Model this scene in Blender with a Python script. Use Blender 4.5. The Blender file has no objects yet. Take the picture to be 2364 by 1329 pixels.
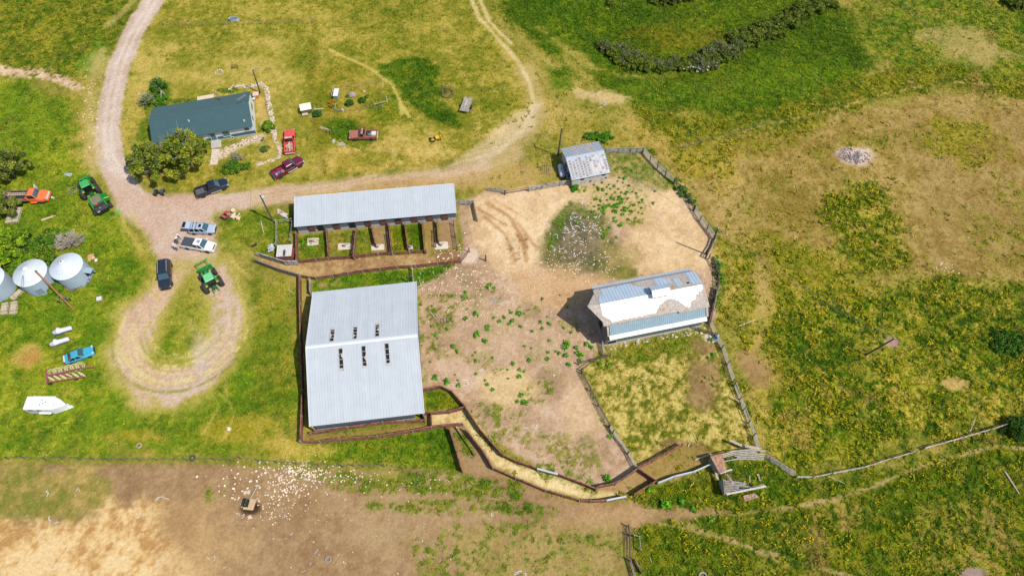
import bpy, bmesh, math, random
import numpy as np
from mathutils import Vector, Matrix
R = math.radians
random.seed(7)
rng = np.random.default_rng(11)
sc = bpy.context.scene
col = sc.collection

# ------------------------------------------------------------------ camera
CAM_H = 98.0
FPX = 1576.0                      # focal length in pixels of the 2364 px wide photograph
TILT = math.atan(886 / FPX)
cam_d = bpy.data.cameras.new('camera'); cam = bpy.data.objects.new('camera', cam_d); col.objects.link(cam)
cam.location = (0, 0, CAM_H); cam.rotation_euler = (TILT, 0, 0)
cam_d.sensor_width = 36; cam_d.lens = FPX / 2364 * 36; cam_d.clip_start = 1; cam_d.clip_end = 6000
sc.camera = cam
# ------------------------------------------------------------------ sky, sun, exposure
SUN_EL = 55.6
sunv = Vector((0.891 * math.cos(R(SUN_EL)), -0.454 * math.cos(R(SUN_EL)), math.sin(R(SUN_EL))))
w = bpy.data.worlds.new("World"); sc.world = w; w.use_nodes = True
nt = w.node_tree; bg = nt.nodes['Background']
sky = nt.nodes.new('ShaderNodeTexSky'); sky.sky_type = 'NISHITA'; sky.sun_disc = False
sky.sun_elevation = R(SUN_EL); sky.sun_rotation = math.atan2(sunv.x, sunv.y)
nt.links.new(sky.outputs[0], bg.inputs[0]); bg.inputs[1].default_value = 0.15
sd = bpy.data.lights.new('sun', 'SUN'); sd.energy = 4.6; sd.angle = R(0.53); sd.color = (1.0, 0.955, 0.88)
so = bpy.data.objects.new('sun', sd); col.objects.link(so)
so.rotation_euler = sunv.to_track_quat('Z', 'Y').to_euler(); so.location = (60, -20, 150)
sc.view_settings.view_transform = 'Standard'; sc.view_settings.look = 'None'
sc.view_settings.exposure = 0.34; sc.view_settings.gamma = 1
K = 1.6                           # what a sunlit white surface of albedo 1 renders as

# ------------------------------------------------------------------ placing: photo pixel -> point at height z
_c, _s = math.cos(TILT), math.sin(TILT)
def G(px, py, z=0.0):
    u = (px - 1182) / FPX; v = (py - 664.5) / FPX
    d = (CAM_H - z) / (_c + v * _s)
    return Vector((u * d, (_s - v * _c) * d, z))
def lin(c):
    return tuple(((x / 255) / 12.92 if x / 255 <= 0.04045 else ((x / 255 + 0.055) / 1.055) ** 2.4) for x in c)
def alb(c, k=None):
    k = k or K
    return tuple(min(0.86, x / k) for x in lin(c))

# ------------------------------------------------------------------ materials
MATS = {}
def M(name, rgb, rough=0.7, metal=0.0, var=0.12, scale=3.0, bump=0.0, second=None, sec_scale=1.2, sec_amt=0.5, coat=0.0, spec=0.4, fine=18.0, streak=0.0):
    """rgb: the colour as it shows in sunlight"""
    if name in MATS: return MATS[name]
    m = bpy.data.materials.new(name); m.use_nodes = True; n = m.node_tree.nodes; l = m.node_tree.links
    b = n['Principled BSDF']; b.inputs['Roughness'].default_value = rough; b.inputs['Metallic'].default_value = metal
    b.inputs['Specular IOR Level'].default_value = spec
    if coat: b.inputs['Coat Weight'].default_value = coat; b.inputs['Coat Roughness'].default_value = 0.08
    tc = n.new('ShaderNodeTexCoord')
    base = alb(rgb)
    no = n.new('ShaderNodeTexNoise'); no.inputs['Scale'].default_value = scale; no.inputs['Detail'].default_value = 6; no.inputs['Roughness'].default_value = 0.65
    l.new(tc.outputs['Object'], no.inputs['Vector'])
    ra = n.new('ShaderNodeMapRange'); ra.inputs[1].default_value = 0.3; ra.inputs[2].default_value = 0.7
    ra.inputs[3].default_value = 1 - var; ra.inputs[4].default_value = 1 + var
    l.new(no.outputs['Fac'], ra.inputs[0])
    mul = n.new('ShaderNodeMix'); mul.data_type = 'RGBA'; mul.blend_type = 'MULTIPLY'; mul.inputs[0].default_value = 1
    if second:
        n2 = n.new('ShaderNodeTexNoise'); n2.inputs['Scale'].default_value = sec_scale; n2.inputs['Detail'].default_value = 8; n2.inputs['Roughness'].default_value = 0.7
        l.new(tc.outputs['Object'], n2.inputs['Vector'])
        r2 = n.new('ShaderNodeMapRange'); r2.inputs[1].default_value = 0.62 - sec_amt * 0.3; r2.inputs[2].default_value = 0.72 - sec_amt * 0.3
        l.new(n2.outputs['Fac'], r2.inputs[0])
        mx = n.new('ShaderNodeMix'); mx.data_type = 'RGBA'; mx.inputs[6].default_value = (*base, 1); mx.inputs[7].default_value = (*alb(second), 1)
        l.new(r2.outputs[0], mx.inputs[0]); l.new(mx.outputs[2], mul.inputs[6])
    else: mul.inputs[6].default_value = (*base, 1)
    l.new(ra.outputs[0], mul.inputs[7]); out_c = mul.outputs[2]
    if streak:      # sheet by sheet differences and dirt runs down the slope
        mp_ = n.new('ShaderNodeMapping'); mp_.inputs['Scale'].default_value = (2.2, 0.07, 0.07); l.new(tc.outputs['Object'], mp_.inputs['Vector'])
        n3 = n.new('ShaderNodeTexNoise'); n3.inputs['Scale'].default_value = 1.0; n3.inputs['Detail'].default_value = 4; n3.inputs['Roughness'].default_value = 0.75; l.new(mp_.outputs[0], n3.inputs['Vector'])
        r3 = n.new('ShaderNodeMapRange'); r3.inputs[1].default_value = 0.3; r3.inputs[2].default_value = 0.7; r3.inputs[3].default_value = 1 - streak; r3.inputs[4].default_value = 1 + streak * .6; l.new(n3.outputs['Fac'], r3.inputs[0])
        br = n.new('ShaderNodeTexBrick'); br.inputs['Scale'].default_value = 1.0; br.inputs['Mortar Size'].default_value = 0.006; br.inputs['Brick Width'].default_value = 0.95; br.inputs['Row Height'].default_value = 5.4
        br.inputs['Color1'].default_value = (1, 1, 1, 1); br.inputs['Color2'].default_value = (.96, .965, .97, 1); br.inputs['Mortar'].default_value = (.92, .92, .93, 1); l.new(tc.outputs['Object'], br.inputs['Vector'])
        for o_ in (r3.outputs[0], br.outputs['Color']):
            m3 = n.new('ShaderNodeMix'); m3.data_type = 'RGBA'; m3.blend_type = 'MULTIPLY'; m3.inputs[0].default_value = 1; l.new(out_c, m3.inputs[6]); l.new(o_, m3.inputs[7]); out_c = m3.outputs[2]
    l.new(out_c, b.inputs['Base Color'])
    if bump:
        nb = n.new('ShaderNodeTexNoise'); nb.inputs['Scale'].default_value = fine; l.new(tc.outputs['Object'], nb.inputs['Vector'])
        bp = n.new('ShaderNodeBump'); bp.inputs['Strength'].default_value = bump; bp.inputs['Distance'].default_value = 0.05
        l.new(nb.outputs['Fac'], bp.inputs['Height']); l.new(bp.outputs[0], b.inputs['Normal'])
    MATS[name] = m; return m
def MV(name, rough=0.8, var=0.3, scale=4.0, bump=0.4, trans=0.0, spec=0.2):
    """material that takes its colour from the mesh's own 'tint' (kinds of soil and plants)"""
    if name in MATS: return MATS[name]
    m = bpy.data.materials.new(name); m.use_nodes = True; n = m.node_tree.nodes; l = m.node_tree.links
    b = n['Principled BSDF']; b.inputs['Roughness'].default_value = rough; b.inputs['Specular IOR Level'].default_value = spec
    at = n.new('ShaderNodeAttribute'); at.attribute_name = 'tint'
    out = at.outputs['Color']
    tc = n.new('ShaderNodeTexCoord')
    if var:
        for sc_, amt, det in ((scale, var, 5), (scale * 4.5, var * 0.8, 3)):
            no = n.new('ShaderNodeTexNoise'); no.inputs['Scale'].default_value = sc_; no.inputs['Detail'].default_value = det; no.inputs['Roughness'].default_value = 0.7
            l.new(tc.outputs['Object'], no.inputs['Vector'])
            ra = n.new('ShaderNodeMapRange'); ra.inputs[1].default_value = 0.3; ra.inputs[2].default_value = 0.7; ra.inputs[3].default_value = 1 - amt; ra.inputs[4].default_value = 1 + amt
            l.new(no.outputs['Fac'], ra.inputs[0])
            mu = n.new('ShaderNodeMix'); mu.data_type = 'RGBA'; mu.blend_type = 'MULTIPLY'; mu.inputs[0].default_value = 1
            l.new(out, mu.inputs[6]); l.new(ra.outputs[0], mu.inputs[7]); out = mu.outputs[2]
    l.new(out, b.inputs['Base Color'])
    if bump:
        nb = n.new('ShaderNodeTexNoise'); nb.inputs['Scale'].default_value = 2.2; nb.inputs['Detail'].default_value = 8; nb.inputs['Roughness'].default_value = 0.75
        l.new(tc.outputs['Object'], nb.inputs['Vector'])
        bp = n.new('ShaderNodeBump'); bp.inputs['Strength'].default_value = bump; bp.inputs['Distance'].default_value = 0.3
        l.new(nb.outputs['Fac'], bp.inputs['Height']); l.new(bp.outputs[0], b.inputs['Normal'])
    if trans:
        tr = n.new('ShaderNodeBsdfTranslucent'); l.new(out, tr.inputs['Color'])
        mi = n.new('ShaderNodeMixShader'); mi.inputs[0].default_value = trans
        l.new(b.outputs[0], mi.inputs[1]); l.new(tr.outputs[0], mi.inputs[2]); l.new(mi.outputs[0], n['Material Output'].inputs['Surface'])
    MATS[name] = m; return m

# ------------------------------------------------------------------ objects
def tag(o, label=None, cat=None, group=None, kind=None):
    if label: o['label'] = label
    if cat: o['category'] = cat
    if group: o['group'] = group
    if kind: o['kind'] = kind
    return o
def thing(name, label, cat, loc, rz=0.0, group=None):
    o = bpy.data.objects.new(name, None); col.objects.link(o); o.empty_display_size = 0.3
    o.location = loc; o.rotation_euler = (0, 0, rz)
    return tag(o, label, cat, group)
def copy_tree(o, parent=None):
    c = o.copy(); col.objects.link(c)
    if parent: c.parent = parent
    for ch in list(o.children): copy_tree(ch, c)
    return c
class MB:
    def __init__(s): s.v = []; s.f = []; s.g = []
    def add(s, vs, fs):
        k = len(s.v); s.g.append((k, len(s.f))); s.v += [tuple(p) for p in vs]; s.f += [tuple(i + k for i in f) for f in fs]; return s
    def hexa(s, b, t):
        return s.add(list(b) + list(t), [(3, 2, 1, 0), (4, 5, 6, 7), (0, 1, 5, 4), (1, 2, 6, 5), (2, 3, 7, 6), (3, 0, 4, 7)])
    def box(s, c, d, rz=0.0, ry=0.0, rx=0.0):
        m = Matrix.Translation(c) @ Matrix.Rotation(rz, 4, 'Z') @ Matrix.Rotation(ry, 4, 'Y') @ Matrix.Rotation(rx, 4, 'X')
        x, y, z = d[0] / 2, d[1] / 2, d[2] / 2
        q = [m @ Vector(p) for p in ((-x, -y, -z), (x, -y, -z), (x, y, -z), (-x, y, -z), (-x, -y, z), (x, -y, z), (x, y, z), (-x, y, z))]
        return s.hexa(q[:4], q[4:])
    def bb(s, x0, x1, y0, y1, z0, z1): return s.box(((x0 + x1) / 2, (y0 + y1) / 2, (z0 + z1) / 2), (x1 - x0, y1 - y0, z1 - z0))
    def tube(s, p, q, r, r2=None, n=6):
        p = Vector(p); q = Vector(q); d = (q - p)
        if d.length < 1e-6: return s
        r2 = r if r2 is None else r2
        z = d.normalized(); a = z.orthogonal().normalized(); b = z.cross(a)
        vs = []
        for (o, rr) in ((p, r), (q, r2)):
            for i in range(n):
                t = 2 * math.pi * i / n; vs.append(o + a * math.cos(t) * rr + b * math.sin(t) * rr)
        fs = [(i, (i + 1) % n, n + (i + 1) % n, n + i) for i in range(n)] + [tuple(range(n - 1, -1, -1)), tuple(range(n, 2 * n))]
        return s.add(vs, fs)
    def path(s, pts, r, n=6):
        for a, b in zip(pts[:-1], pts[1:]): s.tube(a, b, r, n=n)
        return s
    def beam(s, p, q, wd, ht):
        """board from p to q (centre line), wd across, ht tall"""
        p = Vector(p); q = Vector(q); d = q - p
        if d.length < 1e-6: return s
        side = Vector((-d.y, d.x, 0)); side = side.normalized() * wd / 2 if side.length > 1e-6 else Vector((wd / 2, 0, 0))
        up = d.normalized().cross(side.normalized()); up = (up if up.z >= 0 else -up) * ht / 2
        return s.hexa([p - side - up, p + side - up, q + side - up, q - side - up], [p - side + up, p + side + up, q + side + up, q - side + up])
    def prism(s, poly, z0, z1):
        n = len(poly); vs = [(p[0], p[1], z0) for p in poly] + [(p[0], p[1], z1) for p in poly]
        return s.add(vs, [tuple(range(n - 1, -1, -1)), tuple(range(n, 2 * n))] + [(i, (i + 1) % n, n + (i + 1) % n, n + i) for i in range(n)])
    def profx(s, prof, x0, x1):
        """closed profile of (y, z) run along x"""
        n = len(prof); vs = [(x0, p[0], p[1]) for p in prof] + [(x1, p[0], p[1]) for p in prof]
        return s.add(vs, [tuple(range(n)), tuple(range(2 * n - 1, n - 1, -1))] + [(i, n + i, n + (i + 1) % n, (i + 1) % n) for i in range(n)])
    def profy(s, prof, y0, y1):
        n = len(prof); vs = [(p[0], y0, p[1]) for p in prof] + [(p[0], y1, p[1]) for p in prof]
        return s.add(vs, [tuple(range(n)), tuple(range(2 * n - 1, n - 1, -1))] + [(i, n + i, n + (i + 1) % n, (i + 1) % n) for i in range(n)])
    def lathe(s, prof, n=24, c=(0, 0, 0)):
        """prof of (r, z) from bottom to top"""
        vs = []; m = len(prof)
        for (r, z) in prof:
            for i in range(n):
                t = 2 * math.pi * i / n; vs.append((c[0] + r * math.cos(t), c[1] + r * math.sin(t), c[2] + z))
        fs = [(j * n + i, j * n + (i + 1) % n, (j + 1) * n + (i + 1) % n, (j + 1) * n + i) for j in range(m - 1) for i in range(n)]
        fs += [tuple(range(n - 1, -1, -1)), tuple(range((m - 1) * n, m * n))]
        return s.add(vs, fs)
    def lathey(s, prof, n=20, c=(0, 0, 0)):
        """same but round the y axis: prof of (r, y)"""
        k = len(s.v); s.lathe(prof, n)
        s.v[k:] = [(c[0] + x, c[1] + z, c[2] + y) for (x, y, z) in s.v[k:]]
        return s
    def ball(s, c, r, n=8, seed=None, jit=0.0):
        rr = random.Random(seed); r = (r, r, r) if not hasattr(r, '__len__') else r
        k = n // 2; vs = [(c[0], c[1], c[2] - r[2])]
        for j in range(1, k):
            ph = -math.pi / 2 + math.pi * j / k
            for i in range(n):
                t = 2 * math.pi * i / n; q = 1 + rr.uniform(-jit, jit)
                vs.append((c[0] + r[0] * q * math.cos(ph) * math.cos(t), c[1] + r[1] * q * math.cos(ph) * math.sin(t), c[2] + r[2] * q * math.sin(ph)))
        vs.append((c[0], c[1], c[2] + r[2])); last = len(vs) - 1
        fs = [(0, 1 + (i + 1) % n, 1 + i) for i in range(n)]
        for j in range(k - 2):
            a = 1 + j * n
            fs += [(a + i, a + (i + 1) % n, a + n + (i + 1) % n, a + n + i) for i in range(n)]
        a = 1 + (k - 2) * n; fs += [(a + i, a + (i + 1) % n, last) for i in range(n)]
        return s.add(vs, fs)
    def torus(s, c, r, t, n=20, m=8, flat=1.0, axis='z', rot=None):
        vs = []
        for i in range(n):
            a = 2 * math.pi * i / n
            for j in range(m):
                b = 2 * math.pi * j / m; q = r + t * math.cos(b)
                p = Vector((q * math.cos(a), q * math.sin(a), t * flat * math.sin(b)))
                if rot is not None: p = rot @ p
                vs.append((c[0] + p.x, c[1] + p.y, c[2] + p.z))
        return s.add(vs, [(i * m + j, ((i + 1) % n) * m + j, ((i + 1) % n) * m + (j + 1) % m, i * m + (j + 1) % m) for i in range(n) for j in range(m)])
    def loft(s, rings):
        n = len(rings[0]); vs = [p for r in rings for p in r]; fs = []
        for j in range(len(rings) - 1):
            fs += [(j * n + i, j * n + (i + 1) % n, (j + 1) * n + (i + 1) % n, (j + 1) * n + i) for i in range(n)]
        fs += [tuple(range(n - 1, -1, -1)), tuple(range((len(rings) - 1) * n, len(rings) * n))]
        return s.add(vs, fs)
    def ribbed(s, a, b, c, d, th=0.06, pitch=0.45, rib=0.05, rw=0.10):
        """sheet roof: eave line a->b, ridge line d->c, ribs up the slope"""
        a, b, c, d = (Vector(p) for p in (a, b, c, d))
        nrm = (b - a).cross(d - a).normalized(); nrm = nrm if nrm.z > 0 else -nrm
        t = nrm * th
        s.hexa([a - t, b - t, c - t, d - t], [a, b, c, d])
        n = max(2, int((b - a).length / pitch)); e = (b - a).normalized(); e2 = (c - d).normalized()
        for i in range(n + 1):
            f = i / n; f = min(max(f, 0.004), 0.996)
            p = a + (b - a) * f; q = d + (c - d) * f
            h = nrm * rib; o = nrm * 0.002
            s.hexa([p - e * rw / 2 + o, p + e * rw / 2 + o, q + e2 * rw / 2 + o, q - e2 * rw / 2 + o],
                   [p - e * rw * .3 + h, p + e * rw * .3 + h, q + e2 * rw * .3 + h, q - e2 * rw * .3 + h])
        return s
    def mesh(s, name, mat, smooth=False, bevel=0.0):
        me = bpy.data.meshes.new(name); me.from_pydata(s.v, [], s.f); me.materials.append(mat)
        bm = bmesh.new(); bm.from_mesh(me)
        bmesh.ops.recalc_face_normals(bm, faces=bm.faces)
        if bevel: bmesh.ops.bevel(bm, geom=list(bm.edges), offset=bevel, segments=1, affect='EDGES', clamp_overlap=True)
        if smooth:
            for f in bm.faces: f.smooth = True
        bm.to_mesh(me); bm.free()
        return me
    def build(s, name, mat, parent=None, smooth=False, bevel=0.0, loc=None, rz=0.0):
        o = bpy.data.objects.new(name, s.mesh(name, mat, smooth, bevel)); col.objects.link(o)
        if parent is not None: o.parent = parent
        if loc is not None: o.location = loc; o.rotation_euler = (0, 0, rz)
        return o
def each(mb, name, mat, parent=None, **kw):
    """every solid of the builder as an object of its own"""
    out = []; g = mb.g + [(len(mb.v), len(mb.f))]
    for (a, b), (c, d) in zip(g[:-1], g[1:]):
        m = MB(); m.add(mb.v[a:c], [tuple(i - a for i in f) for f in mb.f[b:d]]); out.append(m.build(name, mat, parent, **kw))
    return out
def npmesh(name, V, F, mat, tint=None, k=4):
    """mesh from numpy arrays, all faces with k corners, optional colour per vertex"""
    me = bpy.data.meshes.new(name); nv, nf = len(V), len(F)
    me.vertices.add(nv); me.vertices.foreach_set('co', np.ascontiguousarray(V, dtype=np.float32).ravel())
    me.loops.add(nf * k); me.loops.foreach_set('vertex_index', np.ascontiguousarray(F, dtype=np.int32).ravel())
    me.polygons.add(nf); me.polygons.foreach_set('loop_start', np.arange(0, nf * k, k, dtype=np.int32))
    me.update(calc_edges=True)
    if tint is not None:
        at = me.color_attributes.new('tint', 'FLOAT_COLOR', 'POINT')
        t4 = np.ones((nv, 4), np.float32); t4[:, :3] = tint; at.data.foreach_set('color', t4.ravel())
    me.materials.append(mat)
    return me

# ------------------------------------------------------------------ the ground: one sheet to the horizon, its soils and grasses mapped in metres
STEP = 0.25
fx = np.arange(-125, 125.01, STEP); fy = np.arange(0, 140.01, STEP)
geo = np.cumsum(0.5 * 1.22 ** np.arange(34)); 
xs = np.concatenate([-125 - geo[::-1], fx, 125 + geo]); ys = np.concatenate([0 - geo[::-1], fy, 140 + geo])
X, Y = np.meshgrid(xs, ys)
NY, NX = X.shape
def vnoise(x, y, scale, seed):
    t = np.random.default_rng(seed).random((257, 257)).astype(np.float32); t[256] = t[0]; t[:, 256] = t[:, 0]
    x = x / scale + seed * 3.7; y = y / scale + seed * 1.3
    ix = np.floor(x).astype(np.int64); iy = np.floor(y).astype(np.int64); u = x - ix; v = y - iy
    u = u * u * (3 - 2 * u); v = v * v * (3 - 2 * v); ix &= 255; iy &= 255
    return (t[iy, ix] * (1 - u) + t[iy, ix + 1] * u) * (1 - v) + (t[iy + 1, ix] * (1 - u) + t[iy + 1, ix + 1] * u) * v
def fbm(x, y, scale, seed, octs=4, gain=0.55):
    a = 1.0; tot = 0; s = 0
    ca, sa = math.cos(0.6), math.sin(0.6)
    for o in range(octs):
        s = s + a * vnoise(x, y, scale / 2 ** o, seed + o * 17); tot += a; a *= gain; x, y = x * ca - y * sa, x * sa + y * ca
    return s / tot - 0.5
WARP = fbm(X, Y, 5.0, 3, 5, 0.72)
N_A = fbm(X, Y, 11.0, 21, 3); N_B = fbm(X, Y, 3.6, 31, 4, 0.7); N_C = fbm(X, Y, 1.1, 41, 3, 0.8); N_D = fbm(X, Y, 0.55, 51, 2, 0.9)
N_E = fbm(X, Y, 4.2, 61, 4, 0.75); N_F = fbm(X, Y, 1.6, 71, 3, 0.8)
def sub(pts, m):
    x0, x1 = min(p[0] for p in pts) - m, max(p[0] for p in pts) + m; y0, y1 = min(p[1] for p in pts) - m, max(p[1] for p in pts) + m
    i0, i1 = np.searchsorted(xs, [x0, x1]); j0, j1 = np.searchsorted(ys, [y0, y1])
    return slice(j0, j1), slice(i0, i1)
def sdist(pts, sl, closed):
    x, y = X[sl], Y[sl]; d = np.full(x.shape, 1e9); ins = np.zeros(x.shape, bool)
    n = len(pts)
    for i in range(n if closed else n - 1):
        a, b = pts[i], pts[(i + 1) % n]; ex, ey = b[0] - a[0], b[1] - a[1]
        t = np.clip(((x - a[0]) * ex + (y - a[1]) * ey) / (ex * ex + ey * ey + 1e-9), 0, 1)
        d = np.minimum(d, (x - a[0] - t * ex) ** 2 + (y - a[1] - t * ey) ** 2)
        if closed and abs(ey) > 1e-9:
            c = ((a[1] > y) != (b[1] > y)) & (x < ex * (y - a[1]) / ey + a[0]); ins ^= c
    d = np.sqrt(d)
    return np.where(ins, d, -d) if closed else d
def smooth(t): t = np.clip(t, 0, 1); return t * t * (3 - 2 * t)
def wp(pts): return [tuple(G(*p)[:2]) for p in pts]
def poly(px, feather=1.5, warp=3.0):
    p = wp(px); sl = sub(p, feather + warp + 1); d = sdist(p, sl, True) + warp * WARP[sl] * 2
    return sl, smooth(d / feather + 0.5)
def stroke(px, wd, feather=0.8, warp=1.0):
    p = wp(px); sl = sub(p, wd + feather + warp + 1); d = wd / 2 - sdist(p, sl, False) + warp * WARP[sl] * 2
    return sl, smooth(d / feather + 0.5)
def blob(px, py, rx, ry=None, feather=0.6, warp=1.2, rot=0.0):
    """ellipse, radii in metres"""
    ry = ry or rx; c = G(px, py); m = max(rx, ry) * 1.6 + warp + 1
    sl = sub([(c.x, c.y)], m); x, y = X[sl] - c.x, Y[sl] - c.y; a, b = math.cos(rot), math.sin(rot)
    q = np.sqrt(((x * a + y * b) / rx) ** 2 + ((-x * b + y * a) / ry) ** 2)
    return sl, smooth((1 - q + warp * WARP[sl] / min(rx, ry) * 2) / feather + 0.5)
def stops(cols, n, contrast=2.6):
    """blend a list of photo colours by a noise field"""
    cs = np.array([alb(c) for c in cols], np.float32); k = len(cs)
    t = np.clip(n * contrast + 0.5, 0, 0.9999) * (k - 1); i = np.minimum(t.astype(int), k - 2); f = (t - i)[..., None]
    return cs[i] * (1 - f) + cs[i + 1] * f
GC = np.zeros((NY, NX, 3), np.float32)      # colour
GR = np.zeros((NY, NX), np.float32)         # how much grass stands there
YW = np.zeros((NY, NX), np.float32)         # yellow flowering weeds
FULL = (slice(0, NY), slice(0, NX))
def lay(mask, cols, grass=None, weeds=None, amt=1.0, mix=(0.5, 0.6, 0.55, 0.4), contrast=2.3, thin=None):
    sl, m = mask; n = N_A[sl] * mix[0] + N_B[sl] * mix[1] + N_C[sl] * mix[2] + N_D[sl] * mix[3]
    m = m * amt
    if thin is not None: m = m * smooth((0.55 * N_F[sl] + 0.35 * N_C[sl] + 1.1 * N_D[sl]) * 3.4 + thin)      # broken cover
    c = stops(cols, n, contrast); GC[sl] = GC[sl] * (1 - m[..., None]) + c * m[..., None]
    if grass is not None: GR[sl] = GR[sl] * (1 - m) + grass * m
    if weeds is not None: YW[sl] = YW[sl] * (1 - m) + weeds * m
allm = (FULL, np.ones((NY, NX), np.float32))
TAN = [(150, 132, 62), (176, 154, 88), (196, 174, 108)]
OLIVE = [(118, 122, 38), (148, 140, 58), (172, 156, 82)]
LUSH = [(84, 116, 24), (112, 140, 34), (140, 156, 54)]
DARKG = [(62, 92, 14), (84, 110, 20), (108, 124, 30)]
DIRT = [(146, 116, 84), (168, 136, 100), (186, 156, 120)]
STRAW = [(206, 164, 108), (226, 188, 132), (240, 208, 154)]
GRAVEL = [(190, 162, 138), (202, 178, 156), (212, 192, 172)]
WEEDY = [(92, 112, 18), (138, 134, 30), (172, 152, 60)]
PINK = [(186, 150, 116), (208, 174, 138), (222, 194, 158)]
lay(allm, [(120, 124, 40), (146, 138, 60), (168, 152, 80)], 0.5, 0.05)
# --- the north-west pasture and the long left field
lay(poly([(-60, -60), (350, -60), (330, 0), (262, 110), (215, 175), (120, 185), (60, 165), (-60, 160)], 3, 4), [(74, 102, 14), (116, 126, 28), (154, 146, 56)], 0.85, 0.05, mix=(.4, .5, .8, .7), contrast=3)
lay(poly([(228, 95), (250, 108), (232, 160), (190, 180), (180, 150)], 2, 2), [(96, 136, 34), (120, 150, 44)], 0.8)
lay(poly([(-80, 190), (60, 180), (110, 205), (170, 225), (212, 260), (216, 330), (222, 400), (262, 480), (330, 540), (365, 610), (340, 700), (690, 640), (692, 1030), (-80, 1062)], 3, 5), [(96, 130, 26), (128, 148, 36), (158, 164, 58)], 0.9, 0.02, contrast=2.6)
lay(poly([(150, 200), (225, 170), (232, 280), (214, 400), (170, 330)], 4, 6), [(140, 140, 48), (166, 152, 72), (186, 166, 96)], 0.6)
lay(poly([(-80, 220), (100, 210), (150, 300), (90, 330), (-80, 330)], 5, 6), [(108, 138, 28), (132, 150, 40)], 0.9)
lay(poly([(560, 640), (690, 640), (694, 1020), (600, 1030), (550, 900)], 4, 5), [(100, 122, 30), (132, 136, 44), (164, 154, 70)], 0.8)
lay(poly([(300, 930), (690, 900), (694, 1020), (300, 1040)], 5, 6), [(104, 130, 30), (134, 144, 46), (164, 158, 70)], 0.8, amt=0.8)
for p in [(60, 800, 3.2, 2.6), (30, 700, 3, 2), (230, 870, 3, 2), (210, 560, 3, 2), (330, 600, 4, 2.5), (60, 1000, 5, 2), (430, 1000, 6, 2), (620, 800, 3, 4), (640, 930, 4, 3), (90, 420, 3, 3)]:
    lay(blob(*p, warp=2), [(78, 116, 18), (104, 134, 28)], 1.0, amt=0.65)
for p in [(62, 818, 2.6, 1.9), (150, 905, 1.6, .7), (560, 985, 6, 2.2), (650, 1020, 4, 1.6), (300, 1005, 6, 1.2)]:
    lay(blob(*p, warp=1.5), [(160, 146, 34), (178, 158, 70), (196, 168, 104)], 0.6, amt=0.75)
lay(blob(70, 822, 1.6, 1.1, warp=1.2), [(196, 156, 104), (176, 140, 70)], 0.4, 0.4)
# --- lawn round the house and the yard beyond it
lay(poly([(400, -60), (1100, -60), (1150, 60), (1205, 150), (1225, 260), (1190, 320), (1060, 372), (840, 410), (700, 425), (560, 440), (420, 440), (300, 420), (268, 330), (280, 220), (310, 120)], 2.5, 3), [(122, 126, 34), (152, 144, 52), (182, 164, 84)], 0.55, contrast=3.2)
lay(poly([(300, 90), (690, 90), (715, 220), (730, 330), (745, 400), (600, 430), (590, 220), (300, 220)], 4, 4), [(146, 140, 50), (176, 160, 76), (196, 172, 98)], 0.35, amt=0.8)
lay(poly([(720, -40), (1010, -40), (1000, 60), (800, 70)], 5, 6), [(108, 122, 28), (140, 138, 46), (170, 156, 76)], 0.7)
lay(poly([(720, 160), (860, 150), (880, 300), (840, 420), (745, 420), (730, 300)], 4, 5), [(116, 122, 28), (148, 138, 46), (174, 154, 74)], 0.6)
lay(poly([(760, 400), (740, 330), (1000, 320), (1160, 300), (1120, 360), (900, 400)], 3, 5), [(164, 146, 58), (192, 168, 94), (208, 184, 118)], 0.5)
lay(poly([(876, 150), (930, 138), (978, 134), (1006, 160), (1000, 180), (1026, 205), (1020, 232), (1052, 258), (1062, 288), (1010, 290), (975, 268), (944, 236), (925, 205), (880, 172)], 1.2, 2.4), [(62, 100, 12), (82, 116, 18), (110, 132, 30)], 1.0)
lay(poly([(862, 240), (895, 190), (930, 225), (950, 270), (860, 276)], 2.5, 3), [(84, 114, 18), (116, 130, 30), (150, 146, 52)], 0.9, amt=0.85)
lay(blob(800, 300, 3.4, 2.6, warp=2), [(66, 108, 18), (92, 124, 28)], 1.0)
lay(poly([(790, 330), (800, 285), (840, 292), (875, 320), (840, 350)], 2, 2), [(72, 108, 18), (104, 126, 30)], 1.0, amt=0.8)
for p in [(362, 230, 2.6, 4.5), (430, 235, 3.4, .9), (335, 300, 1.6, 4), (538, 208, 3, .8), (610, 265, .8, 4)]:
    lay(blob(*p, warp=1.0), [(72, 110, 20), (96, 124, 30)], 0.9, amt=0.85)
for p in [(500, 90, 7, 2), (640, 60, 6, 2.5), (420, 130, 5, 2), (560, 120, 5, 2.2), (860, 110, 6, 3), (1010, 90, 5, 3), (960, 30, 7, 3), (1110, 150, 4, 5), (1080, 330, 6, 2), (880, 360, 5, 2), (700, 330, 4, 4), (690, 120, 4, 6), (1150, 230, 3, 5)]:
    lay(blob(*p, warp=3), [(96, 118, 22), (124, 130, 34), (150, 144, 54)], 0.8, amt=0.75, thin=0.7)
for q in [[(722, 110), (722, 220), (735, 300), (750, 400)], [(728, 40), (722, 110)]]:
    lay(stroke(q, 0.9, 0.9, 0.8), [(122, 118, 36), (146, 132, 50)], 0.7, amt=0.7)
for q in [[(760, 115), (850, 155), (905, 195), (925, 235), (945, 270)], [(925, 240), (928, 262)]]:
    lay(stroke(q, 0.55, 0.5, 0.3), [(196, 176, 92), (210, 188, 108)], 0.1, amt=0.85)
for q in [[(390, 55), (470, 52), (560, 50), (640, 48)], [(620, 150), (660, 250), (668, 400)], [(650, 150), (690, 280)]]:
    lay(stroke(q, 0.7, 0.9, 0.6), [(140, 130, 52), (160, 146, 66)], 0.5, amt=0.5)
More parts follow.
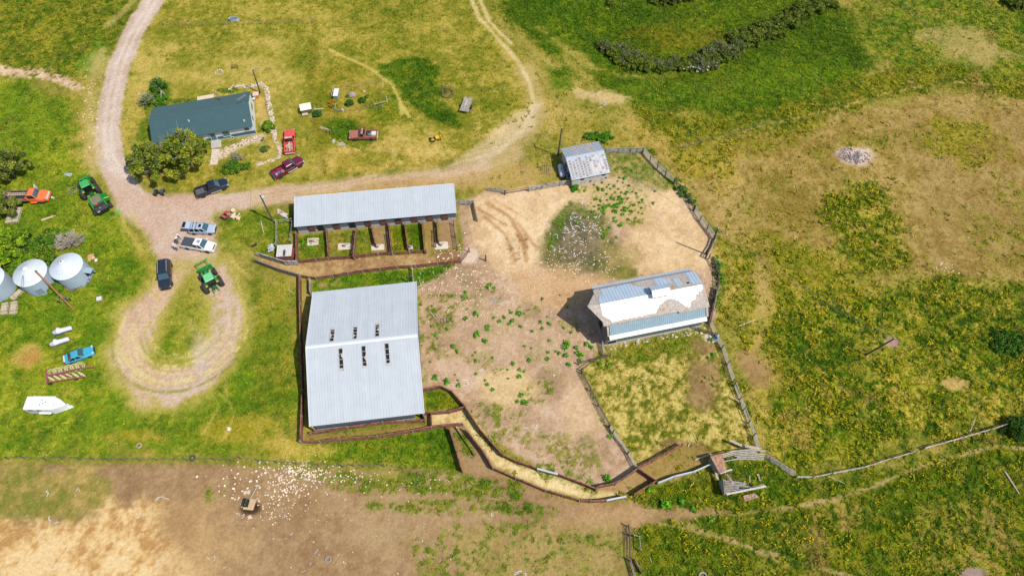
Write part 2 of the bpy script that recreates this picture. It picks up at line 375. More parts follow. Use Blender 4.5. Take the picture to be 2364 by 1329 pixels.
# --- creek valley, upper right
lay(poly([(1120, -60), (1900, -60), (1985, 60), (2010, 150), (1960, 215), (1850, 265), (1640, 280), (1480, 240), (1390, 200), (1290, 150), (1190, 60)], 3, 4), [(66, 98, 8), (86, 116, 12), (112, 130, 24)], 0.95, 0.03)
lay(poly([(1200, -50), (1300, 10), (1395, 90), (1400, 110), (1350, 80), (1250, 20)], 3, 3), [(60, 98, 14), (80, 112, 18)], 1.0)
lay(poly([(1420, 60), (1660, 60), (1690, 90), (1600, 115), (1480, 110)], 4, 5), [(86, 98, 10), (106, 108, 16), (130, 122, 34)], 0.8, amt=0.85)
lay(poly([(1480, 190), (1700, 180), (1800, 200), (1700, 250), (1560, 270), (1470, 240)], 4, 5), [(72, 112, 16), (98, 128, 26), (124, 138, 40)], 1.0, amt=0.85)
lay(poly([(1740, 150), (1950, 140), (1990, 190), (1880, 240), (1700, 250)], 4, 5), [(88, 122, 12), (108, 136, 22)], 0.95, 0.02, amt=0.9)
for q in [[(1240, 60), (1310, 110), (1370, 150), (1440, 168), (1560, 165)], [(1210, 90), (1290, 170), (1350, 215), (1430, 240)], [(1300, 130), (1360, 180)]]:
    lay(stroke(q, 1.6, 1.8, 2.0), [(164, 148, 66), (184, 164, 92)], 0.4, amt=0.7)
lay(poly([(1310, 200), (1400, 205), (1450, 225), (1420, 240), (1330, 228)], 1.5, 2), [(196, 168, 112), (214, 186, 134)], 0.1, amt=0.9)
lay(poly([(1260, 150), (1310, 160), (1330, 205), (1300, 215), (1270, 190)], 1.6, 2), [(84, 122, 26), (110, 136, 36)], 0.9, amt=0.85)
lay(poly([(1180, 120), (1270, 220), (1360, 270), (1540, 290), (1600, 330), (1420, 340), (1300, 330), (1230, 290)], 4, 5), [(150, 138, 48), (172, 152, 76), (190, 166, 100)], 0.5, 0.15, amt=0.85)
lay(poly([(1980, -60), (2420, -60), (2420, 240), (2200, 210), (2050, 150), (1990, 90)], 4, 6), [(84, 118, 18), (118, 134, 32), (156, 150, 70)], 0.8, 0.04)
lay(poly([(2130, 80), (2260, 60), (2340, 130), (2280, 150), (2180, 130)], 5, 6), [(164, 148, 84), (184, 160, 104)], 0.3, amt=0.85)
# --- the dry rise on the right
lay(poly([(1480, 290), (1640, 290), (1850, 265), (2050, 235), (2180, 205), (2420, 225), (2420, 660), (2230, 650), (2120, 640), (1900, 690), (1700, 690), (1660, 560), (1600, 450), (1500, 360)], 4, 5), [(138, 118, 52), (160, 136, 74), (180, 154, 98)], 0.42, 0.12, contrast=2.6)
lay(poly([(2100, 250), (2420, 240), (2420, 600), (2150, 640), (2100, 500)], 6, 6), [(140, 114, 58), (156, 130, 76), (172, 146, 92)], 0.32, 0.02, amt=0.85)
lay(poly([(1480, 290), (1650, 300), (1700, 420), (1620, 430), (1540, 360)], 4, 5), [(146, 134, 30), (172, 152, 60), (190, 166, 92)], 0.5, 0.35, amt=0.8)
lay(poly([(2150, 270), (2280, 280), (2320, 360), (2230, 390), (2170, 340)], 4, 6), [(138, 132, 24), (160, 146, 40)], 0.7, 0.6, amt=0.8)
lay(poly([(1900, 430), (1990, 420), (2060, 440), (2080, 560), (2080, 630), (1980, 640), (1930, 590), (1910, 500)], 3, 5), [(76, 98, 8), (126, 132, 14), (192, 170, 92)], 0.8, 0.95, mix=(.3, .5, .8, .7), contrast=3)
lay(poly([(1640, 560), (1850, 560), (1990, 630), (2060, 680), (1900, 720), (1680, 720)], 4, 6), [(120, 124, 26), (152, 142, 42), (184, 160, 90)], 0.7, 0.55, contrast=3)
lay(poly([(1480, 255), (1700, 262), (1900, 215), (2050, 165), (2180, 150), (2420, 205), (2420, 235), (2180, 200), (2060, 222), (1900, 268), (1700, 312), (1560, 330)], 2.5, 4), [(84, 108, 14), (112, 122, 24), (146, 138, 46)], 0.9, 0.35)
lay(poly([(1560, 300), (1760, 300), (1900, 270), (1860, 320), (1700, 380), (1650, 440), (1560, 380)], 4, 5), [(112, 120, 16), (144, 138, 30), (178, 156, 72)], 0.8, 0.7, amt=0.85, thin=0.6)
for p in [(1800, 430, 3, 2), (1730, 480, 2, 3), (2180, 330, 6, 4), (2300, 560, 5, 6), (2330, 450, 4, 5), (2010, 330, 4, 1.6), (1900, 360, 3, 2), (2100, 200, 5, 2)]:
    lay(blob(*p, warp=3), [(106, 116, 18), (138, 134, 32)], 0.8, 0.5, amt=0.7, thin=0.3)
# --- weeds and flowers, lower right
lay(poly([(1668, 700), (1880, 700), (2120, 640), (2240, 660), (2420, 660), (2420, 965), (2130, 1040), (1900, 1095), (1830, 1090), (1750, 1010), (1690, 830)], 4, 5), [(58, 90, 8), (96, 120, 10), (136, 142, 18), (186, 168, 84)], 0.85, 0.95, mix=(.3, .55, .8, .7), contrast=2.7)
lay(poly([(1660, 690), (1790, 690), (1800, 880), (1760, 960), (1690, 820)], 4, 5), [(150, 140, 44), (180, 158, 76), (196, 172, 100)], 0.6, 0.4, amt=0.75)
lay(poly([(2270, 730), (2370, 740), (2420, 800), (2360, 840), (2280, 800)], 3, 4), [(48, 86, 10), (66, 100, 14)], 1.0, 0.3, amt=0.9)
lay(poly([(1880, 790), (2000, 810), (2060, 860), (1950, 880), (1860, 830)], 4, 5), [(72, 100, 12), (98, 116, 20)], 1.0, 0.3, amt=0.7)
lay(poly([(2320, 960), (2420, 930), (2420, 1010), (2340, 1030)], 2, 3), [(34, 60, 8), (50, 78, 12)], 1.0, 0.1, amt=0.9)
lay(blob(2200, 882, 1.7, .9, warp=1.6), [(184, 152, 86), (200, 168, 110)], 0.2, 0.3, amt=0.85)
lay(stroke([(1752, 610), (1762, 680), (1760, 760), (1735, 850)], 1.6, 2, 2), [(196, 168, 104), (180, 150, 96)], 0.2, 0.1, amt=0.7)
lay(poly([(1690, 800), (1760, 800), (1775, 890), (1730, 900), (1695, 850)], 2.5, 3), [(150, 116, 76), (168, 134, 92)], 0.1, 0.05, amt=0.85)
lay(poly([(1440, 1140), (1640, 1080), (1840, 1105), (2000, 1080), (2140, 1045), (2420, 955), (2420, 1400), (1440, 1400), (1455, 1200)], 2, 3), [(60, 92, 8), (84, 110, 10), (118, 124, 22)], 0.95, 0.6, mix=(.35, .6, .7, .6), contrast=2.6)
for p in [(1960, 1190, 4, 2), (2230, 1260, 7, 5), (2300, 1200, 3, 2.5), (1820, 1250, 5, 2), (2310, 1075, 1.2, 1.2), (1960, 1180, 3, 1.5)]:
    lay(blob(*p, warp=2.5), [(116, 112, 26), (150, 134, 60), (176, 146, 88)], 0.5, 0.45, amt=0.75, thin=0.35)
for q in [[(1480, 1196), (1620, 1230), (1760, 1270), (1900, 1310), (1990, 1340)], [(1700, 1185), (1830, 1172), (1930, 1150), (2010, 1125), (2100, 1085), (2180, 1060), (2300, 1030), (2380, 1036)], [(1560, 1200), (1700, 1250), (1850, 1320)]]:
    lay(stroke(q, 0.55, 0.5, 0.6), [(168, 142, 88), (190, 162, 112)], 0.0, 0.0, amt=0.9, thin=1.3)
for q in [[(1560, 340), (1640, 322), (1760, 290), (1900, 258), (2050, 215), (2180, 188), (2300, 196)]]:
    lay(stroke(q, 2.6, 2, 1.5), [(96, 106, 24), (122, 120, 34)], 0.8, 0.2, amt=0.6); lay(stroke(q, 0.4, 0.5, 0.7), [(180, 160, 84), (200, 176, 104)], 0.2, 0.1, amt=0.7, thin=0.7)  # broad dark stroke paints the trail's shade line into the ground colour
# --- the lane, the yard and the turning loop
lay(stroke([(372, -40), (345, 15), (306, 80), (276, 150), (258, 220), (248, 300), (252, 360), (272, 410), (310, 455), (350, 500)], 4.6, 0.8, 0.7), GRAVEL, 0.0, 0.0, contrast=1.6)
for off in (-7, 8):
    lay(stroke([(372 + off, -40), (345 + off, 15), (306 + off, 80), (276 + off, 150), (258 + off, 220), (248 + off, 300), (252 + off, 360), (274 + off, 405), (316 + off, 445), (380, 470 + off), (470, 462 + off), (600, 450 + off), (760, 438 + off), (900, 424 + off), (1000, 414 + off)], 0.7, 0.9, 0.5), [(222, 202, 184), (230, 212, 196)], 0.0, amt=0.55)
lay(stroke([(250, 60), (290, 20), (335, -20)], 1.2, 1.6, 1), [(186, 166, 100), (204, 184, 130)], 0.2, amt=0.6)
lay(stroke([(232, 120), (212, 210), (208, 300), (216, 400)], 2.0, 2.5, 2.5), [(186, 164, 100), (200, 176, 124)], 0.2, amt=0.6)
lay(stroke([(-30, 150), (30, 168), (90, 170), (140, 186), (180, 202)], 2.6, 1.0, 1.2), PINK, 0.0, thin=0.9)
lay(poly([(238, 395), (300, 420), (350, 446), (420, 452), (520, 446), (640, 434), (720, 424), (720, 452), (680, 462), (600, 476), (530, 496), (500, 520), (500, 590), (440, 606), (425, 660), (385, 700), (355, 690), (368, 610), (330, 540), (268, 480)], 1.6, 1.4), [(196, 160, 132), (204, 174, 150), (208, 184, 162)], 0.0, 0.0, contrast=1.6)
lay(stroke([(600, 458), (720, 442), (860, 428), (1000, 414), (1110, 388), (1180, 350)], 4.0, 2.2, 1.0), [(196, 162, 126), (206, 176, 142), (196, 170, 120)], 0.05, 0, contrast=1.8)
lay(stroke([(1150, 372), (1205, 325), (1238, 270), (1236, 210), (1210, 160)], 3.4, 2, 1.4), [(170, 150, 88), (188, 164, 106)], 0.2, amt=0.75)
for q in [[(1082, -20), (1105, 40), (1150, 90), (1195, 140), (1222, 190), (1232, 240), (1205, 300), (1150, 352)], [(1100, -20), (1130, 50), (1180, 100)]]:
    lay(stroke(q, 0.8, 0.6, 0.4), [(204, 180, 122), (216, 194, 142)], 0.0, amt=0.85)
lay(poly([(1195, 260), (1250, 238), (1225, 300), (1120, 372), (1000, 400), (1090, 350)], 2, 1.5), [(206, 178, 140), (218, 194, 160)], 0.0, amt=0.6)
lay(poly([(690, 446), (860, 425), (1040, 405), (1200, 380), (1280, 395), (1220, 432), (1120, 432), (1050, 432), (680, 470)], 2, 2), [(176, 142, 86), (192, 162, 110), (178, 150, 76)], 0.3, 0.02, amt=0.8)
loop = [(390, 650), (360, 690), (325, 740), (302, 800), (310, 850), (350, 885), (405, 895), (460, 880), (500, 835), (525, 780), (528, 730), (515, 680), (495, 640)]
lay(stroke(loop, 8.2, 3.0, 2.4), [(170, 158, 72), (186, 168, 96), (176, 164, 84)], 0.3, amt=0.8)
lay(stroke(loop[:7], 4.4, 2.0, 2.2), [(198, 164, 130), (212, 180, 148), (186, 164, 100)], 0.0, contrast=2.4)
lay(stroke(loop[6:], 4.2, 1.8, 2.2), [(196, 164, 138), (210, 182, 160), (184, 162, 110)], 0.0, contrast=2.4)
lay(poly([(440, 740), (480, 800), (470, 880), (450, 840)], 1.6, 1.2), [(196, 174, 160), (208, 188, 176)], 0, amt=0.7)
lay(poly([(400, 680), (430, 640), (460, 640), (480, 720), (450, 790), (410, 800), (380, 760)], 2.5, 2), [(122, 132, 40), (150, 150, 60), (168, 160, 78)], 0.7, amt=0.75)
cx, cy = G(420, 770)[:2]
for k in range(17):
    rr = 4.6 + k * 0.44; a0, a1 = random.uniform(2.9, 3.6), random.uniform(5.9, 6.6); ph = random.uniform(-.25, .25); ox, oy = random.uniform(-.5, .5), random.uniform(-.9, .5)
    pts = [(cx + ox + rr * 0.95 * math.cos(a0 + (a1 - a0) * i / 14), cy + oy + 1 + rr * 0.92 * math.sin(a0 + (a1 - a0) * i / 14)) for i in range(15)]
    sl = sub(pts, 2); d = 0.16 - sdist(pts, sl, False) + 0.14 * WARP[sl] * 2
    lay((sl, smooth(d / 0.3 + 0.5)), random.choice([[(214, 194, 124), (224, 206, 144)], [(140, 142, 48), (160, 152, 62)], [(214, 194, 124), (224, 206, 144)]]), None, amt=random.uniform(.35, .8), thin=.9)
for q in [[(330, 640), (365, 690)], [(480, 880), (505, 940), (470, 1000)], [(520, 890), (540, 960), (520, 1010)], [(500, 900), (530, 930)], [(560, 690), (570, 760)], [(548, 640), (560, 700)], [(535, 600), (575, 640)], [(280, 500), (330, 590)], [(300, 490), (345, 560)]]:
    lay(stroke(q, 0.4, 0.5, 0.3), [(190, 172, 84), (204, 184, 104)], 0.2, amt=0.7)
for q in [[(545, 570), (600, 590)], [(490, 560), (600, 575)]]:
    lay(stroke(q, 1.1, 1.0, 0.8), [(198, 174, 104), (208, 184, 120)], 0.1, amt=0.7)
lay(poly([(270, 500), (330, 540), (368, 612), (355, 660), (320, 600), (280, 540)], 2, 2), [(176, 162, 70), (196, 176, 100)], 0.4, amt=0.75)
lay(poly([(500, 500), (600, 478), (636, 505), (636, 590), (560, 585), (505, 560)], 2.5, 2.5), [(92, 122, 22), (122, 138, 38), (160, 152, 66)], 0.8, amt=0.85)
# --- stable pens and their lane
lay(poly([(636, 500), (676, 500), (682, 600), (590, 582), (610, 540)], 1.5, 2), [(78, 112, 18), (112, 132, 32), (160, 152, 70)], 0.9, amt=0.9)
pens = [([(684, 545), (755, 538), (760, 598), (684, 604)], [(78, 110, 16), (108, 128, 30), (150, 142, 64)], .9), ([(755, 538), (822, 532), (818, 592), (760, 598)], [(98, 116, 28), (128, 130, 46), (164, 144, 80)], .7),
        ([(822, 530), (858, 525), (866, 588), (818, 592)], [(92, 116, 22), (126, 130, 44)], .75), ([(858, 525), (900, 520), (906, 584), (866, 588)], [(150, 122, 76), (166, 138, 94)], .15),
        ([(900, 518), (938, 514), (945, 580), (906, 584)], [(78, 112, 14), (112, 128, 20), (150, 142, 30)], 1), ([(938, 514), (976, 510), (984, 577), (945, 580)], [(84, 114, 16), (108, 126, 22)], 1),
        ([(976, 510), (1012, 508), (1018, 576), (984, 580)], [(152, 128, 70), (166, 138, 88)], .2), ([(1012, 508), (1054, 504), (1060, 574), (1018, 576)], [(160, 130, 90), (174, 142, 104)], 0)]
for p, c, g in pens: lay(poly(p, 0.5, 0.5), c, g, 0.2 if g == 1 else 0.0, contrast=2.4)
lay(poly([(592, 588), (640, 606), (684, 608), (905, 588), (1062, 574), (1075, 602), (958, 616), (766, 640), (692, 638), (600, 606)], 0.8, 0.8), [(140, 104, 66), (164, 126, 84), (190, 158, 106)], 0.0, 0.0)
lay(poly([(592, 588), (640, 606), (690, 612), (720, 628), (690, 632), (600, 604)], 1.2, 1), [(190, 160, 100), (206, 176, 116)], 0.1, amt=0.7)
lay(poly([(692, 640), (712, 640), (716, 1010), (700, 1014)], 0.8, 0.6), [(176, 160, 92), (150, 140, 60)], 0.4)
lay(poly([(720, 640), (900, 622), (1070, 602), (1085, 640), (955, 660), (720, 690)], 1.2, 1.5), [(60, 112, 14), (88, 132, 22), (122, 140, 36)], 1.0, 0.15)
lay(poly([(730, 652), (780, 645), (800, 655), (740, 672)], 1, 1.5), [(160, 130, 86), (176, 146, 100)], 0.1, amt=0.9)
# --- corral
lay(poly([(1058, 470), (1130, 442), (1225, 436), (1325, 416), (1405, 400), (1410, 345), (1490, 344), (1560, 420), (1620, 500), (1650, 545), (1636, 590), (1662, 640), (1645, 745), (1600, 760), (1400, 795), (1340, 852), (1385, 935), (1472, 1082), (1422, 1116), (1376, 1128), (1240, 1080), (1125, 1002), (1075, 938), (1015, 892), (972, 898), (958, 665), (1070, 600)], 0.9, 0.9), [(166, 136, 104), (190, 156, 124), (206, 176, 146)], 0.06, 0.0, contrast=2.2)
lay(poly([(1080, 462), (1225, 440), (1330, 424), (1370, 440), (1330, 480), (1260, 540), (1240, 600), (1200, 640), (1120, 620), (1080, 560)], 2.5, 2.5), [(202, 168, 124), (220, 186, 140), (232, 202, 158)], 0, contrast=2)
lay(poly([(1480, 440), (1560, 430), (1625, 530), (1640, 600), (1560, 640), (1440, 640), (1430, 560)], 3, 3), [(200, 166, 120), (217, 182, 134), (230, 198, 152)], 0, contrast=2)
lay(poly([(1395, 352), (1485, 350), (1550, 425), (1500, 440), (1440, 410), (1405, 410)], 2, 2.5), [(78, 110, 36), (118, 128, 60), (176, 156, 100)], 0.5)
lay(poly([(1330, 430), (1400, 415), (1500, 440), (1480, 520), (1400, 520), (1350, 480)], 3, 3), [(190, 164, 108), (206, 178, 128)], 0.1, amt=0.8); lay(poly([(1330, 430), (1400, 415), (1500, 440), (1480, 520), (1400, 520), (1350, 480)], 3, 3), [(96, 112, 28), (124, 128, 44)], 0.6, thin=-0.25)
lay(poly([(1255, 560), (1290, 490), (1335, 470), (1390, 500), (1440, 560), (1440, 610), (1370, 640), (1290, 640), (1255, 600)], 2.4, 2.4), [(84, 98, 48), (108, 106, 62), (140, 122, 84)], 0.25, contrast=3)
lay(poly([(1300, 560), (1310, 500), (1360, 495), (1385, 545), (1360, 600), (1310, 600)], 2.5, 2), [(92, 84, 62), (114, 100, 76), (140, 124, 96)], 0, contrast=3, amt=0.8)
lay(stroke([(1258, 590), (1275, 535), (1318, 478), (1370, 492), (1400, 540)], 1.3, 1.0, 1.6), [(70, 112, 30), (96, 126, 40)], 0.8, amt=0.9, thin=0.5)
lay(poly([(1400, 560), (1480, 560), (1470, 640), (1400, 640)], 3, 3), [(150, 132, 74), (190, 164, 106)], 0.1, amt=0.7); lay(blob(1440, 632, 3.4, 1.0, warp=1.5), [(90, 104, 30), (130, 124, 50)], 0.3, amt=0.8)
lay(poly([(1180, 630), (1280, 620), (1400, 640), (1360, 680), (1290, 720), (1200, 680)], 3, 3), [(194, 152, 104), (208, 168, 120)], 0, amt=0.8)
for q, wd in [([(1128, 470), (1175, 500), (1205, 545), (1215, 600)], .6), ([(1150, 480), (1200, 520), (1228, 560), (1240, 570)], .4), ([(1120, 500), (1165, 540), (1190, 600)], .4), ([(1185, 520), (1216, 570)], .5), ([(1100, 480), (1170, 520)], .3), ([(1140, 460), (1240, 520)], .25)]:
    lay(stroke(q, wd, 0.5, 0.5), [(164, 116, 70), (186, 142, 92)], 0, amt=0.8)
for q in [[(1170, 552), (1178, 572), (1190, 595)], [(1192, 540), (1204, 560), (1212, 585)]]:
    lay(stroke(q, 0.9, 0.7, 1.8), [(98, 68, 40), (138, 102, 64)], 0, amt=0.85, thin=0.2)
for p in [(1000, 700, 3.2, 2.2), (1010, 750, 2.6, 2), (1030, 810, 3, 2), (1120, 690, 2.2, 1.4), (1170, 760, 3.4, 2), (1120, 830, 3.2, 1.4), (1240, 900, 4.2, 2.8), (1265, 870, 2.4, 2), (1225, 720, 2, 1.4), (1100, 960, 3.8, 2.2), (1180, 960, 3.2, 2.2), (1330, 1040, 4, 2.4), (1300, 1060, 3.6, 1.6), (1240, 820, 2.6, 2), (1180, 1000, 3, 1.2), (1250, 1020, 3, 2), (1300, 750, 2, 1)]:
    lay(blob(*p, warp=2.2), [(88, 108, 38), (116, 124, 54), (146, 136, 74)], 0.6, amt=0.85, thin=0.35)
lay(blob(1175, 890, 4.6, 3.6, warp=2), [(208, 178, 122), (226, 196, 142)], 0, amt=0.75); lay(poly([(1300, 880), (1350, 880), (1400, 980), (1330, 1000), (1290, 950)], 3, 3), [(206, 172, 126), (222, 190, 148)], 0, amt=0.7)
lay(poly([(1050, 720), (1180, 700), (1320, 790), (1340, 860), (1300, 870), (1200, 830), (1080, 830)], 4, 3), [(196, 164, 128), (206, 176, 140)], 0, amt=0.5)
for q in [[(960, 680), (968, 760), (974, 890)], [(976, 905), (1015, 898), (1065, 940)]]: lay(stroke(q, 1.6, 1.0, 1.2), [(84, 120, 24), (118, 134, 40)], 0.8, amt=0.8, thin=0.3)
lay(poly([(985, 905), (1015, 897), (1042, 910), (1066, 938), (1035, 944), (984, 946)], 0.8, 0.8), [(58, 102, 12), (88, 118, 18), (128, 134, 26)], 1.0, 0.3)
lay(poly([(990, 955), (1075, 942), (1105, 980), (1160, 1055), (1250, 1092), (1375, 1132), (1430, 1120), (1460, 1135), (1400, 1150), (1340, 1150), (1260, 1128), (1190, 1098), (1140, 1075), (1115, 1040), (1072, 980), (990, 985)], 0.8, 0.6), [(190, 160, 100), (218, 192, 132), (236, 214, 160)], 0.05, contrast=3)
lay(poly([(1378, 1130), (1424, 1116), (1474, 1082), (1512, 1108), (1440, 1142)], 0.8, 0.6), [(160, 130, 84), (176, 146, 96)], 0.1)
for x, y, rx, ry in [(985, 690, 2.6, 2.2), (1000, 730, 2.4, 2.2), (985, 775, 1.8, 2.4), (1040, 690, 2, 1.6), (1020, 640, 3.4, 1.4), (985, 800, 1.6, 2), (1120, 965, 3.2, 2.4), (1250, 905, 3.2, 2.2), (1215, 720, 1.6, 1.2), (1150, 850, 2, 1.4)]:
    lay(blob(x, y, rx, ry, warp=2.4), [(78, 108, 26), (104, 122, 40), (136, 134, 62)], 0.8, amt=0.85, thin=0.15)
for q in [[(1348, 862), (1372, 915), (1395, 960), (1420, 1000)], [(1664, 610), (1664, 650), (1652, 700)], [(1500, 352), (1560, 420), (1610, 480), (1655, 545)], [(1672, 800), (1700, 880), (1724, 945), (1752, 1030)], [(1410, 796), (1500, 782), (1620, 760)], [(1385, 800), (1400, 825), (1380, 840)], [(1520, 1118), (1600, 1090), (1650, 1075)], [(1130, 1012), (1190, 1066), (1290, 1100), (1370, 1130)]]:
    lay(stroke(q, 1.3, 0.8, 2.0), [(62, 112, 20), (86, 130, 30)], 1.0, amt=0.9, thin=0.25)
# --- paddock east
lay(poly([(1400, 795), (1600, 765), (1645, 750), (1664, 800), (1690, 870), (1722, 945), (1755, 1035), (1600, 1060), (1510, 1108), (1474, 1080), (1420, 990), (1388, 935), (1345, 853)], 0.9, 0.9), [(96, 106, 26), (142, 134, 52), (186, 168, 92), (206, 186, 118)], 0.5, 0.05, mix=(.3, .5, .8, .7), contrast=2.7)
lay(poly([(1400, 795), (1620, 765), (1640, 790), (1500, 830), (1400, 830)], 2, 2.5), [(86, 118, 20), (124, 130, 40), (170, 150, 84)], 0.8, amt=0.85)
for p in [(1625, 880, 3, 3.4), (1610, 920, 3.4, 2), (1640, 800, 2.4, 1), (1590, 1040, 3.6, 2)]: lay(blob(*p, warp=2), [(140, 110, 72), (160, 128, 88)], 0.1, amt=0.8)
lay(poly([(1480, 1075), (1570, 1030), (1650, 1045), (1640, 1080), (1520, 1108)], 1.5, 2), [(150, 128, 66), (168, 140, 86)], 0.3, 0.2)
lay(poly([(1670, 1055), (1770, 1060), (1820, 1100), (1780, 1150), (1680, 1130)], 1.6, 2), [(66, 104, 12), (92, 118, 20)], 1.0, 0.3)
# --- the long dirt field at the bottom
lay(poly([(-80, 1066), (400, 1064), (700, 1076), (930, 1082), (1066, 1090), (1140, 1086), (1190, 1104), (1260, 1134), (1340, 1158), (1452, 1160), (1720, 1182), (1500, 1210), (1458, 1215), (1462, 1420), (-80, 1420)], 0.8, 1.0), [(146, 114, 78), (164, 132, 92), (178, 148, 106)], 0.0, 0.0, contrast=1.8)
lay(poly([(-80, 1062), (450, 1056), (700, 1066), (930, 1074), (930, 1088), (700, 1080), (430, 1068), (-80, 1074)], 1.2, 1), [(110, 124, 34), (148, 142, 62)], 0.7, amt=0.8)
lay(poly([(-80, 1082), (190, 1080), (250, 1110), (270, 1160), (200, 1200), (-80, 1210)], 2.5, 3), [(122, 128, 48), (158, 142, 76), (186, 158, 98)], 0.4, amt=0.85)
lay(poly([(-80, 1200), (80, 1205), (180, 1205), (260, 1160), (330, 1140), (375, 1170), (380, 1220), (450, 1290), (470, 1340), (450, 1420), (-80, 1420)], 2.5, 3), [(186, 142, 86), (208, 168, 108), (224, 188, 130), (230, 198, 144)], 0.0, contrast=3)
lay(poly([(330, 1180), (480, 1170), (560, 1250), (520, 1400), (420, 1400)], 5, 4), [(180, 142, 94), (198, 160, 106)], 0.0, amt=0.6)
for p, t in [([(770, 1098), (830, 1090), (920, 1098), (1000, 1100), (1100, 1104), (1180, 1110), (1195, 1135), (1080, 1142), (900, 1130), (820, 1112)], 0.35), ([(840, 1165), (960, 1150), (1060, 1160), (1200, 1160), (1290, 1172), (1280, 1190), (1100, 1186), (900, 1180)], 0.1), ([(1040, 1155), (1180, 1158), (1290, 1180), (1180, 1190)], .4),
             ([(930, 1250), (1060, 1200), (1250, 1200), (1400, 1190), (1455, 1230), (1458, 1420), (1000, 1420), (960, 1300)], 0.0), ([(1080, 1080), (1130, 1085), (1140, 1110), (1100, 1105)], .3), ([(690, 1065), (780, 1080), (820, 1100), (680, 1105)], .1), ([(480, 1110), (560, 1130), (480, 1150)], -.6)]:
    lay(poly(p, 0.9, 1.5), [(72, 106, 26), (98, 122, 38), (128, 134, 54)], 0.9, amt=0.95, thin=t + 0.35)
for q, wd in [([(780, 1104), (840, 1116), (950, 1110), (1050, 1116), (1130, 1120), (1190, 1130)], 3.0), ([(900, 1128), (1000, 1128), (1100, 1134), (1180, 1138)], 1.6), ([(950, 1166), (1060, 1160), (1180, 1168), (1278, 1178)], 2.0), ([(870, 1166), (950, 1168)], 1.0), ([(1040, 1184), (1150, 1182), (1240, 1190)], .8), ([(1080, 1092), (1120, 1100)], 1.6)]:
    lay(stroke(q, wd, 0.6, 1.1), [(66, 102, 24), (92, 120, 34), (124, 132, 50)], 0.9, amt=0.95, thin=0.75)
lay(poly([(1020, 1220), (1460, 1190), (1462, 1420), (1080, 1420)], 5, 4), [(140, 130, 60), (178, 156, 92), (168, 140, 92)], 0.3, amt=0.6)
lay(poly([(950, 1250), (1060, 1205), (1250, 1200), (1400, 1205), (1420, 1260), (1250, 1310), (1050, 1340)], 3, 4), [(72, 104, 30), (98, 120, 42)], 0.8, amt=0.9, thin=-0.05)
lay(poly([(830, 1085), (920, 1090), (925, 1108), (840, 1104)], 1.2, 1), [(156, 148, 72), (176, 160, 90)], 0.4, amt=0.8)
lay(poly([(1370, 1160), (1460, 1150), (1520, 1190), (1460, 1215), (1300, 1230), (1280, 1195)], 2.5, 2.5), [(172, 134, 92), (186, 152, 106)], 0.0, amt=0.85)
lay(poly([(1480, 1150), (1640, 1160), (1800, 1180), (1640, 1200), (1500, 1200)], 2, 2), [(150, 132, 66), (176, 148, 96)], 0.3, amt=0.7, thin=0.6)
lay(poly([(700, 1014), (980, 988), (1036, 986), (1064, 1082), (930, 1074), (700, 1062)], 1.0, 1.0), [(66, 106, 14), (92, 124, 22), (122, 140, 36)], 1.0)
lay(poly([(640, 1020), (740, 1020), (780, 1040), (700, 1056), (640, 1050)], 2, 3), [(170, 158, 60), (200, 178, 96)], 0.6, amt=0.8)
lay(poly([(702, 1004), (978, 972), (996, 984), (740, 1012), (704, 1014)], 0.5, 0.5), [(140, 104, 66), (164, 130, 86)], 0.05)
lay(stroke([(720, 1000), (850, 986), (975, 973)], 0.9, 0.6, 0.6), [(84, 116, 22), (120, 132, 40)], 0.9, amt=0.85)
lay(poly([(1040, 985), (1072, 982), (1120, 1045), (1142, 1085), (1180, 1104), (1100, 1096), (1070, 1088)], 0.8, 0.8), [(156, 124, 86), (172, 142, 100)], 0.05); lay(poly([(1052, 1000), (1075, 1000), (1092, 1048), (1075, 1045)], 0.8, .8), [(80, 112, 24), (112, 128, 40)], 0.9)
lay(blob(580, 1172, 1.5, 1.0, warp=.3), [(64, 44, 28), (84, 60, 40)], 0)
# --- beds by the house, stone walk, rubble, bare spots
lay(stroke([(600, 318), (560, 330), (528, 345), (500, 362)], 1.6, 0.8, 1), [(222, 200, 168), (206, 180, 144)], 0.1, amt=0.85)
lay(poly([(590, 225), (612, 225), (620, 280), (600, 290)], 1, .8), [(196, 164, 92), (208, 178, 110)], 0.1, amt=0.8)
lay(poly([(500, 325), (590, 318), (560, 335), (510, 345)], 1, 1), [(120, 130, 36), (150, 146, 60)], 0.7, amt=0.8)
lay(blob(1970, 360, 3.6, 1.9, warp=1.2), [(170, 140, 116), (206, 176, 148), (216, 196, 176)], 0, 0)
lay(blob(1950, 358, 1.3, 0.9, warp=.8), [(112, 104, 104), (136, 126, 122)], 0, 0, amt=.8)
lay(blob(2062, 789, 1.2, .8, warp=.9), [(150, 120, 108), (180, 146, 126)], 0, 0); lay(blob(2245, 1322, 1.8, .9, warp=.6), [(140, 116, 106), (164, 140, 126)], 0, 0)
for p in [(1085, 590, 1.6, 1.8), (1638, 780, .9, .9)]: lay(blob(*p, warp=.8), [(220, 196, 172), (206, 180, 150)], 0)
